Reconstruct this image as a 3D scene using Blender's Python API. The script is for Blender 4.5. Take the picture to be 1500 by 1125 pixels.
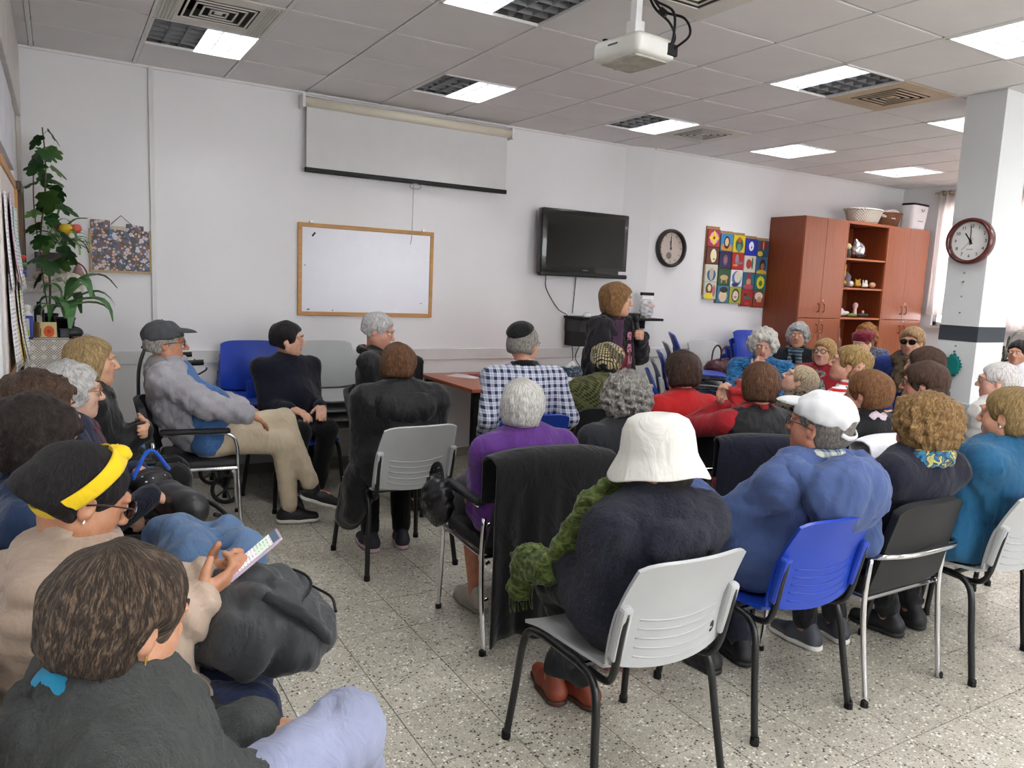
import bpy, bmesh, math, random
import numpy as np
from mathutils import Vector, Matrix, Euler
random.seed(7); RNG = np.random.default_rng(7)
sc = bpy.context.scene
C = sc.collection
for o in list(bpy.data.objects): bpy.data.objects.remove(o)

# ------------------------------------------------------------------ camera
YAW, PITCH, ROLL = .5404, .1326, .0441
cam_d = bpy.data.cameras.new('camera'); cam = bpy.data.objects.new('camera', cam_d); C.objects.link(cam)
cam_d.sensor_width = 36; cam_d.lens = 1114.4 / 1500 * 36; cam_d.clip_start = .05
fw = Vector((math.sin(YAW)*math.cos(PITCH), math.cos(YAW)*math.cos(PITCH), -math.sin(PITCH)))
rt = Vector((math.cos(YAW), -math.sin(YAW), 0)); up = rt.cross(fw)
rt, up = rt*math.cos(ROLL) + up*math.sin(ROLL), -rt*math.sin(ROLL) + up*math.cos(ROLL)
M = Matrix((rt, up, -fw)).transposed().to_4x4(); M.translation = (0, 0, 1.6)
cam.matrix_world = M
sc.camera = cam
# ------------------------------------------------------------------ world, exposure
w = bpy.data.worlds.new('overcast_sky'); sc.world = w; w.use_nodes = True
w.node_tree.nodes['Background'].inputs[0].default_value = (.96, .97, 1, 1)
w.node_tree.nodes['Background'].inputs[1].default_value = 9.0
sc.view_settings.view_transform = 'Standard'; sc.view_settings.look = 'None'
sc.view_settings.gamma = 1; sc.view_settings.use_curve_mapping = False
sc.view_settings.exposure = 0.20
LAMP = 22.0          # strength of the lit fluorescent halves

# ------------------------------------------------------------------ materials
MATS = {}
def nmat(name):
    m = bpy.data.materials.new(name); m.use_nodes = True
    nt = m.node_tree; b = nt.nodes['Principled BSDF']
    return m, nt, b
def lin(c):
    """sRGB 0-255 triple to linear"""
    if isinstance(c, str): c = tuple(int(c[i:i+2], 16) for i in (0, 2, 4))
    return tuple((v/255/12.92 if v/255 <= .04045 else ((v/255+.055)/1.055)**2.4) for v in c) + (1,)
def tc(nt, scale=(1, 1, 1), kind='Object', rot=(0, 0, 0)):
    t = nt.nodes.new('ShaderNodeTexCoord'); m = nt.nodes.new('ShaderNodeMapping')
    m.inputs['Scale'].default_value = scale; m.inputs['Rotation'].default_value = rot
    nt.links.new(t.outputs[kind], m.inputs[0]); return m.outputs[0]
def noise(nt, vec, scale, detail=3, rough=.55, dist=0):
    n = nt.nodes.new('ShaderNodeTexNoise'); n.inputs['Scale'].default_value = scale
    n.inputs['Detail'].default_value = detail; n.inputs['Roughness'].default_value = rough
    n.inputs['Distortion'].default_value = dist
    nt.links.new(vec, n.inputs['Vector']); return n.outputs['Fac']
def ramp(nt, fac, stops, interp='LINEAR'):
    r = nt.nodes.new('ShaderNodeValToRGB'); r.color_ramp.interpolation = interp
    e = r.color_ramp.elements
    while len(e) < len(stops): e.new(.5)
    for i, (p, c) in enumerate(stops): e[i].position = p; e[i].color = c
    nt.links.new(fac, r.inputs[0]); return r.outputs[0]
def mixc(nt, fac, a, b):
    m = nt.nodes.new('ShaderNodeMix'); m.data_type = 'RGBA'
    for s, v in ((m.inputs[0], fac), (m.inputs[6], a), (m.inputs[7], b)):
        if hasattr(v, 'is_linked') or hasattr(v, 'links'): nt.links.new(v, s)
        else: s.default_value = v
    return m.outputs[2]
def mathn(nt, op, a, b=None, c=None):
    m = nt.nodes.new('ShaderNodeMath'); m.operation = op
    for i, v in enumerate((a, b, c)):
        if v is None: continue
        if hasattr(v, 'links'): nt.links.new(v, m.inputs[i])
        else: m.inputs[i].default_value = v
    return m.outputs[0]
def bump(nt, b, h, strength=.3, dist=.01):
    n = nt.nodes.new('ShaderNodeBump'); n.inputs['Strength'].default_value = strength
    n.inputs['Distance'].default_value = dist
    nt.links.new(h, n.inputs['Height']); nt.links.new(n.outputs[0], b.inputs['Normal'])
def sep(nt, vec):
    s = nt.nodes.new('ShaderNodeSeparateXYZ'); nt.links.new(vec, s.inputs[0]); return s.outputs
def mat(col, rough=.6, metal=0, var=.12, nscale=6, bmp=0, bscale=200, sheen=0, spec=.5, emit=0, coat=0):
    """plain surface: colour with soft noise variation and optional fine relief"""
    key = ('p', col, rough, metal, var, nscale, bmp, bscale, sheen, spec, emit, coat)
    if key in MATS: return MATS[key]
    m, nt, b = nmat('surface'); c = lin(col)
    v = tc(nt)
    f = noise(nt, v, nscale)
    lo = tuple(x*(1-var) for x in c[:3])+(1,); hi = tuple(min(1, x*(1+var)) for x in c[:3])+(1,)
    nt.links.new(ramp(nt, f, [(.3, lo), (.7, hi)]), b.inputs['Base Color'])
    b.inputs['Roughness'].default_value = rough; b.inputs['Metallic'].default_value = metal
    b.inputs['Specular IOR Level'].default_value = spec
    if coat: b.inputs['Coat Weight'].default_value = coat
    if sheen:
        b.inputs['Sheen Weight'].default_value = sheen; b.inputs['Sheen Roughness'].default_value = .5
    if emit:
        b.inputs['Emission Color'].default_value = c; b.inputs['Emission Strength'].default_value = emit
    if bmp: bump(nt, b, noise(nt, v, bscale, 2), bmp, .004)
    MATS[key] = m; return m
def fabric(col, kind='weave', col2=None, var=.18, sheen=.15):
    key = ('f', col, kind, col2, var)
    if key in MATS: return MATS[key]
    m, nt, b = nmat('fabric_' + kind); c = lin(col); v = tc(nt)
    if max(c[:3]) < .04: c = tuple(q*.6 for q in c[:3])+(1,)
    c2 = lin(col2) if col2 else tuple(x*.5 for x in c[:3])+(1,)
    f = noise(nt, v, 5, 4)
    lo = tuple(x*(1-var) for x in c[:3])+(1,); hi = tuple(min(1, x*(1+var)) for x in c[:3])+(1,)
    base = ramp(nt, f, [(.3, lo), (.7, hi)])
    b.inputs['Roughness'].default_value = .85; b.inputs['Specular IOR Level'].default_value = .25
    b.inputs['Sheen Weight'].default_value = sheen
    wr = noise(nt, tc(nt, (1, 1, .6)), 7, 3, .5, 1.8)
    def bump(nt, b, h, strength, dist):
        n1 = nt.nodes.new('ShaderNodeBump'); n1.inputs['Strength'].default_value = .55; n1.inputs['Distance'].default_value = .03; nt.links.new(wr, n1.inputs['Height'])
        n = nt.nodes.new('ShaderNodeBump'); n.inputs['Strength'].default_value = strength; n.inputs['Distance'].default_value = dist
        nt.links.new(h, n.inputs['Height']); nt.links.new(n1.outputs[0], n.inputs['Normal']); nt.links.new(n.outputs[0], b.inputs['Normal'])
    x, y, z = sep(nt, v)
    if kind in ('plaid', 'stripes', 'blotch', 'marble', 'flower', 'check', 'tweed'): bump(nt, b, noise(nt, v, 350, 2), .2, .003)
    if kind == 'weave': bump(nt, b, noise(nt, v, 350, 2), .25, .003)
    elif kind == 'nylon':
        b.inputs['Roughness'].default_value = .5; b.inputs['Specular IOR Level'].default_value = .25
        bump(nt, b, noise(nt, v, 22, 4, .6, .6), .35, .012)
    elif kind == 'denim': bump(nt, b, noise(nt, v, 300, 2), .3, .003)
    elif kind == 'fleece':
        bump(nt, b, noise(nt, v, 75, 5, .75), 1.0, .02); b.inputs['Sheen Weight'].default_value = .12
        base = mixc(nt, noise(nt, v, 60, 4), lo, hi)
        base = mixc(nt, .45, base, ramp(nt, noise(nt, v, 24, 5, .7), [(.35, lo), (.65, tuple(min(1, q*1.35) for q in c[:3])+(1,))]))
    elif kind == 'knit':
        wv = nt.nodes.new('ShaderNodeTexWave'); wv.inputs['Scale'].default_value = 60
        wv.inputs['Distortion'].default_value = 2; nt.links.new(v, wv.inputs[0])
        bump(nt, b, wv.outputs['Fac'], .35, .004)
    elif kind == 'plaid':
        def band(coord, per, lo_, hi_, off=0):
            q = mathn(nt, 'FRACT', mathn(nt, 'MULTIPLY_ADD', coord, 1/per, off))
            return mathn(nt, 'MULTIPLY', mathn(nt, 'GREATER_THAN', q, lo_), mathn(nt, 'LESS_THAN', q, hi_))
        P = .042
        bx = band(x, P, .12, .58, .3); bz = band(z, P, .12, .58)
        s = mathn(nt, 'MULTIPLY', mathn(nt, 'ADD', bx, bz), .5)
        base = mixc(nt, s, base, c2)
        thin = mathn(nt, 'MAXIMUM', band(x, P, .8, .88, .3), band(z, P, .8, .88))
        base = mixc(nt, mathn(nt, 'MULTIPLY', thin, .45), base, c2)
    elif kind == 'stripes':
        q = mathn(nt, 'FRACT', mathn(nt, 'MULTIPLY', z, 1/.032))
        base = mixc(nt, mathn(nt, 'GREATER_THAN', q, .5), base, c2)
    elif kind == 'blotch':
        vo = nt.nodes.new('ShaderNodeTexVoronoi'); vo.inputs['Scale'].default_value = 40
        nt.links.new(v, vo.inputs['Vector'])
        base = mixc(nt, mathn(nt, 'GREATER_THAN', vo.outputs['Distance'], .42), c2, base)
    elif kind == 'marble':
        base = ramp(nt, noise(nt, tc(nt, (1, 1, 2.2)), 16, 5, .7, 1.5), [(.36, c2), (.5, c), (.62, tuple(min(1, q*1.9+.03) for q in c[:3])+(1,)), (.72, c2)])
    elif kind == 'flower':
        base = ramp(nt, noise(nt, v, 26, 3, .6, 1), [(.40, c), (.5, c2), (.58, lin((225, 215, 120))), (.66, c)])
    elif kind == 'check':
        q = mathn(nt, 'SINE', mathn(nt, 'MULTIPLY', mathn(nt, 'ADD', x, y), 260))
        r_ = mathn(nt, 'SINE', mathn(nt, 'MULTIPLY', mathn(nt, 'SUBTRACT', z, mathn(nt, 'MULTIPLY', y, .4)), 260))
        g = mathn(nt, 'GREATER_THAN', mathn(nt, 'MULTIPLY', q, r_), .05)
        base = mixc(nt, g, base, c2)
        st = mathn(nt, 'FRACT', mathn(nt, 'MULTIPLY', mathn(nt, 'ADD', z, mathn(nt, 'MULTIPLY', x, .55)), 4.2))
        base = mixc(nt, mathn(nt, 'MULTIPLY', mathn(nt, 'LESS_THAN', st, .16), .7), base, hi)
    elif kind == 'tweed':
        q = mathn(nt, 'SINE', mathn(nt, 'MULTIPLY', x, 330)); r_ = mathn(nt, 'SINE', mathn(nt, 'MULTIPLY', mathn(nt, 'ADD', y, z), 330))
        g = mathn(nt, 'GREATER_THAN', mathn(nt, 'MAXIMUM', q, r_), .55)
        patch = noise(nt, v, 11, 0)
        base = mixc(nt, g, base, c2)
        base = mixc(nt, mathn(nt, 'GREATER_THAN', patch, .56), base, mixc(nt, mathn(nt, 'MULTIPLY', g, .3), lin((22, 22, 26)), c))
    elif kind == 'crochet':
        q = mathn(nt, 'SINE', mathn(nt, 'MULTIPLY', mathn(nt, 'ADD', x, y), 420)); r_ = mathn(nt, 'SINE', mathn(nt, 'MULTIPLY', z, 420))
        hole = mathn(nt, 'GREATER_THAN', mathn(nt, 'MULTIPLY', q, r_), .12)
        fl = mathn(nt, 'MULTIPLY', mathn(nt, 'SINE', mathn(nt, 'MULTIPLY', mathn(nt, 'ADD', mathn(nt, 'ADD', x, y), z), 60)), mathn(nt, 'SINE', mathn(nt, 'MULTIPLY', mathn(nt, 'SUBTRACT', mathn(nt, 'ADD', x, y), z), 60)))
        hole = mathn(nt, 'MULTIPLY', hole, mathn(nt, 'LESS_THAN', fl, .45))
        base = mixc(nt, hole, base, c2)
    nt.links.new(base, b.inputs['Base Color'])
    MATS[key] = m; return m
def hairmat(col, streak=None, amt=.5, curl=0):
    key = ('h', col, streak, amt, curl)
    if key in MATS: return MATS[key]
    m, nt, b = nmat('hair'); c = lin(col); c2 = lin(streak) if streak else tuple(min(1, x*1.9) for x in c[:3])+(1,)
    dk = tuple(x*.45 for x in c[:3])+(1,)
    x, y, z = sep(nt, tc(nt))
    yy = mathn(nt, 'ADD', y, .045); az = mathn(nt, 'ARCTAN2', x, yy)
    rr = mathn(nt, 'SQRT', mathn(nt, 'ADD', mathn(nt, 'MULTIPLY', x, x), mathn(nt, 'MULTIPLY', yy, yy)))
    pol = mathn(nt, 'ARCTAN2', rr, mathn(nt, 'SUBTRACT', z, .0))
    wob = noise(nt, tc(nt), 16, 2)
    cb = nt.nodes.new('ShaderNodeCombineXYZ')
    nt.links.new(mathn(nt, 'MULTIPLY_ADD', wob, 6*curl+2.5, mathn(nt, 'MULTIPLY', az, 16)), cb.inputs[0])
    nt.links.new(mathn(nt, 'MULTIPLY', pol, 2.2+5*curl), cb.inputs[1]); nt.links.new(mathn(nt, 'MULTIPLY', wob, 2*curl), cb.inputs[2])
    f = noise(nt, cb.outputs[0], 2.6, 5, .72); g = noise(nt, tc(nt), 9, 3)
    base = ramp(nt, f, [(.34, dk), (.5, c), (.66, c2)])
    cb2 = nt.nodes.new('ShaderNodeCombineXYZ'); nt.links.new(mathn(nt, 'MULTIPLY_ADD', wob, 3*curl+1, mathn(nt, 'MULTIPLY', az, 4.5)), cb2.inputs[0]); nt.links.new(mathn(nt, 'MULTIPLY', pol, 1.0+3*curl), cb2.inputs[1])
    lock = noise(nt, cb2.outputs[0], 2.4, 3, .6)
    base = mixc(nt, mathn(nt, 'MULTIPLY', g, amt), base, c)
    base = mixc(nt, ramp(nt, lock, [(.4, (.55, .55, .55, 1)), (.5, (0, 0, 0, 1))]), base, dk)
    base = mixc(nt, ramp(nt, lock, [(.54, (0, 0, 0, 1)), (.66, (.5, .5, .5, 1))]), base, c2)
    f = mathn(nt, 'ADD', f, mathn(nt, 'MULTIPLY', lock, 1.5))
    nt.links.new(base, b.inputs['Base Color']); b.inputs['Roughness'].default_value = .5
    b.inputs['Specular IOR Level'].default_value = .35
    bump(nt, b, f, .9, .007)
    MATS[key] = m; return m
def skinmat(col=(205, 160, 135)):
    key = ('s', col)
    if key in MATS: return MATS[key]
    m, nt, b = nmat('skin'); c = lin(col); v = tc(nt)
    lo = (c[0]*.86, c[1]*.76, c[2]*.72, 1)
    nt.links.new(ramp(nt, noise(nt, v, 28, 4, .65), [(.35, lo), (.62, c)]), b.inputs['Base Color'])
    b.inputs['Roughness'].default_value = .48; b.inputs['Subsurface Weight'].default_value = .08
    b.inputs['Subsurface Radius'].default_value = (.01, .004, .002)
    bump(nt, b, noise(nt, v, 160, 3), .15, .003)
    MATS[key] = m; return m
def wood(c1, c2, axis=2, rough=.4, scale=1):
    key = ('w', c1, c2, axis, rough, scale)
    if key in MATS: return MATS[key]
    m, nt, b = nmat('wood'); s = [14*scale]*3; s[axis] = 1.1*scale
    f = noise(nt, tc(nt, tuple(s)), 3, 5, .6, .8)
    nt.links.new(ramp(nt, f, [(.3, lin(c1)), (.7, lin(c2))]), b.inputs['Base Color'])
    b.inputs['Roughness'].default_value = rough; bump(nt, b, f, .06, .002)
    MATS[key] = m; return m
def emis(col, s):
    key = ('e', col, s)
    if key in MATS: return MATS[key]
    m, nt, b = nmat('light'); nt.nodes.remove(b)
    e = nt.nodes.new('ShaderNodeEmission'); e.inputs[0].default_value = lin(col); e.inputs[1].default_value = s
    nt.links.new(e.outputs[0], nt.nodes['Material Output'].inputs[0]); MATS[key] = m; return m
def print_mat(bg, shapes):
    """flat print: ellipses (cx, cy, rx, ry, colour) over a ground, generated coordinates u=x v=z"""
    m, nt, b = nmat('print'); v = tc(nt, kind='Generated'); x, y, z = sep(nt, v)
    n = noise(nt, tc(nt), 60, 3); col = mixc(nt, mathn(nt, 'MULTIPLY', n, .5), lin(bg), tuple(q*.5 for q in lin(bg)[:3])+(1,))
    for cx, cy, rx, ry, c in shapes:
        a = mathn(nt, 'POWER', mathn(nt, 'MULTIPLY', mathn(nt, 'SUBTRACT', x, cx), 1/rx), 2)
        d = mathn(nt, 'POWER', mathn(nt, 'MULTIPLY', mathn(nt, 'SUBTRACT', z, cy), 1/ry), 2)
        ins = mathn(nt, 'LESS_THAN', mathn(nt, 'ADD', mathn(nt, 'ADD', a, d), mathn(nt, 'MULTIPLY', n, .5)), 1.2)
        col = mixc(nt, ins, col, lin(c))
    nt.links.new(col, b.inputs['Base Color']); b.inputs['Roughness'].default_value = .55
    return m

# ------------------------------------------------------------------ object helpers
def tag(o, label=None, cat=None, group=None, kind=None):
    if label: o['label'] = label
    if cat: o['category'] = cat
    if group: o['group'] = group
    if kind: o['kind'] = kind
    return o
def empty(name, loc=(0, 0, 0), rz=0, label=None, cat=None, group=None):
    o = bpy.data.objects.new(name, None); C.objects.link(o); o.empty_display_size = .1
    o.location = loc; o.rotation_euler = (0, 0, rz); return tag(o, label, cat, group)
def link(name, me, m=None, parent=None, smooth=None):
    o = bpy.data.objects.new(name, me); C.objects.link(o)
    if m:
        for q in (m if isinstance(m, (list, tuple)) else [m]): me.materials.append(q)
    if parent: o.parent = parent
    if smooth is not None: me.polygons.foreach_set('use_smooth', [smooth]*len(me.polygons))
    return o
def copy_tree(o, parent=None):
    c = o.copy(); C.objects.link(c); c.parent = parent
    for ch in list(o.children): copy_tree(ch, c)
    return c
class MB:
    """collects boxes, tubes, lathes and prisms into one mesh object"""
    def __init__(s): s.bm = bmesh.new()
    def box(s, lo, hi, R=None):
        lo, hi = Vector(lo), Vector(hi)
        vs = [s.bm.verts.new((hi.x if i & 1 else lo.x, hi.y if i & 2 else lo.y, hi.z if i & 4 else lo.z)) for i in range(8)]
        for f in ((0, 2, 3, 1), (4, 5, 7, 6), (0, 1, 5, 4), (2, 6, 7, 3), (0, 4, 6, 2), (1, 3, 7, 5)): s.bm.faces.new([vs[i] for i in f])
        if R is not None: bmesh.ops.transform(s.bm, matrix=R, verts=vs)
        return s
    def rbox(s, lo, hi, r=.01, seg=2, R=None):
        b2 = bmesh.new(); t = MB.__new__(MB); t.bm = b2; t.box(lo, hi)
        bmesh.ops.bevel(b2, geom=b2.edges[:], offset=r, segments=seg, profile=.5, affect='EDGES')
        if R is not None: bmesh.ops.transform(b2, matrix=R, verts=b2.verts[:])
        me = bpy.data.meshes.new('t'); b2.to_mesh(me); s.bm.from_mesh(me); bpy.data.meshes.remove(me); b2.free(); return s
    def tube(s, pts, r, n=8, closed=False, flat=1.0):
        pts = [Vector(p) for p in pts]; N = len(pts); rings = []; prev = None
        rr = r if isinstance(r, (list, tuple)) else [r]*N
        for i, p in enumerate(pts):
            a = pts[(i-1) % N] if (closed or i > 0) else p; b = pts[(i+1) % N] if (closed or i < N-1) else p
            d = (b-a).normalized()
            if prev is None:
                u = d.cross(Vector((0, 0, 1)))
                if u.length < .1: u = d.cross(Vector((0, 1, 0)))
            else: u = prev - d*prev.dot(d)
            u.normalize(); prev = u; v = d.cross(u)
            rings.append([s.bm.verts.new(p + (u*math.cos(t)*flat + v*math.sin(t))*rr[i]) for t in [2*math.pi*k/n for k in range(n)]])
        for i in range(N if closed else N-1):
            A, B = rings[i], rings[(i+1) % N]
            for k in range(n): s.bm.faces.new((A[k], A[(k+1) % n], B[(k+1) % n], B[k]))
        if not closed: s.bm.faces.new(rings[0][::-1]); s.bm.faces.new(rings[-1])
        return s
    def lathe(s, prof, n=24, cap=True, R=None):
        vs = []; rings = []
        for r_, z in prof: rings.append([s.bm.verts.new((r_*math.cos(2*math.pi*k/n), r_*math.sin(2*math.pi*k/n), z)) for k in range(n)])
        for A, B in zip(rings, rings[1:]):
            for k in range(n): s.bm.faces.new((A[k], A[(k+1) % n], B[(k+1) % n], B[k]))
        if cap: s.bm.faces.new(rings[0][::-1]); s.bm.faces.new(rings[-1])
        if R is not None: bmesh.ops.transform(s.bm, matrix=R, verts=[v for r_ in rings for v in r_])
        return s
    def grid(s, fn, nu, nv, thick=0):
        """surface fn(u,v) 0..1; thick makes a closed slab along the normals"""
        P = [[Vector(fn(i/nu, j/nv)) for j in range(nv+1)] for i in range(nu+1)]
        def sheet(off):
            V = []
            for i in range(nu+1):
                row = []
                for j in range(nv+1):
                    du = P[min(i+1, nu)][j]-P[max(i-1, 0)][j]; dv = P[i][min(j+1, nv)]-P[i][max(j-1, 0)]
                    n = du.cross(dv); n = n.normalized() if n.length > 1e-9 else Vector((0, 0, 1))
                    row.append(s.bm.verts.new(P[i][j]+n*off))
                V.append(row)
            return V
        A = sheet(thick/2 if thick else 0)
        for i in range(nu):
            for j in range(nv): s.bm.faces.new((A[i][j], A[i+1][j], A[i+1][j+1], A[i][j+1]))
        if thick:
            B = sheet(-thick/2)
            for i in range(nu):
                for j in range(nv): s.bm.faces.new((B[i][j], B[i][j+1], B[i+1][j+1], B[i+1][j]))
            for i in range(nu):
                s.bm.faces.new((A[i][0], B[i][0], B[i+1][0], A[i+1][0])); s.bm.faces.new((A[i][nv], A[i+1][nv], B[i+1][nv], B[i][nv]))
            for j in range(nv):
                s.bm.faces.new((A[0][j], A[0][j+1], B[0][j+1], B[0][j])); s.bm.faces.new((A[nu][j], B[nu][j], B[nu][j+1], A[nu][j+1]))
        return s
    def mesh(s, name='m'):
        bmesh.ops.recalc_face_normals(s.bm, faces=s.bm.faces[:])
        me = bpy.data.meshes.new(name); s.bm.to_mesh(me); s.bm.free(); return me
    def build(s, name, m, parent=None, smooth=False):
        o = link(name, s.mesh(name), m, parent, smooth)
        if smooth == 'auto': pass
        return o
def auto(o, ang=35):
    """smooth shading with sharp edges above an angle"""
    me = o.data; bm = bmesh.new(); bm.from_mesh(me)
    for e in bm.edges:
        e.smooth = not (len(e.link_faces) == 2 and e.calc_face_angle(0) > math.radians(ang))
    for f in bm.faces: f.smooth = True
    bm.to_mesh(me); bm.free(); return o
def smoothpath(pts, n=6):
    """Catmull-Rom through points"""
    P = [Vector(p) for p in pts]; P = [P[0]*2-P[1]] + P + [P[-1]*2-P[-2]]; out = []
    for i in range(1, len(P)-2):
        a, b, c, d = P[i-1:i+3]
        for k in range(n):
            t = k/n
            out.append(.5*((2*b)+(-a+c)*t+(2*a-5*b+4*c-d)*t*t+(-a+3*b-3*c+d)*t**3))
    out.append(P[-2]); return out

# ------------------------------------------------------------------ implicit surfaces (smooth unions polygonised with surface nets)
class Sdf:
    def __init__(s): s.p = []
    def cone(s, a, b, ra, rb=None, k=.03, op='+'):
        s.p.append(('c', np.array(a, float), np.array(b, float), ra, ra if rb is None else rb, k, op)); return s
    def ell(s, c, r, R=None, k=.03, op='+'):
        s.p.append(('e', np.array(c, float), np.array(r, float), None if R is None else np.array(R, float), 0, k, op)); return s
    def plane(s, pt, n, k=.01):
        s.p.append(('p', np.array(pt, float), np.array(n, float), 0, 0, k, '^')); return s
    def bounds(s):
        lo = np.full(3, 9.); hi = -lo
        for q in s.p:
            if q[6] != '+': continue
            if q[0] == 'c': a, b = np.minimum(q[1], q[2])-max(q[3], q[4]), np.maximum(q[1], q[2])+max(q[3], q[4])
            else: r_ = q[2].max() if q[3] is not None else q[2]; a, b = q[1]-r_, q[1]+r_
            lo = np.minimum(lo, a); hi = np.maximum(hi, b)
        return lo, hi
    def mesh(s, hc, hf=None, bands=(), disp=None, pad=.035):
        lo, hi = s.bounds(); lo = lo-pad; hi = hi+pad
        ax = []
        for d in range(3):
            iv = sorted((max(b[0][d], lo[d]), min(b[1][d], hi[d])) for b in bands) if hf else []
            xs = []; x = lo[d]
            while x < hi[d]:
                xs.append(x); x += hf if any(a-hf <= x <= b for a, b in iv) else hc
            xs.append(x); ax.append(np.array(xs))
        X, Y, Z = ax; V = np.full((len(X), len(Y), len(Z)), .15, np.float32)
        for kind, a, b, c, d, k, op in s.p:
            if kind == 'p':
                h = (X[:, None, None]-a[0])*b[0]+(Y[None, :, None]-a[1])*b[1]+(Z[None, None, :]-a[2])*b[2]
                e = np.maximum(k-np.abs(V-h), 0); V = np.maximum(V, h)+e*e/(4*k); continue
            if kind == 'c': r_ = max(c, d); l0, h0 = np.minimum(a, b)-r_, np.maximum(a, b)+r_
            else: r_ = b.max() if c is not None else b; l0, h0 = a-r_, a+r_
            mg = k+.03
            sl = tuple(slice(int(np.searchsorted(ax[i], l0[i]-mg)), int(np.searchsorted(ax[i], h0[i]+mg))) for i in range(3))
            x = X[sl[0]][:, None, None]; y = Y[sl[1]][None, :, None]; z = Z[sl[2]][None, None, :]
            if x.size == 0 or y.size == 0 or z.size == 0: continue
            if kind == 'c':
                v = b-a; L = max(v@v, 1e-9)
                t = np.clip(((x-a[0])*v[0]+(y-a[1])*v[1]+(z-a[2])*v[2])/L, 0, 1)
                D = np.sqrt((x-a[0]-t*v[0])**2+(y-a[1]-t*v[1])**2+(z-a[2]-t*v[2])**2)-(c+(d-c)*t)
            else:
                dx, dy, dz = x-a[0], y-a[1], z-a[2]
                if c is not None:
                    dx, dy, dz = (c[0, i]*dx+c[1, i]*dy+c[2, i]*dz for i in range(3))
                k0 = np.sqrt((dx/b[0])**2+(dy/b[1])**2+(dz/b[2])**2)+1e-6
                k1 = np.sqrt((dx/b[0]**2)**2+(dy/b[1]**2)**2+(dz/b[2]**2)**2)+1e-6
                D = k0*(k0-1)/k1
            W = V[sl]
            if op == '+': e = np.maximum(k-np.abs(W-D), 0); V[sl] = np.minimum(W, D)-e*e/(4*k)
            else: D = -D; e = np.maximum(k-np.abs(W-D), 0); V[sl] = np.maximum(W, D)+e*e/(4*k)
        if disp is not None:
            idx = np.nonzero(np.abs(V) < .05)
            V[idx] += disp(X[idx[0]], Y[idx[1]], Z[idx[2]]).astype(np.float32)
        return nets(X, Y, Z, V)
CORN = np.array([[i, j, k] for i in (0, 1) for j in (0, 1) for k in (0, 1)])
EDG = [(a, b) for a in range(8) for b in range(a+1, 8) if np.abs(CORN[a]-CORN[b]).sum() == 1]
def nets(X, Y, Z, V):
    I = V < 0
    cnt = np.zeros(tuple(n-1 for n in V.shape), np.int8)
    for c in CORN: cnt += I[c[0]:I.shape[0]-1+c[0], c[1]:I.shape[1]-1+c[1], c[2]:I.shape[2]-1+c[2]]
    act = np.argwhere((cnt > 0) & (cnt < 8)); n = len(act)
    vid = np.full(cnt.shape, -1, np.int32); vid[tuple(act.T)] = np.arange(n)
    ax = (X, Y, Z); vals = []; pos = []
    for c in CORN:
        q = act+c; vals.append(V[tuple(q.T)]); pos.append(np.stack([ax[d][q[:, d]] for d in range(3)], -1))
    acc = np.zeros((n, 3)); num = np.zeros(n)
    for a, b in EDG:
        va, vb = vals[a], vals[b]; cr = (va < 0) != (vb < 0)
        t = np.where(cr, va/np.where(cr, va-vb, 1), 0)
        acc += np.where(cr[:, None], pos[a]+(pos[b]-pos[a])*t[:, None], 0); num += cr
    verts = acc/num[:, None]; faces = []
    for d in range(3):
        e1, e2 = [(1, 2), (2, 0), (0, 1)][d]
        s0 = [slice(None)]*3; s1 = [slice(None)]*3; s0[d] = slice(0, -1); s1[d] = slice(1, None)
        A, B = I[tuple(s0)], I[tuple(s1)]
        g = np.argwhere(A != B); ok = (g[:, e1] > 0) & (g[:, e2] > 0) & (g[:, e1] < cnt.shape[e1]) & (g[:, e2] < cnt.shape[e2])
        g = g[ok]; flip = A[tuple(g.T)]
        def cell(o1, o2):
            q = g.copy(); q[:, e1] -= o1; q[:, e2] -= o2; return vid[tuple(q.T)]
        Q = np.stack([cell(1, 1), cell(0, 1), cell(0, 0), cell(1, 0)], -1)
        Q = np.where(flip[:, None], Q, Q[:, ::-1]); faces.append(Q)
    F = np.concatenate(faces); F = F[(F >= 0).all(1)]
    return verts, F
def np_mesh(name, verts, F, m, parent=None, mi=None):
    me = bpy.data.meshes.new(name); me.vertices.add(len(verts)); me.vertices.foreach_set('co', verts.astype(np.float32).ravel())
    me.loops.add(F.size); me.loops.foreach_set('vertex_index', F.astype(np.int32).ravel())
    me.polygons.add(len(F)); me.polygons.foreach_set('loop_start', np.arange(0, F.size, 4, dtype=np.int32))
    me.polygons.foreach_set('loop_total', np.full(len(F), 4, np.int32))
    me.update(calc_edges=True)
    o = link(name, me, m, parent, True)
    if mi is not None: me.polygons.foreach_set('material_index', mi.astype(np.int32))
    return o
def sines(seed, freq, amp, stretch=(1, 1, 1), n=6, ridge=False):
    r_ = np.random.default_rng(seed); D = r_.normal(size=(n, 3))*np.array(stretch)*freq; ph = r_.uniform(0, 6.28, n)
    def f(x, y, z):
        t = 0
        for d, p in zip(D, ph):
            q = np.sin(d[0]*x+d[1]*y+d[2]*z+p)
            t = t+(1-2*np.abs(q) if ridge else q)
        return t*amp/math.sqrt(n)
    return f
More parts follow.
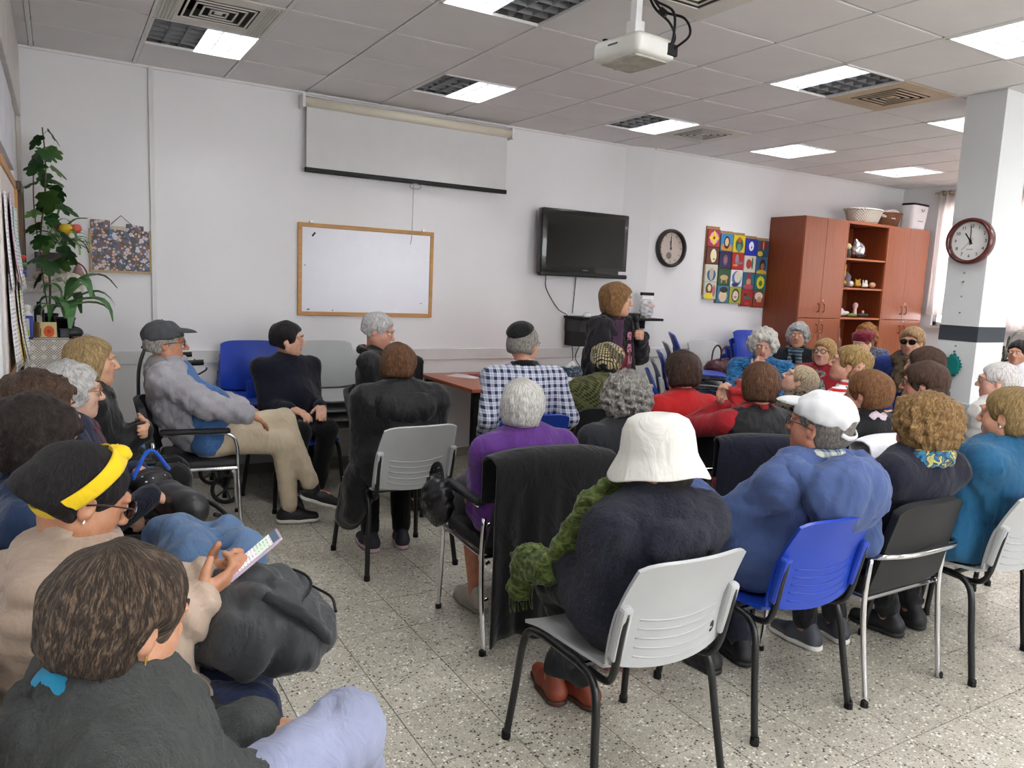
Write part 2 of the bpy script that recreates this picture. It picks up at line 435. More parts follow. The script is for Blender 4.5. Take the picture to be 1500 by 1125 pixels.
# ================================================================== the room
H = 2.984; T = .6; OX = -.0995; OY = 4.916
XL, XR, YB, YF = -.2, 9.33, 6.12, -2.6       # left pier, right wall, back wall, wall behind the camera
XN = -.85; YJ = 3.70; YC = 6.04               # left wall set back near the camera; front of the clock wall
def struct(o): o['kind'] = 'structure'; return o
def wallmat(c, s=1.2):
    m, nt, b = nmat('painted_plaster'); v = tc(nt)
    c0 = lin(c); lo = tuple(x*.95 for x in c0[:3])+(1,)
    nt.links.new(ramp(nt, noise(nt, v, s, 4), [(.3, lo), (.7, c0)]), b.inputs['Base Color'])
    b.inputs['Roughness'].default_value = .7; bump(nt, b, noise(nt, v, 90, 3), .06, .004); return m
WALL = wallmat((234, 232, 233))
# ---- floor: terrazzo tiles
fl_m, nt, b = nmat('terrazzo'); v = tc(nt)
vo = nt.nodes.new('ShaderNodeTexVoronoi'); vo.inputs['Scale'].default_value = 90; nt.links.new(v, vo.inputs['Vector'])
rnd = sep(nt, vo.outputs['Color'])
inside = mathn(nt, 'LESS_THAN', vo.outputs['Distance'], mathn(nt, 'MULTIPLY_ADD', rnd[1], .34, .2))
chip = ramp(nt, rnd[0], [(0, lin((58, 54, 50))), (.12, lin((88, 80, 70))), (.21, lin((160, 152, 136))), (.4, lin((196, 191, 176))), (.66, lin((216, 212, 200))), (.84, lin((246, 243, 234)))], 'CONSTANT')
ground = ramp(nt, noise(nt, v, 9, 5), [(.3, lin((176, 170, 154))), (.7, lin((200, 194, 178)))])
vo2 = nt.nodes.new('ShaderNodeTexVoronoi'); vo2.inputs['Scale'].default_value = 150; nt.links.new(v, vo2.inputs['Vector'])
r2 = sep(nt, vo2.outputs['Color']); speck = mathn(nt, 'MULTIPLY', mathn(nt, 'LESS_THAN', vo2.outputs['Distance'], .33), mathn(nt, 'GREATER_THAN', r2[0], .62))
ground = mixc(nt, speck, ground, ramp(nt, r2[1], [(.25, lin((70, 66, 60))), (.5, lin((214, 210, 198)))], 'CONSTANT'))
nt.links.new(mixc(nt, inside, ground, chip), b.inputs['Base Color'])
b.inputs['Roughness'].default_value = .3; b.inputs['Specular IOR Level'].default_value = .45
floor = struct(MB().box((XN-.1, YF-.1, -.12), (XR+.1, YB+.1, -.008)).build('floor', mat((98, 92, 84), .8)))
FT = .3268; fx0, fy0 = 1.03, 2.11
tiles = []
for i in range(-6, 27):
    for j in range(-15, 13):
        x0, y0 = fx0+i*FT, fy0+j*FT
        if x0 > XR or x0+FT < XN or y0 > YB or y0+FT < YF: continue
        cx, cy = x0+FT/2, y0+FT/2; d = math.hypot(cx, cy); ang = math.degrees(math.atan2(cx, cy))
        vis = -12 < ang < 72 and d > .9
        tiles.append((0 if vis else 1, d, x0, y0))
tiles.sort()
g = .0018
tm = MB().box((g, g, -.008), (FT-g, FT-g, 0)).mesh('floor_tile'); tm.materials.append(fl_m)
for _, d, x0, y0 in tiles[:290]:
    o = bpy.data.objects.new('floor_tile', tm); C.objects.link(o); o.parent = floor; o.location = (x0, y0, 0)
# the shared tile mesh keeps object coordinates local, so the terrazzo uses per-tile random shift
oi = nt.nodes.new('ShaderNodeObjectInfo'); ad = nt.nodes.new('ShaderNodeVectorMath'); ad.operation = 'ADD'
cmb = nt.nodes.new('ShaderNodeCombineXYZ')
for k_ in range(3): nt.links.new(mathn(nt, 'MULTIPLY', oi.outputs['Random'], 37.0*(k_+1)), cmb.inputs[k_])
mp = v.node; nt.links.new(mp.outputs[0], ad.inputs[0]); nt.links.new(cmb.outputs[0], ad.inputs[1])
for l in list(nt.links):
    if l.from_node == mp and l.to_node != ad: nt.links.new(ad.outputs[0], l.to_socket)
mb = MB()
for _, d, x0, y0 in tiles[290:]:
    mb.box((max(x0+g, XN), max(y0+g, YF), -.008), (min(x0+FT-g, XR), min(y0+FT-g, YB), 0))
r_ = mb.build('floor_tiles_beyond', fl_m, floor); r_['kind'] = 'stuff'
# ---- walls
struct(MB().box((XL-.75, YB, 0), (4.87, YB+.15, H+.2)).build('wall_back', WALL))
ch = MB(); bmv = [ch.bm.verts.new(p) for p in ((4.87, YB, 0), (5.17, YC, 0), (5.17, YC, H+.2), (4.87, YB, H+.2), (4.87, YB+.15, 0), (5.17, YB+.15, 0), (5.17, YB+.15, H+.2), (4.87, YB+.15, H+.2))]
for f in ((0, 1, 2, 3), (4, 7, 6, 5), (0, 3, 7, 4), (1, 5, 6, 2), (3, 2, 6, 7), (0, 4, 5, 1)): ch.bm.faces.new([bmv[i] for i in f])
struct(ch.build('wall_back_splay', WALL))
struct(MB().box((5.17, YC, 0), (XR+.15, YB+.15, H+.2)).build('wall_back_clock', WALL))
struct(MB().box((XL-.65, YJ, 0), (XL, YB, H+.2)).build('wall_left', WALL))
struct(MB().box((XN-.15, YF, 0), (XN, YJ, H+.2)).build('wall_left_near', WALL))
FILL_WIN = [(.6, 3.2), (4.6, 7.2)]; mb = MB()  # added windows in the unseen wall, invented for soft fill light
xs = [XN-.15] + [q for f_ in FILL_WIN for q in f_] + [XR+.15]
for a, b_ in zip(xs[0::2], xs[1::2]): mb.box((a, YF-.15, 0), (b_, YF, H+.2))
for a, b_ in FILL_WIN: mb.box((a, YF-.15, 0), (b_, YF, 1.0)); mb.box((a, YF-.15, 2.75), (b_, YF, H+.2))
struct(mb.build('wall_front', WALL))
WIN = [(3.25, 4.66, 1.3, 2.78), (5.0, 5.5, 1.3, 2.78)]   # y0 y1 z0 z1 of the windows in the right wall
mb = MB(); ys = [YF] + [q for wv_ in WIN for q in wv_[:2]] + [YC]
for a, b_ in zip(ys[0::2], ys[1::2]): mb.box((XR, a, 0), (XR+.15, b_, H+.2))
for y0, y1, z0, z1 in WIN: mb.box((XR, y0, 0), (XR+.15, y1, z0)); mb.box((XR, y0, z1), (XR+.15, y1, H+.2))
struct(mb.build('wall_right', WALL))
ALU = mat((205, 205, 203), .4, var=.04); GLASS, nt, b = nmat('glass')
b.inputs['Transmission Weight'].default_value = 1; b.inputs['Roughness'].default_value = 0; b.inputs['IOR'].default_value = 1.1; b.inputs['Base Color'].default_value = (1, 1, 1, 1)
for n_, (y0, y1, z0, z1) in enumerate(WIN):
    f = MB(); t_ = .045
    f.box((XR+.04, y0, z0), (XR+.1, y1, z0+t_)).box((XR+.04, y0, z1-t_), (XR+.1, y1, z1))
    for y in (y0, (y0+y1)/2-t_/2, y1-t_): f.box((XR+.04, y, z0), (XR+.1, y+t_, z1))
    wn = struct(f.build('window_%d' % (n_+1), ALU))
    for a, b_ in ((y0+t_, (y0+y1)/2-t_/2), ((y0+y1)/2+t_/2, y1-t_)):
        MB().box((XR+.065, a, z0+t_), (XR+.071, b_, z1-t_)).build('pane', GLASS, wn)
    MB().box((XR-.06, y0-.04, z0-.035), (XR+.04, y1+.04, z0)).build('window_sill', mat((200, 198, 194), .35), wn)
for n_, (a, b_) in enumerate(FILL_WIN):
    f = MB(); t_ = .045
    f.box((a, YF-.1, 1.0), (b_, YF-.04, 1.0+t_)).box((a, YF-.1, 2.75-t_), (b_, YF-.04, 2.75))
    for x in (a, (a+b_)/2-t_/2, b_-t_): f.box((x, YF-.1, 1.0), (x+t_, YF-.04, 2.75))
    wn = struct(f.build('window_%d' % (n_+3), ALU))  # invented window behind the camera, there to let in fill light
    for x0, x1 in ((a+t_, (a+b_)/2-t_/2), ((a+b_)/2+t_/2, b_-t_)): MB().box((x0, YF-.073, 1.0+t_), (x1, YF-.067, 2.75-t_)).build('pane', GLASS, wn)
# sheer curtains on a rod
sheer, nt, b = nmat('sheer_curtain'); nt.nodes.remove(b)
tr = nt.nodes.new('ShaderNodeBsdfTranslucent'); df = nt.nodes.new('ShaderNodeBsdfDiffuse'); mx = nt.nodes.new('ShaderNodeMixShader')
cc = ramp(nt, noise(nt, tc(nt, (1, 30, .3)), 3, 2), [(.3, lin((236, 226, 224))), (.7, lin((250, 246, 244)))])
nt.links.new(cc, tr.inputs[0]); nt.links.new(cc, df.inputs[0]); mx.inputs[0].default_value = .68
nt.links.new(df.outputs[0], mx.inputs[1]); nt.links.new(tr.outputs[0], mx.inputs[2]); nt.links.new(mx.outputs[0], nt.nodes['Material Output'].inputs[0])
def curtain(y0, y1, z0, label):
    r0 = empty('curtain', (XR-.06, (y0+y1)/2, z0), 0, label, 'curtain')
    W_ = y1-y0; n = max(6, int(W_/.1))
    def fn(u, v_): return (.022*math.sin(u*n*6.283)+.006*math.sin(u*n*3+4*v_), -W_/2+W_*u, (2.93-z0)*v_)
    MB().grid(fn, n*8, 6, .003).build('fabric', sheer, r0, True)
    MB().tube([(-.0, -W_/2-.15, 2.9-z0), (0, W_/2+.06, 2.9-z0)], .012).build('rod', mat((196, 178, 140), .4), r0)
    for k_ in range(n): MB().tube([(.024*math.cos(t), -W_/2+W_*(k_+.5)/n, 2.9-z0+.024*math.sin(t)) for t in [6.283*q/12 for q in range(12)]], .005, 6, True).build('ring', mat((120, 90, 60), .4, .6), r0)
curtain(5.02, 5.53, 1.43, 'short white sheer curtain hanging beside the tall red-brown cabinet')
curtain(3.2, 4.72, 1.30, 'wide white sheer curtain over the window behind the clock pillar')
# trims: chair rail, cover strip, skirting
TRIM = mat((216, 215, 213), .45, var=.04)
struct(MB().rbox((XL, YB-.018, .892), (4.87, YB+.01, .99), .004).build('trim_1', TRIM))
struct(MB().rbox((5.17, YC-.018, .892), (6.84, YC+.01, .99), .004).build('trim_2', TRIM))
struct(MB().rbox((.588, YB-.022, .99), (.622, YB+.01, H), .004).build('trim_3', TRIM))
struct(MB().box((XL, YB-.012, 0), (4.87, YB+.01, .08)).build('baseboard_back', mat((150, 146, 138), .5)))
struct(MB().box((5.17, YC-.012, 0), (6.84, YC+.01, .08)).build('baseboard_clock', mat((150, 146, 138), .5)))
# ---- ceiling
CT, nt, b = nmat('ceiling_tile'); v = tc(nt)
nt.links.new(ramp(nt, noise(nt, v, 2.2, 4), [(.3, lin((226, 222, 220))), (.7, lin((234, 231, 229)))]), b.inputs['Base Color'])
b.inputs['Roughness'].default_value = .85; bump(nt, b, noise(nt, v, 240, 3), .2, .003)
ceil = struct(MB().box((XN-.15, YF-.15, H+.2), (XR+.15, YB+.15, H+.26)).build('ceiling', mat((120, 118, 116), .9)))
BAR = mat((228, 226, 224), .5, var=.03)
LIGHTS = {(1, 0): 'R', (4, 0): 'R', (3, -3): 'L', (7, 0): 'R', (7, -3): 'L', (7, -5): 'B', (10, -3): 'B', (10, 0): 'B', (13, 0): 'B',
          (1, -4): 'R', (4, -6): 'B', (10, -6): 'B', (13, -3): 'B', (1, -8): 'B', (7, -9): 'B', (4, -10): 'B', (12, -9): 'B', (13, -6): 'B'}  # lamps out of view, added to raise the room's overall light
VENTS = [(1, -1), (4, -4), (8, 0), (8, -3)]
full = MB().rbox((.0145, .008, .003), (T-.0145, T-.008, .022), .002, 1).mesh('ceiling_tile'); full.materials.append(CT)
full2 = None
for i in range(-2, 16):
    for j in range(-13, 2):
        x0, y0 = OX+i*T, OY+j*T
        if (i, j) in LIGHTS or (i, j) in VENTS: continue
        x1, y1 = min(x0+T, XR), min(y0+T, YB)
        if i < 0 and j >= -3 and x0+T <= XL+.01: continue
        a, b_ = max(x0, XN), max(y0, YF)
        if x1-a < .02 or y1-b_ < .02: continue
        if x1-a > T-.001 and y1-b_ > T-.001:
            o = bpy.data.objects.new('ceiling_tile', full); C.objects.link(o)
        else:
            o = MB().box((a-x0+.006, b_-y0+.006, .003), (x1-x0-.006, y1-y0-.006, .022)).build('ceiling_tile', CT)
        o.parent = ceil; o.location = (x0, y0, H)
for i in range(-1, 16):
    x = OX+i*T
    MB().box((x-.012, YF, H-.001), (x+.012, YB, H+.004)).box((x-.0015, YF, H), (x+.0015, YB, H+.04)).build('grid_bar', BAR, ceil)
for j in range(-12, 3):
    y = OY+j*T
    if y < YB: MB().box((XN, y-.008, H+.016), (XR, y+.008, H+.02)).box((XN, y-.0015, H+.02), (XR, y+.0015, H+.04)).build('grid_bar', mat((96, 93, 90), .7), ceil)
MB().box((XL, YB-.02, H-.012), (4.87, YB, H+.004)).build('edge_trim', BAR, ceil)
MB().box((5.17, YC-.02, H-.012), (XR, YC, H+.004)).build('edge_trim', BAR, ceil)
# ---- recessed fluorescent lamps: tray, lit panel, louvre blades
LIT = emis((250, 252, 255), LAMP); REFL = mat((196, 196, 190), .22, .85, var=.05); BLADE = mat((136, 138, 140), .45, .0, var=.03)
lamp_lab = {(1, 0): 'recessed ceiling light beside the ribbed air vent, half lit', (4, 0): 'half-lit recessed ceiling light above the projector screen',
            (3, -3): 'half-lit recessed ceiling light beside the projector', (7, 0): 'recessed ceiling light above the television, next to a square vent',
            (7, -3): 'half-lit louvred ceiling light next to a stained square vent', (7, -5): 'fully lit louvred ceiling light between the pillar and the projector',
            (10, -3): 'louvred ceiling light partly hidden behind the pillar top', (10, 0): 'fully lit louvred ceiling light above the wall of small paintings',
            (13, 0): 'fully lit louvred ceiling light above the red-brown cabinets'}
blade_x = MB().box((-.001, -.285, 0), (.001, .285, .06)).mesh('louvre_blade'); blade_x.materials.append(BLADE)
blade_y = MB().box((-.285, -.001, 0), (.285, .001, .055)).mesh('louvre_blade'); blade_y.materials.append(BLADE)
for (i, j), st in LIGHTS.items():
    vis = (i, j) in lamp_lab
    r0 = empty('ceiling_light', (OX+(i+.5)*T, OY+(j+.5)*T, H), 0, lamp_lab.get((i, j), 'unseen ceiling light added for the overall room light'), 'ceiling light', 'recessed ceiling lights')
    f = MB()
    for s in (-1, 1): f.box((s*.292-.008, -.3, -.003), (s*.292+.008, .3, .012)); f.box((-.3, s*.292-.008, -.003), (.3, s*.292+.008, .012))
    f.build('frame', BAR, r0)
    t_ = MB(); t_.box((-.29, -.29, .095), (.29, .29, .1))
    for s in (-1, 1): t_.box((s*.288-.002, -.29, .01), (s*.288+.002, .29, .1)); t_.box((-.29, s*.288-.002, .01), (.29, s*.288+.002, .1))
    t_.box((-.003, -.288, .05), (.003, .288, .095)); t_.build('reflector_tray', REFL, r0)
    for side, x in (('L', -.145), ('R', .145)):
        on = st == 'B' or st == side
        MB().rbox((x-.13, -.275, .078), (x+.13, .275, .086), .003, 1).build('lit_panel' if on else 'dark_panel', LIT if on else REFL, r0)
        if not on: MB().tube([(x, -.27, .05), (x, .27, .05)], .012).build('unlit_tube', mat((225, 225, 220), .3), r0)
    if vis:
        for k_ in range(1, 6):
            o = bpy.data.objects.new('louvre_blade', blade_y); C.objects.link(o); o.parent = r0; o.location = (0, -.285+k_*.095, .008)
        for x in (-.19, -.095, 0, .095, .19):
            o = bpy.data.objects.new('louvre_blade', blade_x); C.objects.link(o); o.parent = r0; o.location = (x, 0, .008)
# ---- square air vents
vent_lab = ['ribbed square air vent next to the ceiling light by the left corner', 'square air vent above the projector mount', 'square air vent above the television and round dark clock', 'grease-stained square air vent near the pillar']
VM = mat((214, 210, 200), .5, var=.05); VS = mat((196, 176, 150), .55, var=.2, nscale=3); VD = mat((26, 26, 22), .9); VSHADE = mat((60, 58, 52), .7)
for n_, (i, j) in enumerate(VENTS):
    r0 = empty('air_vent', (OX+(i+.5)*T, OY+(j+.5)*T, H), 0, vent_lab[n_], 'air vent', 'square ceiling vents')
    m_ = VS if n_ == 3 else VM
    f = MB(); q = .185
    for a, b_, c_, d_ in ((-.296, -.296, .296, -q), (-.296, q, .296, .296), (-.296, -q, -q, q), (q, -q, .296, q)): f.box((a, b_, -.002), (c_, d_, .008))
    f.build('face_plate', m_, r0)
    if n_ == 0:
        for s in (-1, 1):
            for k_ in range(5): MB().rbox((s*(.205+k_*.018)-.004, -.28, -.009), (s*(.205+k_*.018)+.004, .28, -.001), .003, 1).build('rib', m_, r0)
    MB().box((-q, -q, .12), (q, q, .125)).build('duct', VD, r0)
    wl = MB()
    for s in (-1, 1): wl.box((s*q-.002, -q, .0), (s*q+.002, q, .12)); wl.box((-q, s*q-.002, 0), (q, s*q+.002, .12))
    wl.build('duct_wall', VD, r0)
    for k_ in range(4):
        a = .168-k_*.042; v_ = MB()
        for t in range(4):
            c, s_ = [(1, 0), (0, 1), (-1, 0), (0, -1)][t]
            P = [(a, -a, -.004), (a, a, -.004), (a-.02, a-.02, .032), (a-.02, -a+.02, .032)]
            v_.bm.faces.new([v_.bm.verts.new((x*c-y*s_, x*s_+y*c, z)) for x, y, z in P])
            P2 = [(x-.002, y, z+.002) for x, y, z in P]
            v_.bm.faces.new([v_.bm.verts.new((x*c-y*s_, x*s_+y*c, z)) for x, y, z in P2][::-1])
        v_.build('vane', VSHADE, r0)  # vanes coloured dark to stand for the shade inside the vent
        lp = MB()
        for s in (-1, 1): lp.box((s*a-.005, -a-.005, -.008), (s*a+.005, a+.005, -.003)); lp.box((-a, s*a-.005, -.008), (a, s*a+.005, -.003))
        lp.build('vane_lip', m_, r0)  # pale lip added as the lit lower edge of each vane
    MB().box((-.02, -.02, -.004), (.02, .02, .0)).build('core', m_, r0)
# ---- pillar with painted band
PX0, PX1, PY0, PY1 = 5.33, 5.67, 2.81, 3.07
pil = struct(MB().box((PX0, PY0, .0), (PX1, PY1, H)).build('pillar', wallmat((214, 216, 216))))
tag(pil, 'white square pillar with a dark band, carrying the red wall clock')
MB().box((PX0-.003, PY0-.003, 1.335), (PX1+.003, PY1+.003, 1.44)).build('dark_band', mat((52, 58, 66), .6, var=.06), pil)
MB().box((PX0-.006, PY0-.006, 0), (PX1+.006, PY1+.006, .9)).rbox((PX0-.014, PY0-.014, .88), (PX1+.014, PY1+.014, .915), .004).build('dado_panel', mat((196, 200, 204), .5, var=.05), pil)
# ================================================================== things on the walls
BLK = mat((12, 12, 14), .5, var=.05, spec=.3); CHROME = mat((215, 215, 218), .12, 1, var=.02); WHITE = mat((235, 235, 233), .5, var=.04)
STEEL = mat((150, 150, 150), .3, .9, var=.05)
def text(name, s, size, m, parent, loc, rot, depth=.0008, align='CENTER'):
    cu = bpy.data.curves.new('t', 'FONT'); cu.body = s; cu.size = size; cu.align_x = align; cu.align_y = 'CENTER'; cu.extrude = depth
    t = bpy.data.objects.new('t', cu); C.objects.link(t); dg = bpy.context.evaluated_depsgraph_get()
    me = bpy.data.meshes.new_from_object(t.evaluated_get(dg)); bpy.data.objects.remove(t)
    o = link(name, me, m, parent); o.location = loc; o.rotation_euler = rot; return o
# projection screen
r0 = empty('projection_screen', (2.58, YB-.07, 2.38), 0, 'half-lowered white projection screen with black bottom bar', 'screen')
MB().tube([(-.915, 0, .525), (.915, 0, .525)], .04, 14).build('roller_case', mat((226, 219, 200), .4, var=.04), r0, True)
for s in (-1, 1): MB().rbox((s*.925-.012, -.045, .475), (s*.925+.012, .07, .575), .006).build('end_bracket', WHITE, r0)
MB().box((-.895, -.002, .02), (.89, .002, .5)).build('fabric', mat((214, 213, 212), .75, var=.03), r0)
MB().rbox((-.905, -.014, 0), (.9, .014, .036), .005).build('bottom_bar', BLK, r0)
MB().tube([(.02+.05*math.cos(t), -.01, -.02+.022*math.sin(t)) for t in [6.283*k/14 for k in range(14)]], .004, 6, True).build('pull_ring', mat((160, 160, 160), .4), r0)
MB().tube(smoothpath([(.0, -.01, -.01), (.005, 0, -.2), (.002, .0, -.42), (-.01, 0, -.5)]), .003, 5).build('pull_cord', mat((170, 168, 164), .7), r0)
# whiteboard
r0 = empty('whiteboard', (2.225, YB-.012, 1.265), 0, 'blank whiteboard in an oak frame on the back wall', 'whiteboard')
MB().box((-.56, -.004, .025), (.56, .012, .71)).build('board_surface', mat((222, 222, 230), .25, var=.02), r0)
OAK = wood((176, 128, 70), (200, 150, 88), 0, .5)
for lo, hi in (((-.585, -.012, 0), (.585, .012, .033)), ((-.585, -.012, .7), (.585, .012, .733)), ((-.585, -.0121, .033), (-.552, .0121, .7)), ((.552, -.0121, .033), (.585, .0121, .7))):
    MB().rbox(lo, hi, .003, 1).build('frame_rail', OAK, r0)
for x in (-.48, .49): MB().box((x-.012, -.002, .73), (x+.012, .012, .75)).build('hanger', STEEL, r0)
for x, z, s, a in ((-.46, .645, .014, .9), (-.53, .4, .005, .2), (-.5, .05, .008, .3), (-.3, .045, .005, 1), (.48, .12, .005, .4)):
    MB().box((-s*1.4, -.0052, -s*.5), (s*1.4, -.0042, s*.5), Matrix.Translation((x, 0, z)) @ Matrix.Rotation(-a, 4, 'Y')).build('ink_mark', BLK, r0)
# television
r0 = empty('television', (4.325, 5.95, 1.69), 0, 'black wall-mounted flat television, switched off', 'television')
TVB = mat((14, 14, 15), .22, var=.02, coat=.3)
MB().rbox((-.505, 0, 0), (.505, .09, .605), .018, 3).build('casing', TVB, r0, True); auto(r0.children[-1])
MB().box((-.45, -.0015, .085), (.45, .004, .56)).build('screen', mat((8, 8, 9), .12, var=.01), r0)
MB().rbox((-.505, -.014, -.012), (.505, .06, .03), .012, 2).build('speaker_bar', mat((10, 10, 11), .3, var=.02), r0)
MB().box((.4, -.004, .02), (.49, -.001, .06)).build('sticker', mat((205, 200, 205), .6), r0)
MB().box((-.03, -.004, .047), (.03, -.001, .057)).build('badge', mat((110, 110, 112), .3, .6), r0)
MB().box((-.2, .09, .15), (.2, .17, .45)).build('wall_mount', BLK, r0)
for pts, lab in ((((3.98, 6.1, 1.68), (4.0, 6.105, 1.55), (4.14, 6.105, 1.37), (4.24, 6.05, 1.28), (4.26, 6.0, 1.0), (4.25, 5.95, .8)), 'thin cable drooping from the television\'s left corner to the shelf'),
                 (((4.33, 6.1, 1.68), (4.325, 6.105, 1.5), (4.31, 6.1, 1.33)), 'thin cable hanging straight from the television to the shelf'),
                 (((4.45, 6.09, 1.18), (4.44, 6.1, 1.05), (4.36, 6.08, .9), (4.35, 5.95, .8)), 'thin dark cable from the wall shelf down behind the table')):
    tag(MB().tube(smoothpath(pts), .004, 5).build('cable', mat((40, 38, 38), .6), None, True), lab, 'cable')
# wall shelf with box and stuff
r0 = empty('wall_shelf', (4.72, YB, 1.14), 0, 'black wall shelf under the television with a deep left box', 'shelf')
MB().rbox((-.5, -.32, .14), (.5, 0, .165), .004).build('shelf_board', BLK, r0)
MB().rbox((-.49, -.26, .02), (-.1, -.01, .14), .006).build('drawer_box', mat((28, 28, 30), .5), r0)
MB().box((-.48, -.2, -.12), (-.33, -.01, .02)).build('junction_box', BLK, r0)
for s in (-.3, .3): MB().box((s-.012, -.26, .06), (s+.012, 0, .14)).build('bracket', BLK, r0)
r0 = empty('computer_mouse', (4.34, 5.9, 1.305), .4, 'small white rounded device on the black wall shelf', 'mouse')
sd = Sdf().ell((0, 0, .012), (.05, .035, .03)).plane((0, 0, 0), (0, 0, -1)); V_, F_ = sd.mesh(.006); np_mesh('shell', V_, F_, WHITE, r0)
MB().box((-.002, -.02, .035), (.002, .02, .0425)).build('wheel', BLK, r0)
r0 = empty('plastic_bag', (5.07, 5.9, 1.305), .2, 'clear plastic bag with a black and white header behind the speaker', 'bag')
sd = Sdf().ell((0, 0, .09), (.085, .045, .1), k=.02); V_, F_ = sd.mesh(.011, disp=sines(4, 45, .008, ridge=True)); np_mesh('pouch', V_, F_, mat((206, 204, 206), .25, var=.3, nscale=18), r0)
MB().box((-.09, -.012, .19), (.09, .012, .235)).build('header_card', mat((238, 236, 236), .4), r0)
MB().box((-.095, -.013, .225), (.095, .013, .255)).build('black_clip', BLK, r0)
MB().box((-.05, -.05, .11), (.07, -.045, .135)).build('pink_label', mat((222, 170, 165), .5), r0)
# black device in front of the bag
r0 = empty('set_top_box', (4.82, 5.90, 1.306), .1, 'low black set-top box on the wall shelf beside the speaker', 'box')
MB().rbox((-.11, -.09, 0), (.11, .09, .045), .006).build('casing', BLK, r0); MB().box((-.08, -.092, .015), (-.03, -.089, .025)).build('display', mat((60, 66, 70), .2), r0)
# dark round wall clock
def disc_clock(loc, rot, R, rim_m, face_m, label, roman=False):
    r0 = empty('wall_clock', loc, 0, label, 'clock'); r0.rotation_euler = rot     # local +Z faces the room
    MB().lathe([(R*.8, 0), (R, .0), (R*1.0, .03), (R*.96, .05), (R*.86, .052), (R*.82, .03), (R*.82, .012)], 48, False).build('rim', rim_m, r0, True)
    MB().lathe([(R*.83, .01), (R*.83, .014)], 48).build('dial', face_m, r0)
    return r0
r0 = disc_clock((5.45, YC-.001, 2.02), (math.radians(90), 0, 0), .195, mat((32, 27, 25), .35, var=.05), print_mat((214, 198, 186), [(.42, .24, .13, .13, (128, 118, 116))]), 'large round clock with thick dark rim and aged dial')
for k in range(12):
    a = math.radians(30*k); MB().box((-.003, .125, .0145), (.003, .15, .016), Matrix.Rotation(-a, 4, 'Z')).build('hour_mark', mat((90, 84, 82), .6), r0)
for a, L, w_ in ((-8, .075, .006), (-2, .12, .004)): MB().box((-w_, -.02, .017), (w_, L, .019), Matrix.Rotation(-math.radians(a), 4, 'Z')).build('hand', BLK, r0)
MB().lathe([(.012, .014), (.012, .021)], 16).build('hub', mat((70, 60, 90), .4), r0)
MB().lathe([(.036, .0143), (.036, .0155)], 24, R=Matrix.Translation((-.02, -.075, 0))).build('small_dial', mat((120, 110, 108), .5), r0)
# red wall clock on the pillar
PC = disc_clock((PX0-.001, 2.924, 2.012), (math.radians(90), 0, math.radians(-90)), .155, mat((84, 20, 18), .25, var=.15, coat=.5), mat((236, 236, 232), .35, var=.02), 'white-faced clock with glossy red-brown rim on the pillar')
for k in range(1, 13):
    a = math.radians(30*k); text('numeral', str(k), .03, BLK, PC, (.1*math.sin(a), .1*math.cos(a), .0155), (0, 0, 0))
for a, L, w_, m_ in ((-35, .065, .004, BLK), (-2, .1, .0028, BLK), (222, .08, .001, mat((120, 120, 120), .4))):
    MB().box((-w_, -.025, .017), (w_, L, .0185), Matrix.Rotation(-math.radians(a), 4, 'Z')).build('hand', m_, PC)
MB().lathe([(.008, .014), (.008, .021)], 16).build('hub', BLK, PC)
MB().box((-.02, -.058, .0142), (.02, -.052, .0152)).build('dial_mark', mat((140, 140, 138), .5), PC)
# screws where numbers or hooks once hung
for z in (1.80, 1.74, 1.64, 1.53, 1.30): tag(MB().lathe([(.006, 0), (.006, .008), (.003, .01)], 10, R=Matrix.Translation((PX0, 2.945, z)) @ Matrix.Rotation(-math.pi/2, 4, 'Y')).build('screw', STEEL), 'small screw in the white pillar below the red clock', 'screw', 'screws in the pillar')
# teal ornament
r0 = empty('wall_ornament', (PX0-.012, 2.942, 1.165), 0, 'teal scalloped diamond ornament on the white pillar', 'ornament')
TEAL = mat((10, 108, 104), .45, var=.2, nscale=30)
out = []
for k in range(72):
    a = 6.2832*k/72; s = abs(math.cos(a)); d = 1/(abs(math.cos(a))/.062+abs(math.sin(a))/.088)
    d = .55*d+.45*math.hypot(.06*math.cos(a), .085*math.sin(a)); d *= 1+.09*math.sin(a*16); out.append((math.cos(a)*d, math.sin(a)*d))
def plate(name, pts, th, m, par, sc_=1, off=0):
    mb = MB(); A = [mb.bm.verts.new((off, x*sc_, z*sc_)) for x, z in pts]; B = [mb.bm.verts.new((off-th, x*sc_*.96, z*sc_*.96)) for x, z in pts]
    mb.bm.faces.new(A); mb.bm.faces.new(B[::-1])
    for i in range(len(pts)): mb.bm.faces.new((A[i], A[i-1], B[i-1], B[i]))
    return mb.build(name, m, par)
plate('plate', out, .01, TEAL, r0); plate('inner_plate', [(x*.0+.045*math.cos(6.283*k/40), .065*math.sin(6.283*k/40)) for k, (x, z) in enumerate(out[:40])], .008, mat((14, 122, 118), .4), r0, 1, -.01)
for s in (-1, 1): MB().lathe([(.001, -.008), (.008, -.004), (.008, .004), (.001, .008)], 10, R=Matrix.Translation((-.004, 0, s*.096))).build('finial', TEAL, r0, True)
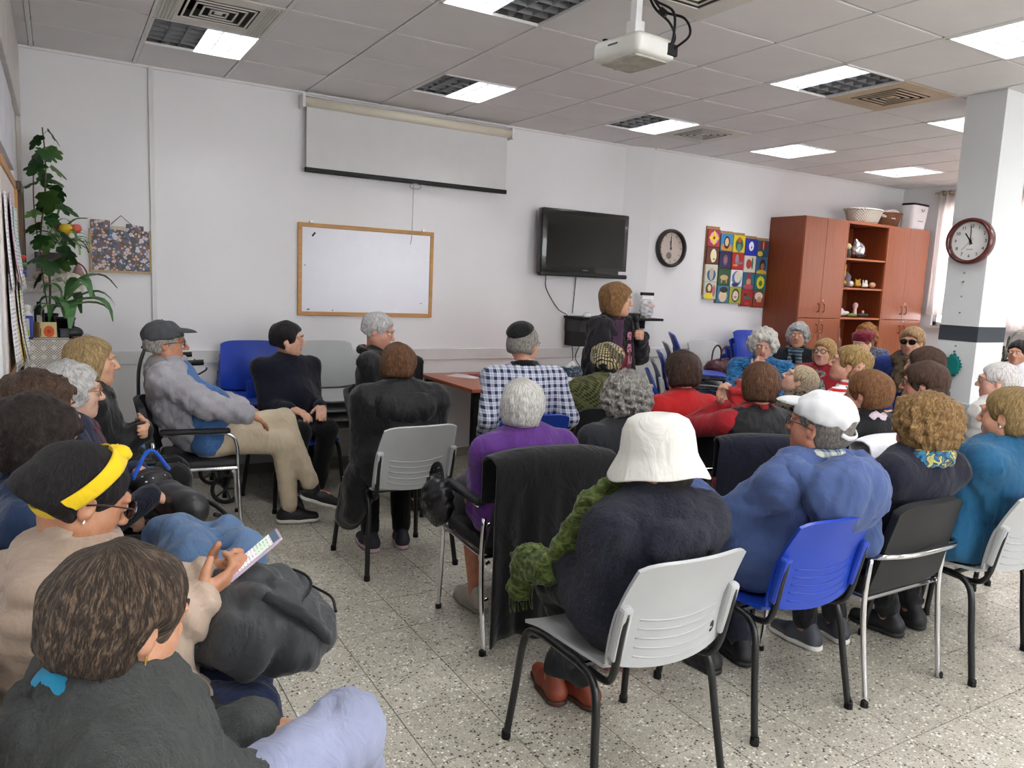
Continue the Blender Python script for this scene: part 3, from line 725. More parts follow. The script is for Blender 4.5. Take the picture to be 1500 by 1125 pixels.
# painted canvases, five columns of four
r0 = empty('painted_panel', (6.415, YC, 1.5), 0, 'hanging of small bright painted canvases between clock and cabinets', 'paintings')
KR = wood((150, 116, 74), (172, 138, 92), 2, .7)
cols = [(-.478, .79, .045), (-.285, .755, .0), (-.093, .75, .01), (.096, .728, .0), (.288, .718, .0)]
art = [[('b23a45', [(.5, .5, .36, .36, 'd8a0c0'), (.5, .5, .14, .42, 'f0d830'), (.5, .5, .42, .13, 'f0d830'), (.5, .5, .1, .1, 'c03028')]), ('3c8cc0', [(.5, .2, .5, .25, 'c88830'), (.5, .5, .25, .38, '2a2020'), (.5, .52, .16, .24, 'e0b890')]), ('e8d020', [(.5, .45, .34, .42, '3a5a40'), (.5, .75, .16, .16, 'b85838'), (.5, .25, .2, .25, '508878')]), ('2030a8', [(.5, .55, .22, .28, 'e8e8ea'), (.52, .48, .05, .08, '303060')]), ('28506a', [(.5, .7, .36, .25, '7a2038'), (.5, .7, .05, .3, 'd8b030'), (.25, .2, .24, .16, 'c8a830')])],
       [('6a3430', [(.55, .5, .25, .4, 'e4dcb0'), (.6, .3, .08, .05, 'b05048')]), ('282c50', [(.5, .5, .2, .32, '7a5068'), (.5, .48, .12, .2, '9a6a70')]), ('b42c28', [(.4, .6, .15, .32, '9a8898'), (.65, .4, .3, .09, '807088'), (.3, .25, .22, .06, 'd8a030')]), ('d8d0c4', [(.4, .5, .24, .3, 'a83a30'), (.7, .55, .08, .38, '3a6a48')]), ('3c6488', [(.55, .5, .27, .42, '282024'), (.55, .45, .16, .22, '9a6a48'), (.5, .1, .45, .16, 'c8a028')])],
       [('d8d4c0', [(.5, .4, .36, .36, '38587c'), (.5, .45, .18, .38, 'b0a8a0'), (.3, .75, .07, .1, 'd8b890'), (.65, .75, .07, .1, 'd8b890')]), ('36583c', [(.5, .48, .34, .16, 'c8a878'), (.3, .28, .05, .15, 'b89868'), (.7, .28, .05, .15, 'b89868')]), ('e4e4ea', [(.5, .5, .42, .44, '486898'), (.58, .58, .3, .34, 'd4ccb8'), (.4, .12, .3, .12, '2a3068')]), ('2c6c80', [(.5, .75, .16, .24, 'a02c38'), (.5, .45, .2, .2, 'd08858'), (.5, .15, .42, .16, 'b8485a')]), ('2a7076', [(.5, .5, .36, .4, 'd8d030'), (.5, .45, .16, .18, '507830')])],
       [('c8d0c0', [(.4, .6, .3, .34, '6a4030'), (.42, .65, .14, .2, 'e0c8a0'), (.4, .18, .34, .2, 'e8d020'), (.8, .5, .14, .35, 'b86a70')]), ('3c7c98', [(.5, .4, .34, .36, 'd8bc98'), (.55, .78, .34, .18, '28242a')]), ('a8a848', [(.5, .5, .34, .42, '384028'), (.5, .48, .25, .3, 'd8c8b8'), (.5, .4, .14, .06, 'b07070')]), ('a02c2c', [(.5, .5, .3, .1, '286858'), (.3, .7, .12, .08, '302020'), (.5, .15, .25, .1, 'c83830')]), ('804838', [(.45, .68, .36, .26, 'e0d4c4'), (.5, .45, .22, .22, 'd89878'), (.4, .15, .4, .18, '9a3828')])]]
for c_, (x, zt, zb) in enumerate(cols):
    MB().box((x, -.016, zt-.78+zb), (x+.19, -.002, zt-.005)).build('backing_board', KR, r0)
    for r_i in range(4):
        z1 = zt-.035-r_i*.186; bg, sh = art[r_i][c_]
        MB().rbox((x+.006, -.036, z1-.182), (x+.186, -.016, z1), .003, 1).build('painted_canvas', print_mat(bg, sh), r0)
# projector on its pole
r0 = empty('projector', (2.3, 2.88, 2.62), math.radians(6), 'white ceiling projector with black cables on a short pole', 'projector')
PW = mat((216, 214, 208), .4, var=.04)
o = MB().rbox((-.125, -.15, 0), (.125, .15, .095), .03, 3).build('casing', PW, r0); auto(o, 50)
MB().rbox((-.1, -.12, -.006), (.1, .12, .004), .01, 1).build('bottom_cover', mat((176, 172, 158), .5, var=.25, nscale=14), r0)
MB().lathe([(.02, 0), (.035, .0), (.035, .03), (.028, .032)], 20, R=Matrix.Translation((.05, .14, .045)) @ Matrix.Rotation(-math.pi/2, 4, 'X')).build('lens', BLK, r0)
MB().rbox((-.03, -.03, .09), (.03, .03, .18), .004).build('mount_plate', WHITE, r0)
MB().box((-.018, -.018, .17), (.018, .018, .353)).build('pole', WHITE, r0)
MB().rbox((.06, -.156, .02), (.122, -.13, .07), .004).build('connector_panel', BLK, r0)
for pts in (((.02, -.02, .345), (.05, -.06, .24), (.09, -.12, .17), (.09, -.16, .1), (.09, -.145, .06)), ((.02, -.02, .345), (.06, -.1, .22), (.1, -.2, .17), (.12, -.22, .1), (.1, -.15, .05)), ((.02, -.01, .345), (.03, -.08, .26), (.07, -.16, .2), (.07, -.17, .09), (.07, -.145, .05))):
    MB().tube(smoothpath(pts), .006, 6).build('cable', BLK, r0, True)
MB().tube([(.06, -.09, .225), (.075, -.115, .2)], .014, 10).build('cable_ferrite', BLK, r0)
MB().lathe([(.012, 0), (.012, .012)], 12, R=Matrix.Translation((-.09, .1, .093))).build('focus_knob', BLK, r0)
MB().box((-.127, -.02, .055), (-.124, .04, .062)).build('badge', mat((70, 70, 72), .5), r0)
# ================================================================== left corner
# photo collage
r0 = empty('photo_collage', (.4, YB-.012, 1.545), 0, 'framed collage of many small face photos hung by a string', 'collage')
cm, nt, b = nmat('photo_print'); vo = nt.nodes.new('ShaderNodeTexVoronoi'); vo.inputs['Scale'].default_value = 46; v = tc(nt, (1, .2, 1)); nt.links.new(v, vo.inputs['Vector'])
q = sep(nt, vo.outputs['Color']); face = mathn(nt, 'LESS_THAN', vo.outputs['Distance'], .38)
bgc = ramp(nt, q[0], [(0, lin((40, 34, 36))), (.35, lin((58, 66, 96))), (.55, lin((96, 60, 52))), (.75, lin((190, 190, 200))), (.93, lin((50, 90, 130)))], 'CONSTANT')
fc = ramp(nt, q[1], [(0, lin((206, 158, 130))), (.5, lin((170, 120, 94))), (.8, lin((220, 180, 158)))], 'CONSTANT')
nt.links.new(mixc(nt, mathn(nt, 'MULTIPLY', face, mathn(nt, 'GREATER_THAN', q[2], .35)), bgc, fc), b.inputs['Base Color']); b.inputs['Roughness'].default_value = .4
MB().box((-.19, -.002, .012), (.19, .01, .3)).build('photo_board', cm, r0)
for lo, hi in (((-.2, -.008, 0), (.195, .01, .016)), ((.178, -.0085, .016), (.195, .0105, .305)), ((-.2, -.0085, .016), (-.186, .0105, .3))): MB().box(lo, hi).build('frame_rail', wood((168, 140, 96), (190, 162, 118), 0, .6), r0)
for x, z, w_, h_ in ((-.13, .325, .12, .075), (.05, .315, .04, .06), (.085, .31, .04, .06), (.12, .305, .045, .06)): MB().rbox((x-w_/2, -.005, z-h_/2), (x+w_/2, .002, z+h_/2), .004, 1).build('photo', cm, r0)
MB().box((-.06, -.004, .3), (.03, .002, .325)).build('title_card', mat((196, 184, 160), .7), r0)
MB().tube([(-.065, 0, .335), (0, 0, .4), (.085, 0, .325)], .0025, 5).build('string', mat((90, 84, 80), .8), r0)
# pinboard on the left wall with sheets, picture frame beside it
r0 = empty('pinboard', (XL, 4.5, 1.1), 0, 'oak-framed pinboard on the left wall crowded with papers', 'pinboard')
MB().box((.0, -.6, .0), (.008, .7, .9)).build('cork', mat((222, 214, 208), .9, var=.12, nscale=14), r0)
for lo, hi in (((0, -.63, .9), (.016, .73, .945)), ((0, -.63, -.03), (.016, .73, .01)), ((0, .69, .01), (.022, .73, .9))): MB().rbox(lo, hi, .004, 1).build('frame_rail', OAK, r0)
pm = {}
def paper(bg, ink):
    if (bg, ink) in pm: return pm[bg, ink]
    m, nt, b = nmat('printed_paper'); x, y, z = sep(nt, tc(nt)); n_ = noise(nt, tc(nt, (1, 1, 1)), 40, 3)
    line = mathn(nt, 'MULTIPLY', mathn(nt, 'GREATER_THAN', mathn(nt, 'FRACT', mathn(nt, 'MULTIPLY', z, 55)), .62), mathn(nt, 'GREATER_THAN', n_, .5))
    nt.links.new(mixc(nt, mathn(nt, 'MULTIPLY', line, .55), lin(bg), lin(ink)), b.inputs['Base Color']); b.inputs['Roughness'].default_value = .8; pm[bg, ink] = m; return m
sheets = [(-.42, .6, 'f2f0f4', 'a86a9a', 'white sheet with pink lettering'), (-.2, .62, 'f0c8dc', '8a3060', 'pink printed sheet'), (.02, .6, 'f4f4f4', '303040', 'white typed sheet'), (.24, .58, 'd8ecf0', '2a6a78', 'pale blue printed sheet'), (.44, .58, 'f6f2e8', '6a4a30', 'cream typed sheet'),
          (-.4, .25, 'f4f2f2', '3048a0', 'white sheet with blue lettering'), (-.18, .24, 'f8e8a8', 'b06a20', 'yellow notice'), (.05, .22, 'f4f4f6', '5a3a90', 'white sheet with violet lettering'), (.28, .2, 'f6e070', '9a4a20', 'yellow and white flyer'), (.48, .2, 'f2f2f0', '404048', 'white curled typed sheet')]
for k, (y, z, bg, ink, lab) in enumerate(sheets):
    def fn(u, v_, z=z, k=k): return (.026+.045*(1-v_)**2*(.4+.6*((k*37) % 5)/5)+.006*math.sin(5*u+k), -.125+.25*u, -.25+.42*v_)
    o = MB().grid(fn, 6, 8, .0012).build('paper_sheet', paper(bg, ink), None, True); o.location = (XL-.01+.006*(k % 2)+.003*(k//5), 4.5+y, 1.1+z+.02); tag(o, lab + ' pinned to the left-wall board', 'paper', 'papers on the pinboard')
for k, (y, col) in enumerate(((.33, (200, 40, 40)), (.36, (40, 120, 60)), (.3, (40, 60, 160)))):
    tag(MB().lathe([(.002, 0), (.008, .006), (.012, .02), (.006, .03)], 10, R=Matrix.Translation((XL+.03, 4.7+y*.9, 1.62-k*.04)) @ Matrix.Rotation(math.pi/2, 4, 'Y')).build('push_pin', mat(col, .4)), ['red', 'green', 'blue'][k]+' round pin stuck at the edge of the pinboard', 'pin')
r0 = empty('picture_frame', (XL, 5.47, 1.5), 0, 'dark brown wooden picture frame on the left wall by the plants', 'picture frame')
DK = wood((62, 46, 32), (84, 64, 44), 2, .45)
for lo, hi in (((0, -.22, 0), (.04, .22, .06)), ((0, -.22, .49), (.04, .22, .55)), ((0, -.22, .06), (.0401, -.15, .49)), ((0, .15, .06), (.0401, .22, .49))): MB().rbox(lo, hi, .005, 1).build('frame_rail', DK, r0)
MB().box((.004, -.15, .06), (.018, .15, .49)).build('picture', print_mat((150, 140, 110), [(.5, .5, .3, .3, (110, 96, 70))]), r0); MB().box((.018, -.15, .06), (.024, -.135, .49)).build('gilt_slip', mat((196, 164, 96), .35, .5), r0)
# wall panel above the board
tag(MB().box((XL, 3.8, 1.98+.1), (XL+.02, 5.0, 2.45)).build('wall_panel', mat((214, 214, 222), .4)), 'plain white panel on the left wall above the pinboard', 'panel')
tag(MB().rbox((XL, 3.9, 2.52), (XL+.03, 6.05, H-.02), .006).build('blind_box', mat((206, 200, 194), .5)), 'beige casing along the top of the left wall', 'casing')
tag(MB().rbox((XL, 5.98, 1.9), (XL+.025, 6.1, 2.52), .005).build('pipe_cover', mat((200, 194, 186), .5)), 'narrow beige pipe cover in the left corner', 'cover')
# corner cupboard under a crochet cloth
r0 = empty('corner_cupboard', (-.005, 5.42, 0), 0, 'low cupboard in the left corner draped with a white crochet cloth', 'cupboard')
MB().rbox((-.16, -.2, .02), (.15, .32, 1.135), .006).build('carcass', mat((206, 196, 178), .5), r0)
CRO = fabric((222, 218, 208), 'crochet', (120, 112, 100))
cl = MB()
def cloth(u, v_):
    # front drop, then top
    if v_ < .55: t = v_/.55; return (-.17+.335*u, -.212-.006*math.sin(18*u+2)*(1-t), .72+.425*t)
    t = (v_-.55)/.45; return (-.17+.335*u, -.212+.5*t, 1.145)
cl.grid(cloth, 24, 20, .003); cl.build('crochet_cloth', CRO, r0)
MB().grid(lambda u, v_: (.17+.008*math.sin(u*14), -.21+.5*u, .85+.295*v_), 18, 6, .003).build('cloth_side_drop', CRO, r0)
# spray bottle
r0 = empty('spray_bottle', (-.155, 5.3, 1.147), 0, 'blue and white pump bottle on the crochet cloth', 'bottle')
MB().rbox((-.028, -.02, 0), (.028, .02, .135), .01, 2).build('bottle_body', mat((40, 60, 160), .35), r0); MB().box((-.0285, -.0215, .01), (.008, -.0202, .12)).build('label', print_mat((206, 210, 214), [(.5, .25, .6, .2, (150, 180, 60))]), r0)
MB().lathe([(.024, .135), (.02, .15), (.012, .155), (.012, .17), (.018, .172), (.018, .195), (.008, .2)], 16).build('pump_cap', WHITE, r0, True); MB().box((-.03, -.006, .18), (0, .006, .192)).build('nozzle', WHITE, r0)
r0 = empty('greeting_card', (-.07, 5.28, 1.147), -.1, 'standing cream card with an orange rose on the crochet cloth', 'card')
MB().box((-.02, -.003, 0), (.06, 0, .1)).build('front', print_mat((232, 214, 160), [(.5, .45, .36, .34, (222, 96, 40)), (.5, .45, .14, .12, (190, 64, 24))]), r0)
MB().box((-.003, -.05, 0), (0, .05, .1), Matrix.Translation((-.045, .02, 0)) @ Matrix.Rotation(.5, 4, 'Z')).build('side_panel', mat((196, 158, 92), .7), r0)
r0 = empty('spectacle_case', (.06, 5.3, 1.147), .2, 'black spectacle case and small dark boxes on the crochet cloth', 'case')
sd = Sdf().ell((.02, .02, .035), (.055, .035, .038), k=.01).plane((0, 0, 0), (0, 0, -1)); V_, F_ = sd.mesh(.008); np_mesh('case', V_, F_, mat((18, 18, 24), .35), r0)
MB().rbox((-.06, -.02, 0), (-.01, .03, .06), .004).build('dark_box', mat((38, 40, 46), .5), r0); MB().rbox((.0, -.06, 0), (.04, -.035, .018), .003).build('tin', mat((90, 54, 50), .4), r0)
r0 = empty('tray', (-.04, 5.235, 1.147), 0, 'narrow grey tray at the front edge of the crochet cloth', 'tray'); MB().rbox((-.09, -.02, 0), (.09, .02, .012), .004).build('tray_body', mat((176, 172, 166), .3, .4), r0)
# small white wall shelf with keepsakes
r0 = empty('corner_shelf', (0, YB, 1.42), 0, 'small white shelf in the left corner holding keepsakes', 'shelf')
MB().rbox((-.2, -.3, .03), (.15, -.005, .055), .004).build('shelf_board', mat((226, 220, 212), .5), r0)
MB().grid(lambda u, v_: (-.2+.35*u, -.302, .055-.06*v_-.015*abs(math.sin(u*16))*v_), 32, 3, .002).build('lace_edge', fabric((226, 220, 212), 'crochet', (170, 160, 150)), r0)
for nm, lab, loc, sdf, m_ in (
    ('seashell', 'pale seashell on the small white corner shelf', (-.08, 5.9, 1.475), Sdf().ell((0, 0, .03), (.06, .045, .035)), mat((214, 196, 172), .5, var=.25, nscale=25)),
    ('stone_ornament', 'cream lumpy stone ornament on the small corner shelf', (.06, 5.88, 1.475), Sdf().ell((-.03, 0, .025), (.04, .04, .03)).ell((.03, 0, .028), (.045, .04, .03)), mat((206, 198, 182), .6, var=.2, nscale=22))):
    o = empty(nm, loc, 0, lab, 'ornament'); V_, F_ = sdf.mesh(.008, disp=sines(3, 70, .003)); np_mesh('shell', V_, F_, m_, o)
r0 = empty('small_picture', (-.03, 6.07, 1.53), 0, 'small mauve picture leaning on the back wall of the corner shelf', 'picture'); MB().box((-.09, -.01, 0), (.09, .01, .13)).build('picture', mat((150, 128, 134), .6, var=.2), r0); MB().box((-.095, -.012, .085), (.095, -.0, .135)).build('dark_header', mat((70, 62, 66), .6), r0)
r0 = empty('straw_doll', (.125, 6.04, 1.475), 0, 'small wicker cone figure with red bow on the corner shelf', 'ornament'); MB().lathe([(.05, 0), (.035, .06), (.01, .12), (.002, .13)], 14).build('cone', mat((160, 124, 120), .8, var=.25, nscale=50), r0, True)
MB().tube(smoothpath([(.0, -.02, .13), (.035, -.03, .1), (.055, -.03, .05), (.05, -.03, .03)]), .005, 6).build('red_cord', mat((130, 24, 36), .7), r0, True); MB().lathe([(.002, 0), (.016, .008), (.016, .02), (.004, .03)], 12, R=Matrix.Translation((.052, -.03, .01))).build('bead', mat((130, 20, 36), .5), r0, True)
# plants
LEAFD = mat((64, 112, 58), .4, var=.3, nscale=9); LEAFM = mat((106, 146, 76), .4, var=.3, nscale=9)
def leaf_mesh(kind, L=.1, W=.04):
    mb = MB()
    if kind == 'lobed':
        outl = [(0, 0), (.28, -.05), (.5, .12), (.36, .3), (.5, .46), (.44, .66), (.24, .62), (.2, .86), (0, 1.0)]
        pts = outl + [(-x, y) for x, y in outl[-2:0:-1]]
        c0 = mb.bm.verts.new((0, L*.4, -.006)); vs = [mb.bm.verts.new((x*L, y*L, -.03*L*(abs(x)*3)**2-.12*L*(y-.4)**2)) for x, y in pts]
        for i in range(len(vs)): mb.bm.faces.new((c0, vs[i], vs[(i+1) % len(vs)]))
    else:
        n = 7
        for i in range(n):
            for s in (-1, 1):
                def P(t, e): 
                    w_ = W*math.sin(math.pi*min(1, t*.96+.04))**.8*(1-.25*t); return (e*w_, L*math.sin(t*1.45)/1.1, L*.35*math.sin(t*1.9)-L*.62*t*t)
                a, b_ = i/n, (i+1)/n
                q = [P(a, 0), P(a, s), P(b_, s), P(b_, 0)]
                q = [(x, y, z+abs(x)*.35) for x, y, z in q]
                mb.bm.faces.new([mb.bm.verts.new(p) for p in q])
        bmesh.ops.remove_doubles(mb.bm, verts=mb.bm.verts[:], dist=.0006)
    bmesh.ops.solidify(mb.bm, geom=mb.bm.faces[:], thickness=.0012)
    return mb.mesh('leaf')
def add_leaf(me, par, loc, rot, s=1, m=None):
    o = bpy.data.objects.new('leaf', me); C.objects.link(o); o.parent = par; o.location = loc; o.rotation_euler = rot; o.scale = (s, s, s); return o
def pot(par, r, h, m): MB().lathe([(r*.75, 0), (r, h), (r*1.06, h), (r*1.06, h*.9), (r*.95, h*.88), (r*.9, h*.93), (.001, h*.93)], 24).build('pot', m, par, True)
lob = leaf_mesh('lobed', .14); lob.materials.append(LEAFD); lob2 = leaf_mesh('lobed', .14); lob2.materials.append(LEAFM)
r0 = empty('fig_plant', (-.05, 5.66, 1.147), 0, 'tall fig plant with lobed leaves climbing the left corner', 'plant')
pot(r0, .05, .13, mat((24, 22, 24), .4))
stem = smoothpath([(0, 0, .1), (.01, .02, .35), (-.03, .03, .6), (.0, .02, .85), (.01, .0, 1.08), (.0, -.01, 1.27)])
MB().tube(stem, [.007-.0035*i/len(stem) for i in range(len(stem))], 6).build('stem', mat((96, 84, 56), .7), r0, True)
MB().tube(smoothpath([(0, 0, .1), (-.03, .05, .4), (-.06, .04, .8), (-.05, .02, 1.1)]), .004, 6).build('stem', mat((96, 84, 56), .7), r0, True)
rr = random.Random(3)
for k in range(27):
    z = .36+.9*(k+.5)/27+rr.uniform(-.03, .03); a = k*2.4; rad = .03+.05*rr.random(); w_ = 1.15-.45*max(0, (z-.9)/.4)
    x, y = math.cos(a)*rad*w_, math.sin(a)*rad*w_; x = max(x, -.05)+.01
    MB().tube([(0+.01*math.cos(a), .01*math.sin(a), z-.03), (x, y, z)], .0018, 5).build('petiole', LEAFM, r0)
    add_leaf(lob if k % 3 else lob2, r0, (x, y, z), (rr.uniform(-1.3, -.5), rr.uniform(-.4, .4), a-math.pi/2+rr.uniform(-.4, .4)), rr.uniform(.65, 1.05))
arch = leaf_mesh('arch', .34, .05); arch.materials.append(LEAFD); arch2 = leaf_mesh('arch', .3, .045); arch2.materials.append(LEAFM)
r0 = empty('peace_lily', (.035, 5.44, 1.147), 0, 'dark-leaved potted lily arching over the crochet cloth', 'plant')
pot(r0, .055, .12, mat((20, 20, 22), .4))
for k in range(15):
    a = k*2.39996; up_ = .16+.12*rr.random(); add_leaf(arch if k % 3 else arch2, r0, (.02*math.cos(a), .02*math.sin(a), up_), (rr.uniform(-.2, .45), 0, a-math.pi/2), rr.uniform(.38, .55) if math.cos(a) < .0 else rr.uniform(.8, 1.08))
    MB().tube([(0, 0, .1), (.02*math.cos(a), .02*math.sin(a), up_)], .003, 5).build('petiole', LEAFM, r0)
r0 = empty('dark_jar', (-.1, 5.5, 1.147), 0, 'tall black bottle with pale label beside the lily pot', 'bottle'); MB().lathe([(.026, 0), (.028, .02), (.028, .16), (.012, .185), (.012, .21)], 16).build('bottle_body', BLK, r0, True); MB().box((-.014, -.0295, .05), (.014, -.028, .13)).build('label', mat((196, 190, 176), .6), r0)
# hanging wreath of fruit and grass
r0 = empty('fruit_wreath', (.06, 5.97, 1.74), 0, 'artificial red and yellow fruit spray with grass blades on the back wall', 'decoration')
blade = leaf_mesh('arch', .22, .01); blade.materials.append(LEAFM); blade2 = leaf_mesh('arch', .2, .012); blade2.materials.append(LEAFD)
for k in range(30):
    a = rr.uniform(0, 6.283); add_leaf(blade if k % 2 else blade2, r0, (rr.uniform(-.05, .06), rr.uniform(-.06, .02), rr.uniform(-.05, .03)), (rr.uniform(-.2, 1.1), rr.uniform(-.5, .5), a), rr.uniform(.5, 1.0))
for x, z, y, s, col in ((-.06, .1, -.06, .034, (150, 24, 34)), (0, .08, -.08, .04, (224, 186, 40)), (.06, .09, -.05, .034, (214, 96, 80)), (.03, .04, -.07, .022, (230, 222, 206))):
    sd = Sdf().ell((x, y, z), (s, s, s*.92)).ell((x, y, z+s), (s*.3, s*.3, s*.3), k=.01, op='-'); V_, F_ = sd.mesh(.008); np_mesh('fruit', V_, F_, mat(col, .35, var=.2), r0)
for p in (((-.06, -.05, .1), (-.03, -.06, .22), (.0, -.06, .27)), ((0, -.06, .1), (.06, -.07, .15), (.13, -.08, .16))): MB().tube(smoothpath(p), [.006]*6+[.004]*6+[.001], 5, flat=2.0).build('long_blade', LEAFD, r0)
# ================================================================== cabinets on the clock wall
CH1 = wood((148, 78, 46), (164, 92, 58), 2, .32); CHD = wood((116, 52, 26), (132, 62, 32), 2, .4)
def cabinet(x0, x1, label, doors=True):
    r0 = empty('cabinet', ((x0+x1)/2, 5.79, 0), 0, label, 'cabinet'); w_ = (x1-x0)/2
    yf, yb = -.24, .24
    c = MB()
    c.box((-w_, yf+.02, .06), (-w_+.02, yb, 2.45)).box((w_-.02, yf+.02, .06), (w_, yb, 2.45)).box((-w_+.02, yf+.02, 2.43), (w_-.02, yb, 2.45)).box((-w_+.02, yf+.02, .06), (w_-.02, yb, .08)).box((-w_+.02, yb-.01, .08), (w_-.02, yb, 2.43))
    c.build('carcass', CHD, r0); MB().box((-w_+.01, yf+.05, 0), (w_-.01, yb-.02, .06)).build('plinth', mat((40, 26, 20), .6), r0)
    if doors:
        for s in (-1, 1):
            for z0, z1 in ((.065, 1.352), (1.358, 2.447)):
                a, b_ = (-w_+.002, -.0015) if s < 0 else (.0015, w_-.002)
                d = MB().rbox((a, yf, z0), (b_, yf+.02, z1), .002, 1).build('door', CH1, r0)
                zc = 1.24 if z1 < 2 else 1.47; hx = s*.045
                MB().tube(smoothpath([(hx, yf, zc-.045), (hx, yf-.022, zc-.04), (hx, yf-.026, zc), (hx, yf-.022, zc+.04), (hx, yf, zc+.045)], 4), .0055, 8).build('handle', mat((120, 62, 36), .35, .3), d, True)
            for zc in (1.33, 1.55, 1.20):
                if s > 0: MB().lathe([(.011, 0), (.011, .006), (.004, .008)], 14, R=Matrix.Translation((.035, yf, zc)) @ Matrix.Rotation(math.pi/2, 4, 'X')).build('lock', CHROME, r0)
        MB().box((.02, yf-.012, 1.14), (.045, yf-.009, 1.175)).build('key', STEEL, r0)
    else:
        for z in (.45, .9, 1.36, 1.70, 2.03): MB().box((-w_+.02, yf+.01, z-.01), (w_-.02, yb-.01, z+.01)).build('shelf', wood((170, 96, 60), (186, 112, 74), 0, .4), r0)
        MB().box((-w_, yf, .06), (-w_+.02, yf+.02, 2.45)).box((w_-.02, yf, .06), (w_, yf+.02, 2.45)).box((-w_+.02, yf, 2.42), (w_-.02, yf+.02, 2.45)).build('face_edge', CH1, r0)
        MB().box((-w_+.021, yb-.25, .5), (-w_+.03, yb-.011, 2.42)).build('pale_back_strip', mat((176, 168, 164), .6), r0)
    return r0
cabinet(6.91, 7.62, 'red-brown cabinet with four doors beside the painted canvases')
cabinet(7.62, 8.39, 'open red-brown shelf unit between two cabinets, full of ornaments', False)
cabinet(8.39, 9.19, 'red-brown cabinet with four doors beside the short curtain')
GOLD = mat((196, 150, 60), .3, .6, var=.25, nscale=30)
def ornament(name, label, loc, parts, cat='ornament'):
    o = empty(name, (loc[0], loc[1], loc[2]+.014), 0, label, cat)
    for nm, sdf, m_ in parts:
        V_, F_ = sdf.mesh(.009); np_mesh(nm, V_, F_, m_, o)
    return o
ornament('gift_bag', 'silver foil wrapped bundle on the top open shelf', (7.98, 5.66, 2.04), [('wrap', Sdf().ell((0, 0, .09), (.1, .07, .09)).cone((.0, 0, .12), (-.05, 0, .2), .05, .02), mat((214, 212, 216), .15, .7, var=.2, nscale=22)), ('ribbon', Sdf().cone((-.1, -.06, .02), (.06, -.07, .03), .018, .012), BLK)], 'bundle')
ornament('soft_toy', 'small cream and dark soft toy on the top open shelf', (7.78, 5.66, 2.04), [('body', Sdf().ell((0, 0, .05), (.05, .05, .055)), mat((60, 62, 52), .9)), ('head', Sdf().ell((.01, 0, .12), (.045, .04, .04)), mat((216, 198, 152), .9))], 'toy')
ornament('gold_trophy', 'tall gilded figure ornament on the middle open shelf', (7.76, 5.66, 1.71), [('base', Sdf().ell((0, 0, .035), (.06, .045, .04)), GOLD), ('stem', Sdf().cone((0, 0, .04), (.01, 0, .19), .02, .012).ell((.01, 0, .14), (.035, .02, .025)).ell((.015, 0, .22), (.04, .015, .035)), GOLD)])
ornament('house_model', 'grey house-shaped ornament behind the gilded figures', (7.92, 5.74, 1.71), [('house', Sdf().cone((0, 0, .03), (0, 0, .1), .06, .055).cone((0, 0, .12), (0, 0, .18), .05, .005), mat((120, 112, 122), .6))])
ornament('glass_dish', 'silver and glass dish beside the gilded figure', (7.83, 5.6, 1.71), [('dish', Sdf().ell((0, 0, .03), (.035, .03, .035)), mat((214, 214, 210), .2, .5))])
ornament('candle_holder', 'gilded crown-shaped candle holder on the middle open shelf', (7.98, 5.62, 1.71), [('holder', Sdf().ell((0, 0, .025), (.045, .035, .025)).cone((-.03, 0, .03), (-.04, 0, .09), .012, .008).cone((.03, 0, .03), (.04, 0, .09), .012, .008).cone((0, 0, .03), (0, 0, .08), .012, .008), GOLD)])
ornament('glass_candlestick', 'small clear candlestick group on the middle open shelf', (8.11, 5.62, 1.71), [('sticks', Sdf().ell((0, 0, .015), (.05, .03, .016)).cone((-.03, 0, .02), (-.03, 0, .08), .01, .008).cone((.01, 0, .02), (.01, 0, .07), .01, .008).cone((.035, 0, .02), (.035, 0, .075), .012, .01), mat((206, 204, 196), .2, .3))])
ornament('clay_pot', 'small pale clay pot at the end of the middle open shelf', (8.26, 5.62, 1.71), [('pot', Sdf().ell((0, 0, .03), (.04, .035, .032)), mat((206, 164, 128), .6))])
ornament('toy_car', 'white toy car on a lower open shelf', (7.77, 5.63, 1.37), [('car', Sdf().cone((-.05, 0, .03), (.09, 0, .035), .03, .022).ell((-.02, 0, .06), (.03, .025, .03)), mat((206, 196, 200), .4)), ('tree', Sdf().cone((-.04, .05, .03), (-.04, .05, .15), .012, .03), mat((60, 56, 62), .7))], 'toy')
ornament('green_base', 'green model lawn with a pink figure on a lower open shelf', (7.92, 5.61, 1.37), [('lawn', Sdf().cone((-.07, 0, .015), (.07, 0, .015), .018), mat((96, 120, 52), .8)), ('figure', Sdf().cone((.06, .01, .03), (.06, .01, .1), .025, .018).ell((.065, .01, .13), (.032, .028, .03)), mat((214, 176, 172), .6))])
ornament('dark_model', 'dark green model boat on a lower open shelf', (8.12, 5.61, 1.37), [('hull', Sdf().cone((-.07, 0, .018), (.08, 0, .018), .018), mat((34, 62, 54), .5)), ('cabin', Sdf().ell((0, 0, .05), (.02, .015, .022)), mat((200, 150, 130), .5))], 'model')
ornament('glass_bottle', 'reddish bottle on the lowest visible open shelf', (7.79, 5.66, .91), [('bottle', Sdf().cone((0, 0, .04), (0, 0, .16), .045, .035).cone((0, 0, .16), (0, 0, .3), .02, .014), mat((150, 92, 74), .3))], 'bottle')
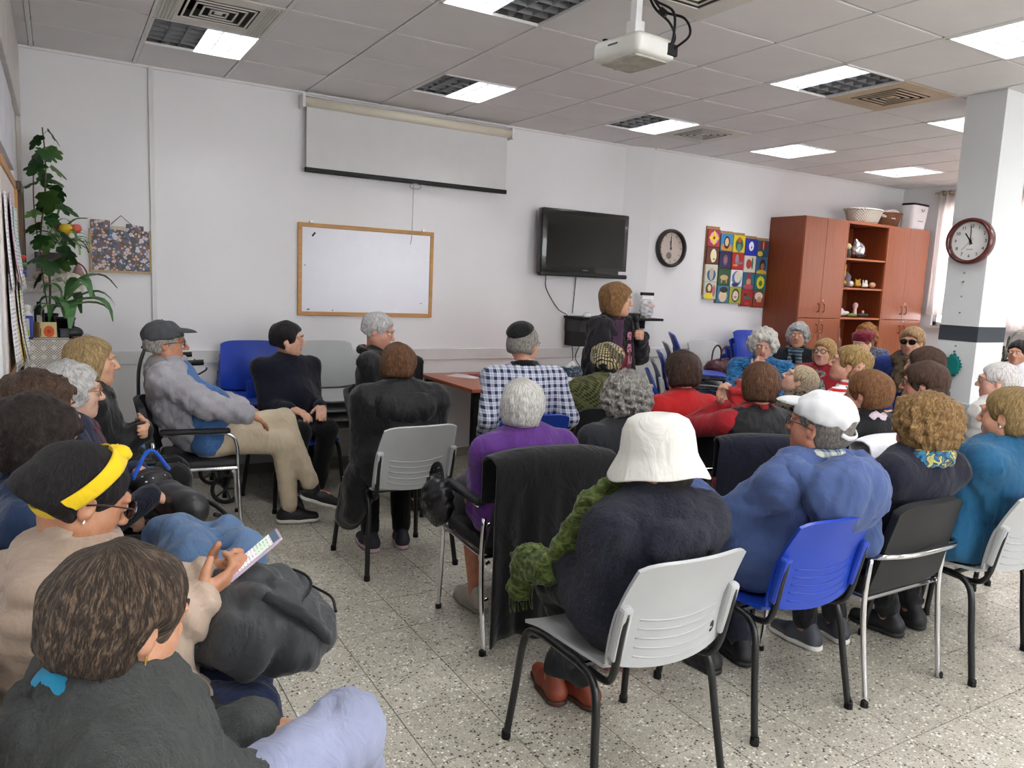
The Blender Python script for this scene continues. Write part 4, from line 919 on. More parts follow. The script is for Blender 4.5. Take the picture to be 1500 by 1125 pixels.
# baskets and bag on top of the cabinets
def basket(name, label, loc, rx, ry, h, col, lidc=None):
    r0 = empty(name, loc, 0, label, 'basket'); n = 56
    wk, nt, b = nmat('wicker'); x, y, z = sep(nt, tc(nt)); an = mathn(nt, 'ARCTAN2', y, x)
    ck = mathn(nt, 'MULTIPLY', mathn(nt, 'SINE', mathn(nt, 'MULTIPLY', an, 46)), mathn(nt, 'SINE', mathn(nt, 'MULTIPLY', z, 190)))
    nt.links.new(mixc(nt, mathn(nt, 'MULTIPLY_ADD', ck, .5, .5), tuple(q*.55 for q in lin(col)[:3])+(1,), lin(col)), b.inputs['Base Color']); bump(nt, b, ck, .8, .006); b.inputs['Roughness'].default_value = .7
    def fn(u, v_): a = 6.2832*u; k = .74+.26*v_; return (rx*k*math.cos(a), ry*k*math.sin(a), h*v_)
    MB().grid(fn, n, 6, .008).build('wall', wk, r0, True)
    MB().lathe([(.001, .002), (.74, .002), (.74, .01), (.001, .01)], 32, False, Matrix.Diagonal((rx, ry, 1, 1))).build('base', wk, r0)
    MB().tube([(rx*math.cos(6.2832*k/40), ry*math.sin(6.2832*k/40), h) for k in range(40)], .011, 8, True).build('rim', wk, r0, True)
    if lidc:
        sd = Sdf().ell((0, 0, h-.02), (rx*.9, ry*.9, .07)); V_, F_ = sd.mesh(.018, disp=sines(9, 30, .012)); np_mesh('cloth_content', V_, F_, fabric(lidc), r0)
basket('white_basket', 'oval white wicker basket on top of the open shelf unit', (8.10, 5.72, 2.458), .27, .17, .15, (226, 218, 204))
basket('brown_basket', 'brown wicker basket with pale cloth on top of the cabinets', (8.60, 5.75, 2.458), .18, .15, .15, (140, 88, 52), (222, 214, 218))
r0 = empty('tote_bag', (8.98, 5.66, 2.45), .1, 'large white paper bag with black rim on top of the cabinet', 'bag')
def bagf(u, v_): a = 6.2832*u; e = 1-.12*(1-v_); sx = (abs(math.cos(a))**.4)*math.copysign(1, math.cos(a)); sy = (abs(math.sin(a))**.4)*math.copysign(1, math.sin(a)); return (.19*sx*e+.03*v_, .09*sy*e, .0+.30*v_)
MB().grid(bagf, 40, 6, .004).build('bag_body', mat((230, 226, 228), .55, var=.06), r0); MB().grid(lambda u, v_: tuple(a+b_ for a, b_ in zip(bagf(u, .92+.08*v_), (0, 0, .004))), 40, 2, .008).build('rim', BLK, r0)
MB().tube([(.02+.03*math.cos(t), -.1, .24+.03*math.sin(t)) for t in [3.14*k/8+3.14 for k in range(9)]], .004, 6).build('handle', BLK, r0)
MB().box((-.06, -.094, .09), (.06, -.091, .1)).build('print_line', mat((150, 146, 150), .6), r0)
# plant by the far window
r0 = empty('window_plant', (8.85, 4.35, 0), 0, 'thin-leaved potted plant standing by the far window', 'plant')
pot(r0, .16, .34, mat((60, 62, 120), .5)); MB().tube([(0, 0, .3), (.02, 0, .8), (-.01, .02, 1.15)], .012, 6).build('stem', mat((80, 76, 60), .7), r0)
dr = leaf_mesh('arch', .42, .018); dr.materials.append(mat((92, 96, 84), .5, var=.2))
for k in range(16): add_leaf(dr, r0, (0, 0, .75+.4*k/16), (rr.uniform(.1, .8), 0, k*2.4), rr.uniform(.7, 1))
# ================================================================== chairs
GREY = mat((176, 178, 178), .38, var=.04); BLUE = mat((26, 62, 168), .35, var=.06); BLKP = mat((26, 27, 29), .6, var=.1, bmp=.15)
BTUBE = mat((18, 19, 21), .35, var=.05)
def plastic_chair_parts(r0, shell, frame_m=None, arms=False):
    fm = frame_m or BTUBE
    def seat(u, v_):
        x = (u-.5)*.46; y = -.2+.42*v_; rim = (abs(u-.5)*2)**3
        return (x*(1-.06*(1-v_)), y, .452+.012*rim-.022*max(0, v_-.72)**1.5*6+.012*(1-v_)**2)
    o = MB().grid(seat, 12, 10, .012).build('seat', shell, r0, True); auto(o, 50)
    def back(u, v_):
        x = (u-.5)*(.465-.045*v_*v_); c = .055*(1-(abs(u-.5)*2)**2.2)
        return (x, -.225-.10*v_-c*.75+.035*math.sin(v_*3.1)*.6, .50+.335*v_-.02*(abs(u-.5)*2)**6*(v_ > .5)*v_-.028*(1-(abs(u-.5)*2)**2)*(1-v_)**2)
    o = MB().grid(back, 16, 12, .012).build('backrest', shell, r0, True); auto(o, 50); bk = o
    for k in range(5):
        v0 = .1+.085*k
        pts = [Vector(back(.16+.68*t/12, v0-.03*math.sin(3.14*t/12)))+Vector((0, -.0065, 0)) for t in range(13)]
        MB().tube(pts, .0035, 5).build('rib', shell, bk, True)
    for s in (-1, 1):
        p0, p1 = Vector(back(.5+s*.47, .06)), Vector(back(.5+s*.47, .62))
        R_ = Matrix.Translation((p0+p1)/2+Vector((0, -.012, 0))) @ Matrix.Rotation(-math.atan2(p0.y-p1.y, p1.z-p0.z)*-1, 4, 'X')
        L_ = (p1-p0).length/2
        MB().rbox((-.02, -.02, -L_), (.02, .016, L_), .012, 2, R_).build('bracket_cover', shell, r0)
        MB().lathe([(.008, 0), (.008, .004), (.003, .006)], 10, R=Matrix.Translation((s*.222, -.262, .6)) @ Matrix.Rotation(math.pi/2, 4, 'X')).build('screw_cap', BLK, r0)
        # side frame: front leg, rail, rear leg
        x = s*.225
        MB().tube(smoothpath([(s*.265, .255, 0), (s*.25, .232, .2), (s*.236, .215, .37), (s*.23, .18, .425), (x, .11, .438)], 5), .0135, 8).build('leg', fm, r0, True)
        MB().tube(smoothpath([(s*.265, -.262, 0), (s*.25, -.228, .2), (s*.236, -.2, .37), (s*.23, -.16, .425), (x, -.09, .438)], 5), .0135, 8).build('leg', fm, r0, True)
        MB().tube([(x, -.1, .438), (x, .12, .438)], .0135, 8).build('side_rail', fm, r0)
        MB().tube(smoothpath([(s*.2, -.02, .425), (s*.2, -.17, .42), (s*.212, -.24, .46), (s*.218, -.275, .6), (s*.216, -.29, .68)], 4), .012, 8).build('back_support', fm, r0, True)
        for y in (-.262, .255): MB().lathe([(.017, 0), (.0165, .025), (.014, .03)], 10, R=Matrix.Translation((s*.265, y, 0))).build('foot_cap', BLK, r0)
        if arms:
            MB().tube(smoothpath([(s*.25, .19, .42), (s*.27, .18, .55), (s*.275, .14, .655), (s*.275, .0, .665), (s*.27, -.2, .66)], 5), .012, 8).build('arm_tube', fm, r0, True)
            MB().rbox((s*.275-.024, -.2, .662), (s*.275+.024, .17, .688), .011, 2).build('armrest', BLK, r0)
    for y in (-.1, .12): MB().tube([(-.225, y, .432), (.225, y, .432)], .011, 8).build('cross_bar', fm, r0)
def padded_chair_parts(r0, frame_m, arms=True, bar=False):
    def pad(w_, d_, h_): return Sdf().cone((-w_, -d_, 0), (w_, -d_, 0), h_).cone((-w_, d_, 0), (w_, d_, 0), h_).cone((-w_, 0, 0), (w_, 0, 0), h_, k=.1)
    o = MB().rbox((-.235, -.21, .415), (.235, .23, .475), .025, 3).build('seat_pad', BLKP, r0); auto(o, 60)
    def back(u, v_): x = (u-.5)*(.47-.05*v_); return (x, -.215-.075*v_-.04*(1-(abs(u-.5)*2)**2), .47+.355*v_-.035*(abs(u-.5)*2)**5*v_)
    o = MB().grid(back, 14, 10, .035).build('backrest', BLKP, r0, True); auto(o, 60)
    for s in (-1, 1):
        x = s*.255
        MB().tube(smoothpath([(s*.26, .245, 0), (x, .235, .2), (x, .225, .42)]+([(x, .22, .56), (x, .18, .635), (x, .05, .648), (x, -.18, .64)] if arms else []), 5), .0115, 8).build('leg', frame_m, r0, True)
        MB().tube(smoothpath([(s*.25, -.275, 0), (x, -.245, .22), (x, -.225, .42), (x, -.235, .6)], 5), .0115, 8).build('leg', frame_m, r0, True)
        for y in (-.275, .245): MB().lathe([(.015, 0), (.015, .02), (.012, .024)], 10, R=Matrix.Translation((s*.258, y, 0))).build('foot_cap', BLK, r0)
        MB().tube([(x, -.225, .43), (x, .225, .43)], .0105, 8).build('side_rail', frame_m, r0)
        if arms: MB().rbox((x-.026, -.2, .642), (x+.026, .185, .672), .012, 2).build('armrest', BLKP, r0)
    MB().tube([(-.255, -.2, .41), (.255, -.2, .41)], .0105, 8).build('cross_bar', frame_m, r0); MB().tube([(-.255, .2, .41), (.255, .2, .41)], .0105, 8).build('cross_bar', frame_m, r0)
    if bar: MB().tube(smoothpath([(-.255, -.235, .6), (-.235, -.285, .615), (-.12, -.325, .62), (.12, -.325, .62), (.235, -.285, .615), (.255, -.235, .6)], 5), .0115, 8).build('back_bar', frame_m, r0, True)
PROTO = {}
def chair(kind, x, y, bearing, label, z=0, group=None):
    nm = {'grey': 'plastic_chair', 'blue': 'plastic_chair', 'arm': 'padded_armchair', 'bar': 'padded_chair', 'armblk': 'padded_armchair', 'greychrome': 'plastic_chair', 'bluearm': 'plastic_armchair'}[kind]
    if kind not in PROTO:
        r0 = empty(nm)
        if kind == 'grey': plastic_chair_parts(r0, GREY)
        elif kind == 'greychrome': plastic_chair_parts(r0, GREY, CHROME)
        elif kind == 'blue': plastic_chair_parts(r0, BLUE)
        elif kind == 'bluearm': plastic_chair_parts(r0, BLUE, mat((30, 110, 190), .3, .4), True)
        elif kind == 'arm': padded_chair_parts(r0, CHROME, True)
        elif kind == 'armblk': padded_chair_parts(r0, BTUBE, True)
        else: padded_chair_parts(r0, CHROME, False, True)
        PROTO[kind] = r0
    else: r0 = copy_tree(PROTO[kind])
    r0.location = (x, y, z); r0.rotation_euler = (0, 0, -math.radians(bearing))
    return tag(r0, label, 'chair', group)
# ================================================================== people
def V3(*a): return np.array(a, float)
def unit(v): v = np.asarray(v, float); return v/max(np.linalg.norm(v), 1e-9)
def ik(S, W, l1, l2, pole):
    d = W-S; L = np.linalg.norm(d)
    if L > (l1+l2)*.985: W = S+d/L*(l1+l2)*.985; d = W-S; L = np.linalg.norm(d)
    u = d/L; a = (l1*l1-l2*l2+L*L)/(2*L); h = math.sqrt(max(l1*l1-a*a, 0))
    p = np.asarray(pole, float); p = unit(p-u*(p@u)); return S+u*a+p*h, W
def hand(sd, W, d, n, side, curl=.5, k=.006, s=1.0, spread=.0, thumb=None):
    """palm and five fingers; d along the hand, n the way the palm faces, side +1 when the thumb lies on +cross(d,n)"""
    d = unit(d); n = unit(np.asarray(n, float)-d*(d@np.asarray(n, float))); l = np.cross(d, n)*side
    for i, o in enumerate((.028, .009, -.010, -.027)):
        b = W+d*(.082-.004*abs(i-1))*s+l*o*s; sd.cone(W+l*o*.55*s, b, .0165*s, .0125*s, k=.015)
        fd = unit(d+l*spread*(1.5-i)); ang = .0
        for seg, q in zip((.036, .026, .021), (.35, .55, .5)):
            ang += curl*q*1.7; sl = seg*(1, 1.1, 1.03, .82)[i]*s
            e = b+(fd*math.cos(ang)+n*math.sin(ang))*sl; sd.cone(b, e, .0092*s, .0082*s, k=k); b = e
    t0 = W+d*.022*s+l*.026*s
    td = unit(d*.62+l*.62+n*(.25+.35*curl)) if thumb is None else unit(thumb)
    t1 = t0+td*.042*s; t2 = t1+unit(td+d*.5+n*curl*.5)*.032*s
    sd.cone(t0, t1, .0145*s, .0112*s, k=.012); sd.cone(t1, t2, .0108*s, .009*s, k=k)
def head_sdf(sd, HM, f=1.0, nose=1.0, jaw=1.0):
    R = HM[:3, :3]; P = lambda x, y, z: (HM @ np.array([x*f, y*f, z*f, 1]))[:3]
    E = lambda c, r, k=.03, op='+': sd.ell(P(*c), np.array(r)*f, R, k, op)
    K = lambda a, b, ra, rb, k=.02, op='+': sd.cone(P(*a), P(*b), ra*f, rb*f, k, op)
    E((0, -.016, .034), (.074, .094, .08)); E((0, .028, -.03), (.061, .062, .083))
    K((0, .03, -.06), (0, .066, -.093), .043*jaw, .021*jaw, .03)
    for s in (-1, 1):
        E((s*.036, .05, -.03), (.029, .03, .032), .02); K((s*.05, -.0, -.055), (s*.02, .05, -.085), .022*jaw, .018*jaw, .03)
        E((s*.076, -.008, -.008), (.009, .02, .031), .008); E((s*.083, -.004, -.004), (.006, .01, .017), .005, '-')
        K((s*.012, .091, .027), (s*.05, .078, .024), .011, .009, .014)
        E((s*.031, .102, .006), (.017, .016, .0125), .010, '-')
        E((s*.031, .0815, .0055), (.016, .012, .0115), .004)
        E((s*.013, .1, -.033), (.0085, .010, .008), .006)
    K((0, .088, .016), (0, .112*nose, -.028), .008, .0115, .012)
    K((-.019, .087, -.0565), (.019, .087, -.0565), .0065, .0065, .006); K((-.015, .0865, -.069), (.015, .0865, -.069), .0072, .0072, .006)
    K((-.02, .098, -.0628), (.02, .098, -.0628), .0018, .0018, .003, '-')
EYE = None
def eye_mesh():
    global EYE
    if EYE: return EYE
    m, nt, b = nmat('eye'); x, y, z = sep(nt, tc(nt)); r_ = mathn(nt, 'SQRT', mathn(nt, 'ADD', mathn(nt, 'MULTIPLY', x, x), mathn(nt, 'MULTIPLY', z, z)))
    c = ramp(nt, mathn(nt, 'MULTIPLY', r_, 100), [(0, (.005, .005, .005, 1)), (.25, lin((70, 50, 36))), (.52, lin((214, 206, 200)))], 'CONSTANT')
    nt.links.new(c, b.inputs['Base Color']); b.inputs['Roughness'].default_value = .15
    EYE = MB().lathe([(.0125*math.sin(a), .0125*math.cos(a)) for a in [3.1416*k/9 for k in range(10)]][1:-1], 14).mesh('eye'); EYE.materials.append(m)
    EYE.polygons.foreach_set('use_smooth', [True]*len(EYE.polygons)); return EYE
SHOE = {}
def shoe_mesh(col, sole):
    if (col, sole) in SHOE: return SHOE[col, sole]
    sd = Sdf().cone((0, -.045, .045), (0, .06, .042), .038, .041, k=.03).cone((0, .06, .04), (0, .15, .034), .041, .032, k=.03).cone((0, -.035, .05), (0, -.02, .095), .036, .034, k=.03)
    sd.plane((0, 0, .022), (0, 0, -1), .006); V_, F_ = sd.mesh(.0085)
    a = np_mesh('shoe', V_, F_, mat(col, .55, var=.12)); C.objects.unlink(a)
    sd = Sdf().cone((0, -.045, .02), (0, .06, .02), .042, .045, k=.02).cone((0, .06, .02), (0, .152, .02), .045, .036, k=.02).plane((0, 0, .026), (0, 0, 1), .006).plane((0, 0, .0), (0, 0, -1), .006)
    V_, F_ = sd.mesh(.0085); b_ = np_mesh('sole', V_, F_, mat(sole, .6, var=.1)); C.objects.unlink(b_)
    SHOE[col, sole] = (a.data, b_.data); return SHOE[col, sole]
def lips(V_, F_, HMi, f):
    c = V_[F_].mean(1); h = (np.c_[c, np.ones(len(c))] @ HMi.T)[:, :3]/f
    return ((np.abs(h[:, 0]) < .022) & (np.abs(h[:, 2]+.0628) < .0135) & (h[:, 1] > .08)).astype(int)
def rot(bearing=0, pitch=0, roll=0):
    """head turned by bearing (clockwise), pitched up, rolled to its right"""
    return np.array((Matrix.Rotation(-math.radians(bearing), 3, 'Z') @ Matrix.Rotation(math.radians(pitch), 3, 'X') @ Matrix.Rotation(math.radians(roll), 3, 'Y')))
RES = {'near': (.006, .0135, .0065), 'mid': (.0085, .018, .0092), 'far': (.0105, .023, .0115)}
def person(label, head, body, hb, hp=0, hr=0, lean=8, side=0, res='mid', skin=(208, 164, 138), hair=None, hs=1.0, build=1.0, belly=.0,
           top=None, top_name='sweater', off=.012, fold=.007, quilt=0, coat=0, legs=None, legs_name='trousers', leg_pose='tuck', arms=('lap', 'lap'), shoes=((30, 30, 34), (30, 30, 32)), stand=False, seat=.46, twist=0, hipz=None, glasses=None, hat=None, extra=None, jaw=1.0, nose=1.0, lipc=(188, 122, 108)):
    hres, cres, gres = RES[res]
    hipz = hipz or (.86 if stand else seat+.128)
    la, sa = math.radians(lean), math.radians(side)
    t = unit((math.sin(sa), -math.sin(la), math.cos(la)*math.cos(sa)))
    L = np.clip((head[2]-.148-hipz)/t[2], .26, .62)
    NB = V3(0, 0, hipz)+t*L; hc = NB+V3(0, .032, .148); b_ = build
    Rb = np.array(Matrix.Rotation(-math.radians(body), 3, 'Z'))
    off_w = Rb @ hc
    root = empty('person', (head[0]-off_w[0], head[1]-off_w[1], 0), -math.radians(body), label, 'person')
    HM = np.eye(4); HM[:3, :3] = rot(hb-body, hp, hr); HM[:3, 3] = hc
    # skeleton
    tw = np.array(Matrix.Rotation(-math.radians(twist), 3, 'Z'))
    up_ = lambda q: V3(0, 0, hipz)+t*L*q
    SH = {s: up_(.88)+tw @ V3(s*.168*b_, -.005, 0) for s in (1, -1)}
    HPJ = {s: V3(s*.088*b_, .0, hipz-.01) for s in (1, -1)}
    l1, l2 = .272, .245
    if leg_pose == 'stand': KN = {s: V3(s*.085, .02, .46) for s in (1, -1)}; AN = {s: V3(s*.09, -.02, .085) for s in (1, -1)}; FD = {s: 6*s for s in (1, -1)}
    else:
        kz = seat+.082
        KN = {s: V3(s*.115, .41, kz) for s in (1, -1)}; AN = {s: V3(s*.11, .43, .09) for s in (1, -1)}; FD = {s: 8*s for s in (1, -1)}
        if leg_pose == 'tuck': KN = {s: V3(s*.1, .37, kz) for s in (1, -1)}; AN = {s: V3(s*.095, .25, .09) for s in (1, -1)}
        if leg_pose == 'crossL':   # left ankle over right knee side, left leg on top
            KN[-1] = V3(.02, .43, kz+.125); AN[-1] = V3(.14, .60, .24); KN[1] = V3(.09, .42, kz); AN[1] = V3(.06, .47, .09); FD[-1] = 12
        if leg_pose == 'crossR':
            KN[1] = V3(-.02, .43, kz+.125); AN[1] = V3(-.16, .57, .235); KN[-1] = V3(-.09, .42, kz); AN[-1] = V3(-.06, .46, .09); FD[1] = -12
        if leg_pose == 'ankles':
            AN[1] = V3(-.04, .5, .09); AN[-1] = V3(.05, .42, .09)
    POSE = {}
    for s, a in zip((1, -1), arms):
        if isinstance(a, str):
            a = {'lap': ((.11, .27, seat+.225), (-.45, .85, -.22), (0, -.25, -1), .35), 'clasp': ((.085, .25, seat+.23), (-.85, .45, -.1), (-.2, -.5, -.6), .6),
                 'fold': ((.03, .235, hipz+.2), (-1, .1, .05), (0, -1, 0), .5), 'down': ((.235, .07, seat+.16), (0, .5, -.8), (-1, 0, 0), .4),
                 'arm': ((.27, .24, seat+.25), (-.05, .9, -.35), (0, -.2, -1), .45), 'stand': ((.235, .05, .84), (0, .1, -1), (-1, 0, 0), .4)}[a]
        W, d, n, cu = a[:4]; W = V3(W[0]*s, W[1], W[2]); d = V3(d[0]*s, d[1], d[2]); n = V3(n[0]*s, n[1], n[2])
        pole = a[4] if len(a) > 4 else (s*.22, -.6, -.8)
        E, W2 = ik(SH[s], W, l1, l2, pole); POSE[s] = (E, W2, d, n, cu)
    # ---- body: one continuous skin surface
    sd = Sdf()
    sd.cone(HPJ[-1], HPJ[1], .095*b_, k=.05); sd.cone(up_(.1), up_(.6), .1*b_, .105*b_, k=.06); sd.cone(up_(.55), up_(.86), .1*b_, .075*b_, k=.06)
    sd.cone(SH[-1], SH[1], .045, k=.05); sd.cone(NB-t*.04, hc+HM[:3, :3] @ V3(0, -.02, -.045), .053*hs, .05*hs, k=.035)
    for s in (1, -1):
        E, W, d, n, cu = POSE[s]
        sd.cone(SH[s], E, .044, .037, k=.03); sd.cone(E, W, .037, .0245, k=.02)
        hand(sd, W, d, n, s, cu)
        sd.cone(HPJ[s], KN[s], .08*b_, .056, k=.05); sd.cone(KN[s], AN[s], .054, .036, k=.03); 
        fd = rot(FD[s]) @ V3(0, 1, 0); sd.cone(AN[s]+V3(0, 0, -.035)-fd*.02, AN[s]+V3(0, 0, -.045)+fd*.1, .03, .024, k=.03)
    head_sdf(sd, HM, hs, nose, jaw)
    bands = [(hc-.135*hs, hc+.135*hs)]
    if res != 'far':
        for s in (1, -1): W, d = POSE[s][1], unit(POSE[s][2]); q = W+d*.09; bands.append((q-.1, q+.1))
    V_, F_ = sd.mesh(.026, hres, bands)
    HMi = np.linalg.inv(HM)
    np_mesh('body', V_, F_, [skinmat(skin), mat(lipc, .45, var=.1)], root, lips(V_, F_, HMi, hs))
    HMm = Matrix(HM.tolist())
    def hobj(o, f=1): o.parent = root; o.matrix_local = HMm @ Matrix.Scale(f, 4); return o
    for s in (1, -1):
        e = bpy.data.objects.new('eye', eye_mesh()); C.objects.link(e); e.parent = root
        e.matrix_local = HMm @ Matrix.Scale(hs, 4) @ Matrix.Translation((s*.031, .0825, .0055)) @ Matrix.Rotation(-math.pi/2, 4, 'X')
        if hair and res != 'far':
            bc = hair.get('brow', hair['col'])
            hobj(MB().tube([(s*.014, .1005, .0255), (s*.03, .0995, .031), (s*.048, .0855, .0255)], [.0028, .0036, .0016], 6).build('eyebrow', mat(bc, .8)), hs)
    # ---- clothes
    if top:
        o = off*.72; sd = Sdf()
        sd.cone(HPJ[-1]+V3(0, -.005, .01), HPJ[1]+V3(0, -.005, .01), .112*b_+o, k=.06)
        sd.ell(up_(.34)+V3(0, .02+belly*.5, 0), (.152*b_+o, .118*b_+o+belly, .17+o), k=.06)
        sd.ell(up_(.66)+V3(0, .0, 0), (.168*b_+o, .112*b_+o, .19+o), k=.06)
        sd.cone(SH[-1], SH[1], .057+o, k=.05); sd.cone(NB-t*.045, NB+V3(0, .008, .012), .068+o*.6, .058+o*.5, k=.05)
        for s in (1, -1):
            E, W, d, n, cu = POSE[s]; u = unit(W-E)
            sd.cone(SH[s], E, .055+o, .045+o, k=.04); sd.cone(E, W-u*.012, .045+o, .033+o*.9, k=.02)
            if coat: sd.cone(HPJ[s]+V3(s*.01, 0, .0), HPJ[s]+(KN[s]-HPJ[s])*coat, .098*b_+o, .085+o, k=.06)
        if extra and 'top_sdf' in extra: extra['top_sdf'](sd, NB, t, up_, SH, hc)
        sd_seed = int(abs(head[0])*977+abs(head[1])*331) % 9999
        f1 = sines(sd_seed, 34, fold*.42, (1, 1, .6), ridge=True); f2 = sines(sd_seed+1, 16, fold*.4)
        if not stand: sd.plane((0, 0, seat+.022), (0, 0, -1), .012)
        if quilt: disp = lambda x, y, z: f1(x, y, z)*.6-quilt*(np.abs(np.sin(np.where(y > .15, y*.9+z*.5, z+.12*np.abs(x))*math.pi/.06))-.5)
        elif extra and extra.get('fuzz'):
            f3 = sines(sd_seed+2, 75, extra['fuzz'], n=9, ridge=True); disp = lambda x, y, z: f1(x, y, z)+f2(x, y, z)+f3(x, y, z)
        else: disp = lambda x, y, z: f1(x, y, z)+f2(x, y, z)
        V_, F_ = sd.mesh(cres, disp=disp, pad=.05); np_mesh(top_name, V_, F_, top, root)
    if legs:
        sd = Sdf(); sd.cone(HPJ[-1], HPJ[1], .108*b_, k=.06)
        if legs_name == 'skirt':
            sd.cone((HPJ[1]+HPJ[-1])/2, (KN[1]+KN[-1])/2, .15, .14, k=.08); sd.cone(KN[-1], KN[1], .085, k=.08)
            for s in (1, -1): sd.cone(KN[s], KN[s]+(AN[s]-KN[s])*.3, .075, .085, k=.05)
        else:
            for s in (1, -1): sd.cone(HPJ[s], KN[s], .097*b_, .071, k=.05); sd.cone(KN[s], AN[s]+(KN[s]-AN[s])*.08, .07, .052, k=.03)
        V_, F_ = sd.mesh(cres*1.15, disp=sines(5+int(abs(head[0])*50), 34, fold*.45, ridge=True), pad=.05); np_mesh(legs_name, V_, F_, legs, root)
    if shoes:
        a, b2 = shoe_mesh(*shoes)
        for s in (1, -1):
            so = bpy.data.objects.new('shoe', a); C.objects.link(so); so.parent = root
            pt = -18 if AN[s][2] > .15 else 0
            so.matrix_local = Matrix.Translation(Vector(AN[s])+Vector((0, 0, -.087))) @ Matrix.Rotation(-math.radians(FD[s]), 4, 'Z') @ Matrix.Rotation(math.radians(pt), 4, 'X')
            s2 = bpy.data.objects.new('sole', b2); C.objects.link(s2); s2.parent = so
    # ---- hair
    if hair:
        v = hair.get('v', .008); st = hair.get('style', 'short'); sd = Sdf(); fz = hair.get('fringe', 0); lo = hair.get('low', {'short': -.075, 'bob': -.115, 'curly': -.085, 'tied': -.07}.get(st, -.08))
        sd.ell((0, -.018, .034), (.079+v, .099+v, .083+v)); sd.ell((0, -.05, -.03), (.068+v*.9, .058+v, .085+v*.5), k=.04)
        if st in ('bob', 'curly'):
            for s in (1, -1): sd.ell((s*.058, -.012, -.03 if st == 'bob' else -.01), (.032+v, .052+v*.6, (.078 if st == 'bob' else .055)+v*.4), k=.03)
        if st == 'tied' and hair.get('bun'): sd.ell((0, -.115, .0), (.04, .035, .04), k=.02)
        fw_ = .07 if st != 'bob' else .06
        sd.ell((0, .112, -.04-fz), (fw_+.012, .098-v*.4, .105), k=.018, op='-')
        if st in ('short', 'tied'):
            for s in (1, -1): sd.ell((s*(.09+v*.7), .004, -.026), (.028+v*.6, .03, .046), k=.012, op='-')
        elif st == 'curly' and hair.get('ears', True):
            for s in (1, -1): sd.ell((s*(.095+v), .015, -.03), (.03, .026, .035), k=.012, op='-')
        sd.plane((0, 0, lo), (0, -.25, -1), .02)
        am = hair.get('amp', .0035); fr = hair.get('freq', 70)
        n1 = sines(hair.get('seed', 3)+int(abs(head[0])*100), fr, am*(.75 if st == 'curly' else .3), (1, 1, hair.get('zs', .5)), 7, True); n2 = sines(8, fr*.5, am*.6)
        ph = (abs(head[0])*7.3+abs(head[1])*3.1) % 6.28
        def locks(x, y, z, am=am, st=st, ph=ph):
            az = np.arctan2(x, y+.045); pol = np.arctan2(np.hypot(x, y+.045), z); w_ = 1.4*np.sin(pol*3.1+ph)+.7*np.sin(az*2+ph)
            k_ = .9 if st == 'curly' else .8
            return k_*am*.55*np.sin(pol).clip(.15, 1)*(np.sin(az*13+w_*1.5+ph)+.6*np.sin(az*27-w_*2+2*ph)+(.8*np.sin(pol*17+az*3+ph) if st == 'curly' else 0))
        V_, F_ = sd.mesh(gres, disp=lambda x, y, z: n1(x, y, z)+n2(x, y, z)+locks(x, y, z), pad=.03)
        hobj(np_mesh('hair', V_, F_, hairmat(hair['col'], hair.get('streak'), hair.get('amt', .35), hair.get('curl', .45 if st == 'curly' else .12))), hs)
    if glasses:
        g = MB(); gm = mat(glasses[0], .3, var=.05)
        rr_ = .021 if len(glasses) < 3 else glasses[2]
        for s in (1, -1):
            ring = [(s*.032+rr_*1.12*math.cos(a), .106-.006*abs(math.cos(a)), .003+rr_*.86*math.sin(a)) for a in [6.2832*k/18 for k in range(18)]]
            g.tube(ring, .0022, 5, True); g.tube([(s*.055, .1, .008), (s*.074, .08, .01), (s*.081, .02, .006), (s*.08, -.015, -.004)], .0022, 5)
        g.tube([(-.011, .106, .006), (0, .111, .009), (.011, .106, .006)], .0022, 5); go = hobj(g.build('glasses', gm, None, True), hs)
        if len(glasses) > 1 and glasses[1]:
            for s in (1, -1): MB().lathe([(.001, 0), (rr_, 0), (rr_, .0015), (.001, .0016)], 18, False, Matrix.Translation((s*.032, .104, .003)) @ Matrix.Rotation(-math.pi/2, 4, 'X') @ Matrix.Diagonal((1.1, .86, 1, 1))).build('lens', mat(glasses[1], .08, var=.05, spec=.8), go)
    ctx = dict(root=root, NB=NB, t=t, up=up_, SH=SH, POSE=POSE, KN=KN, AN=AN, HPJ=HPJ, hobj=hobj, hs=hs, hc=hc, HM=HM, cres=cres, gres=gres)
    if hat: hat(ctx)
    if extra:
        for f in extra.get('parts', []): f(ctx)
    fwd = V3(math.sin(math.radians(body)), math.cos(math.radians(body)), 0)
    ctx['loc'] = V3(*root.location); ctx['fwd'] = fwd
    return ctx
# ---- hats and accessories
def cap_hat(m, hole=False, peak=(0, .125, .05), bm=None):
    def f(c):
        sd = Sdf().ell((0, -.016, .045), (.094, .113, .088), k=.02).plane((0, 0, .03), (0, .12, -1), .008)
        if hole: sd.ell((0, -.13, .018), (.048, .05, .034), k=.008, op='-')
        V_, F_ = sd.mesh(.0065, disp=sines(5, 30, .0035, ridge=True)); c['hobj'](np_mesh('cap', V_, F_, m, c['root']), c['hs'])
        sd = Sdf().ell((0, .085, .04), (.078, .105, .05), k=.01).ell((0, .085, .03), (.09, .12, .048), k=.004, op='-').plane((0, .06, 0), (0, -1, 0), .01)
        V_, F_ = sd.mesh(.0055); c['hobj'](np_mesh('cap_peak', V_, F_, bm or m, c['root']), c['hs'])
        if hole:
            c['hobj'](MB().tube(smoothpath([(-.06, -.108, .004), (-.03, -.126, -.008), (.03, -.126, -.008), (.06, -.108, .004)], 5), .009, 6, flat=.5).build('cap_strap', m, c['root'], True), c['hs'])
        c['hobj'](MB().lathe([(.008, 0), (.006, .005), (.001, .006)], 10, R=Matrix.Translation((0, -.016, .132))).build('cap_button', m, c['root']), c['hs'])
    return f
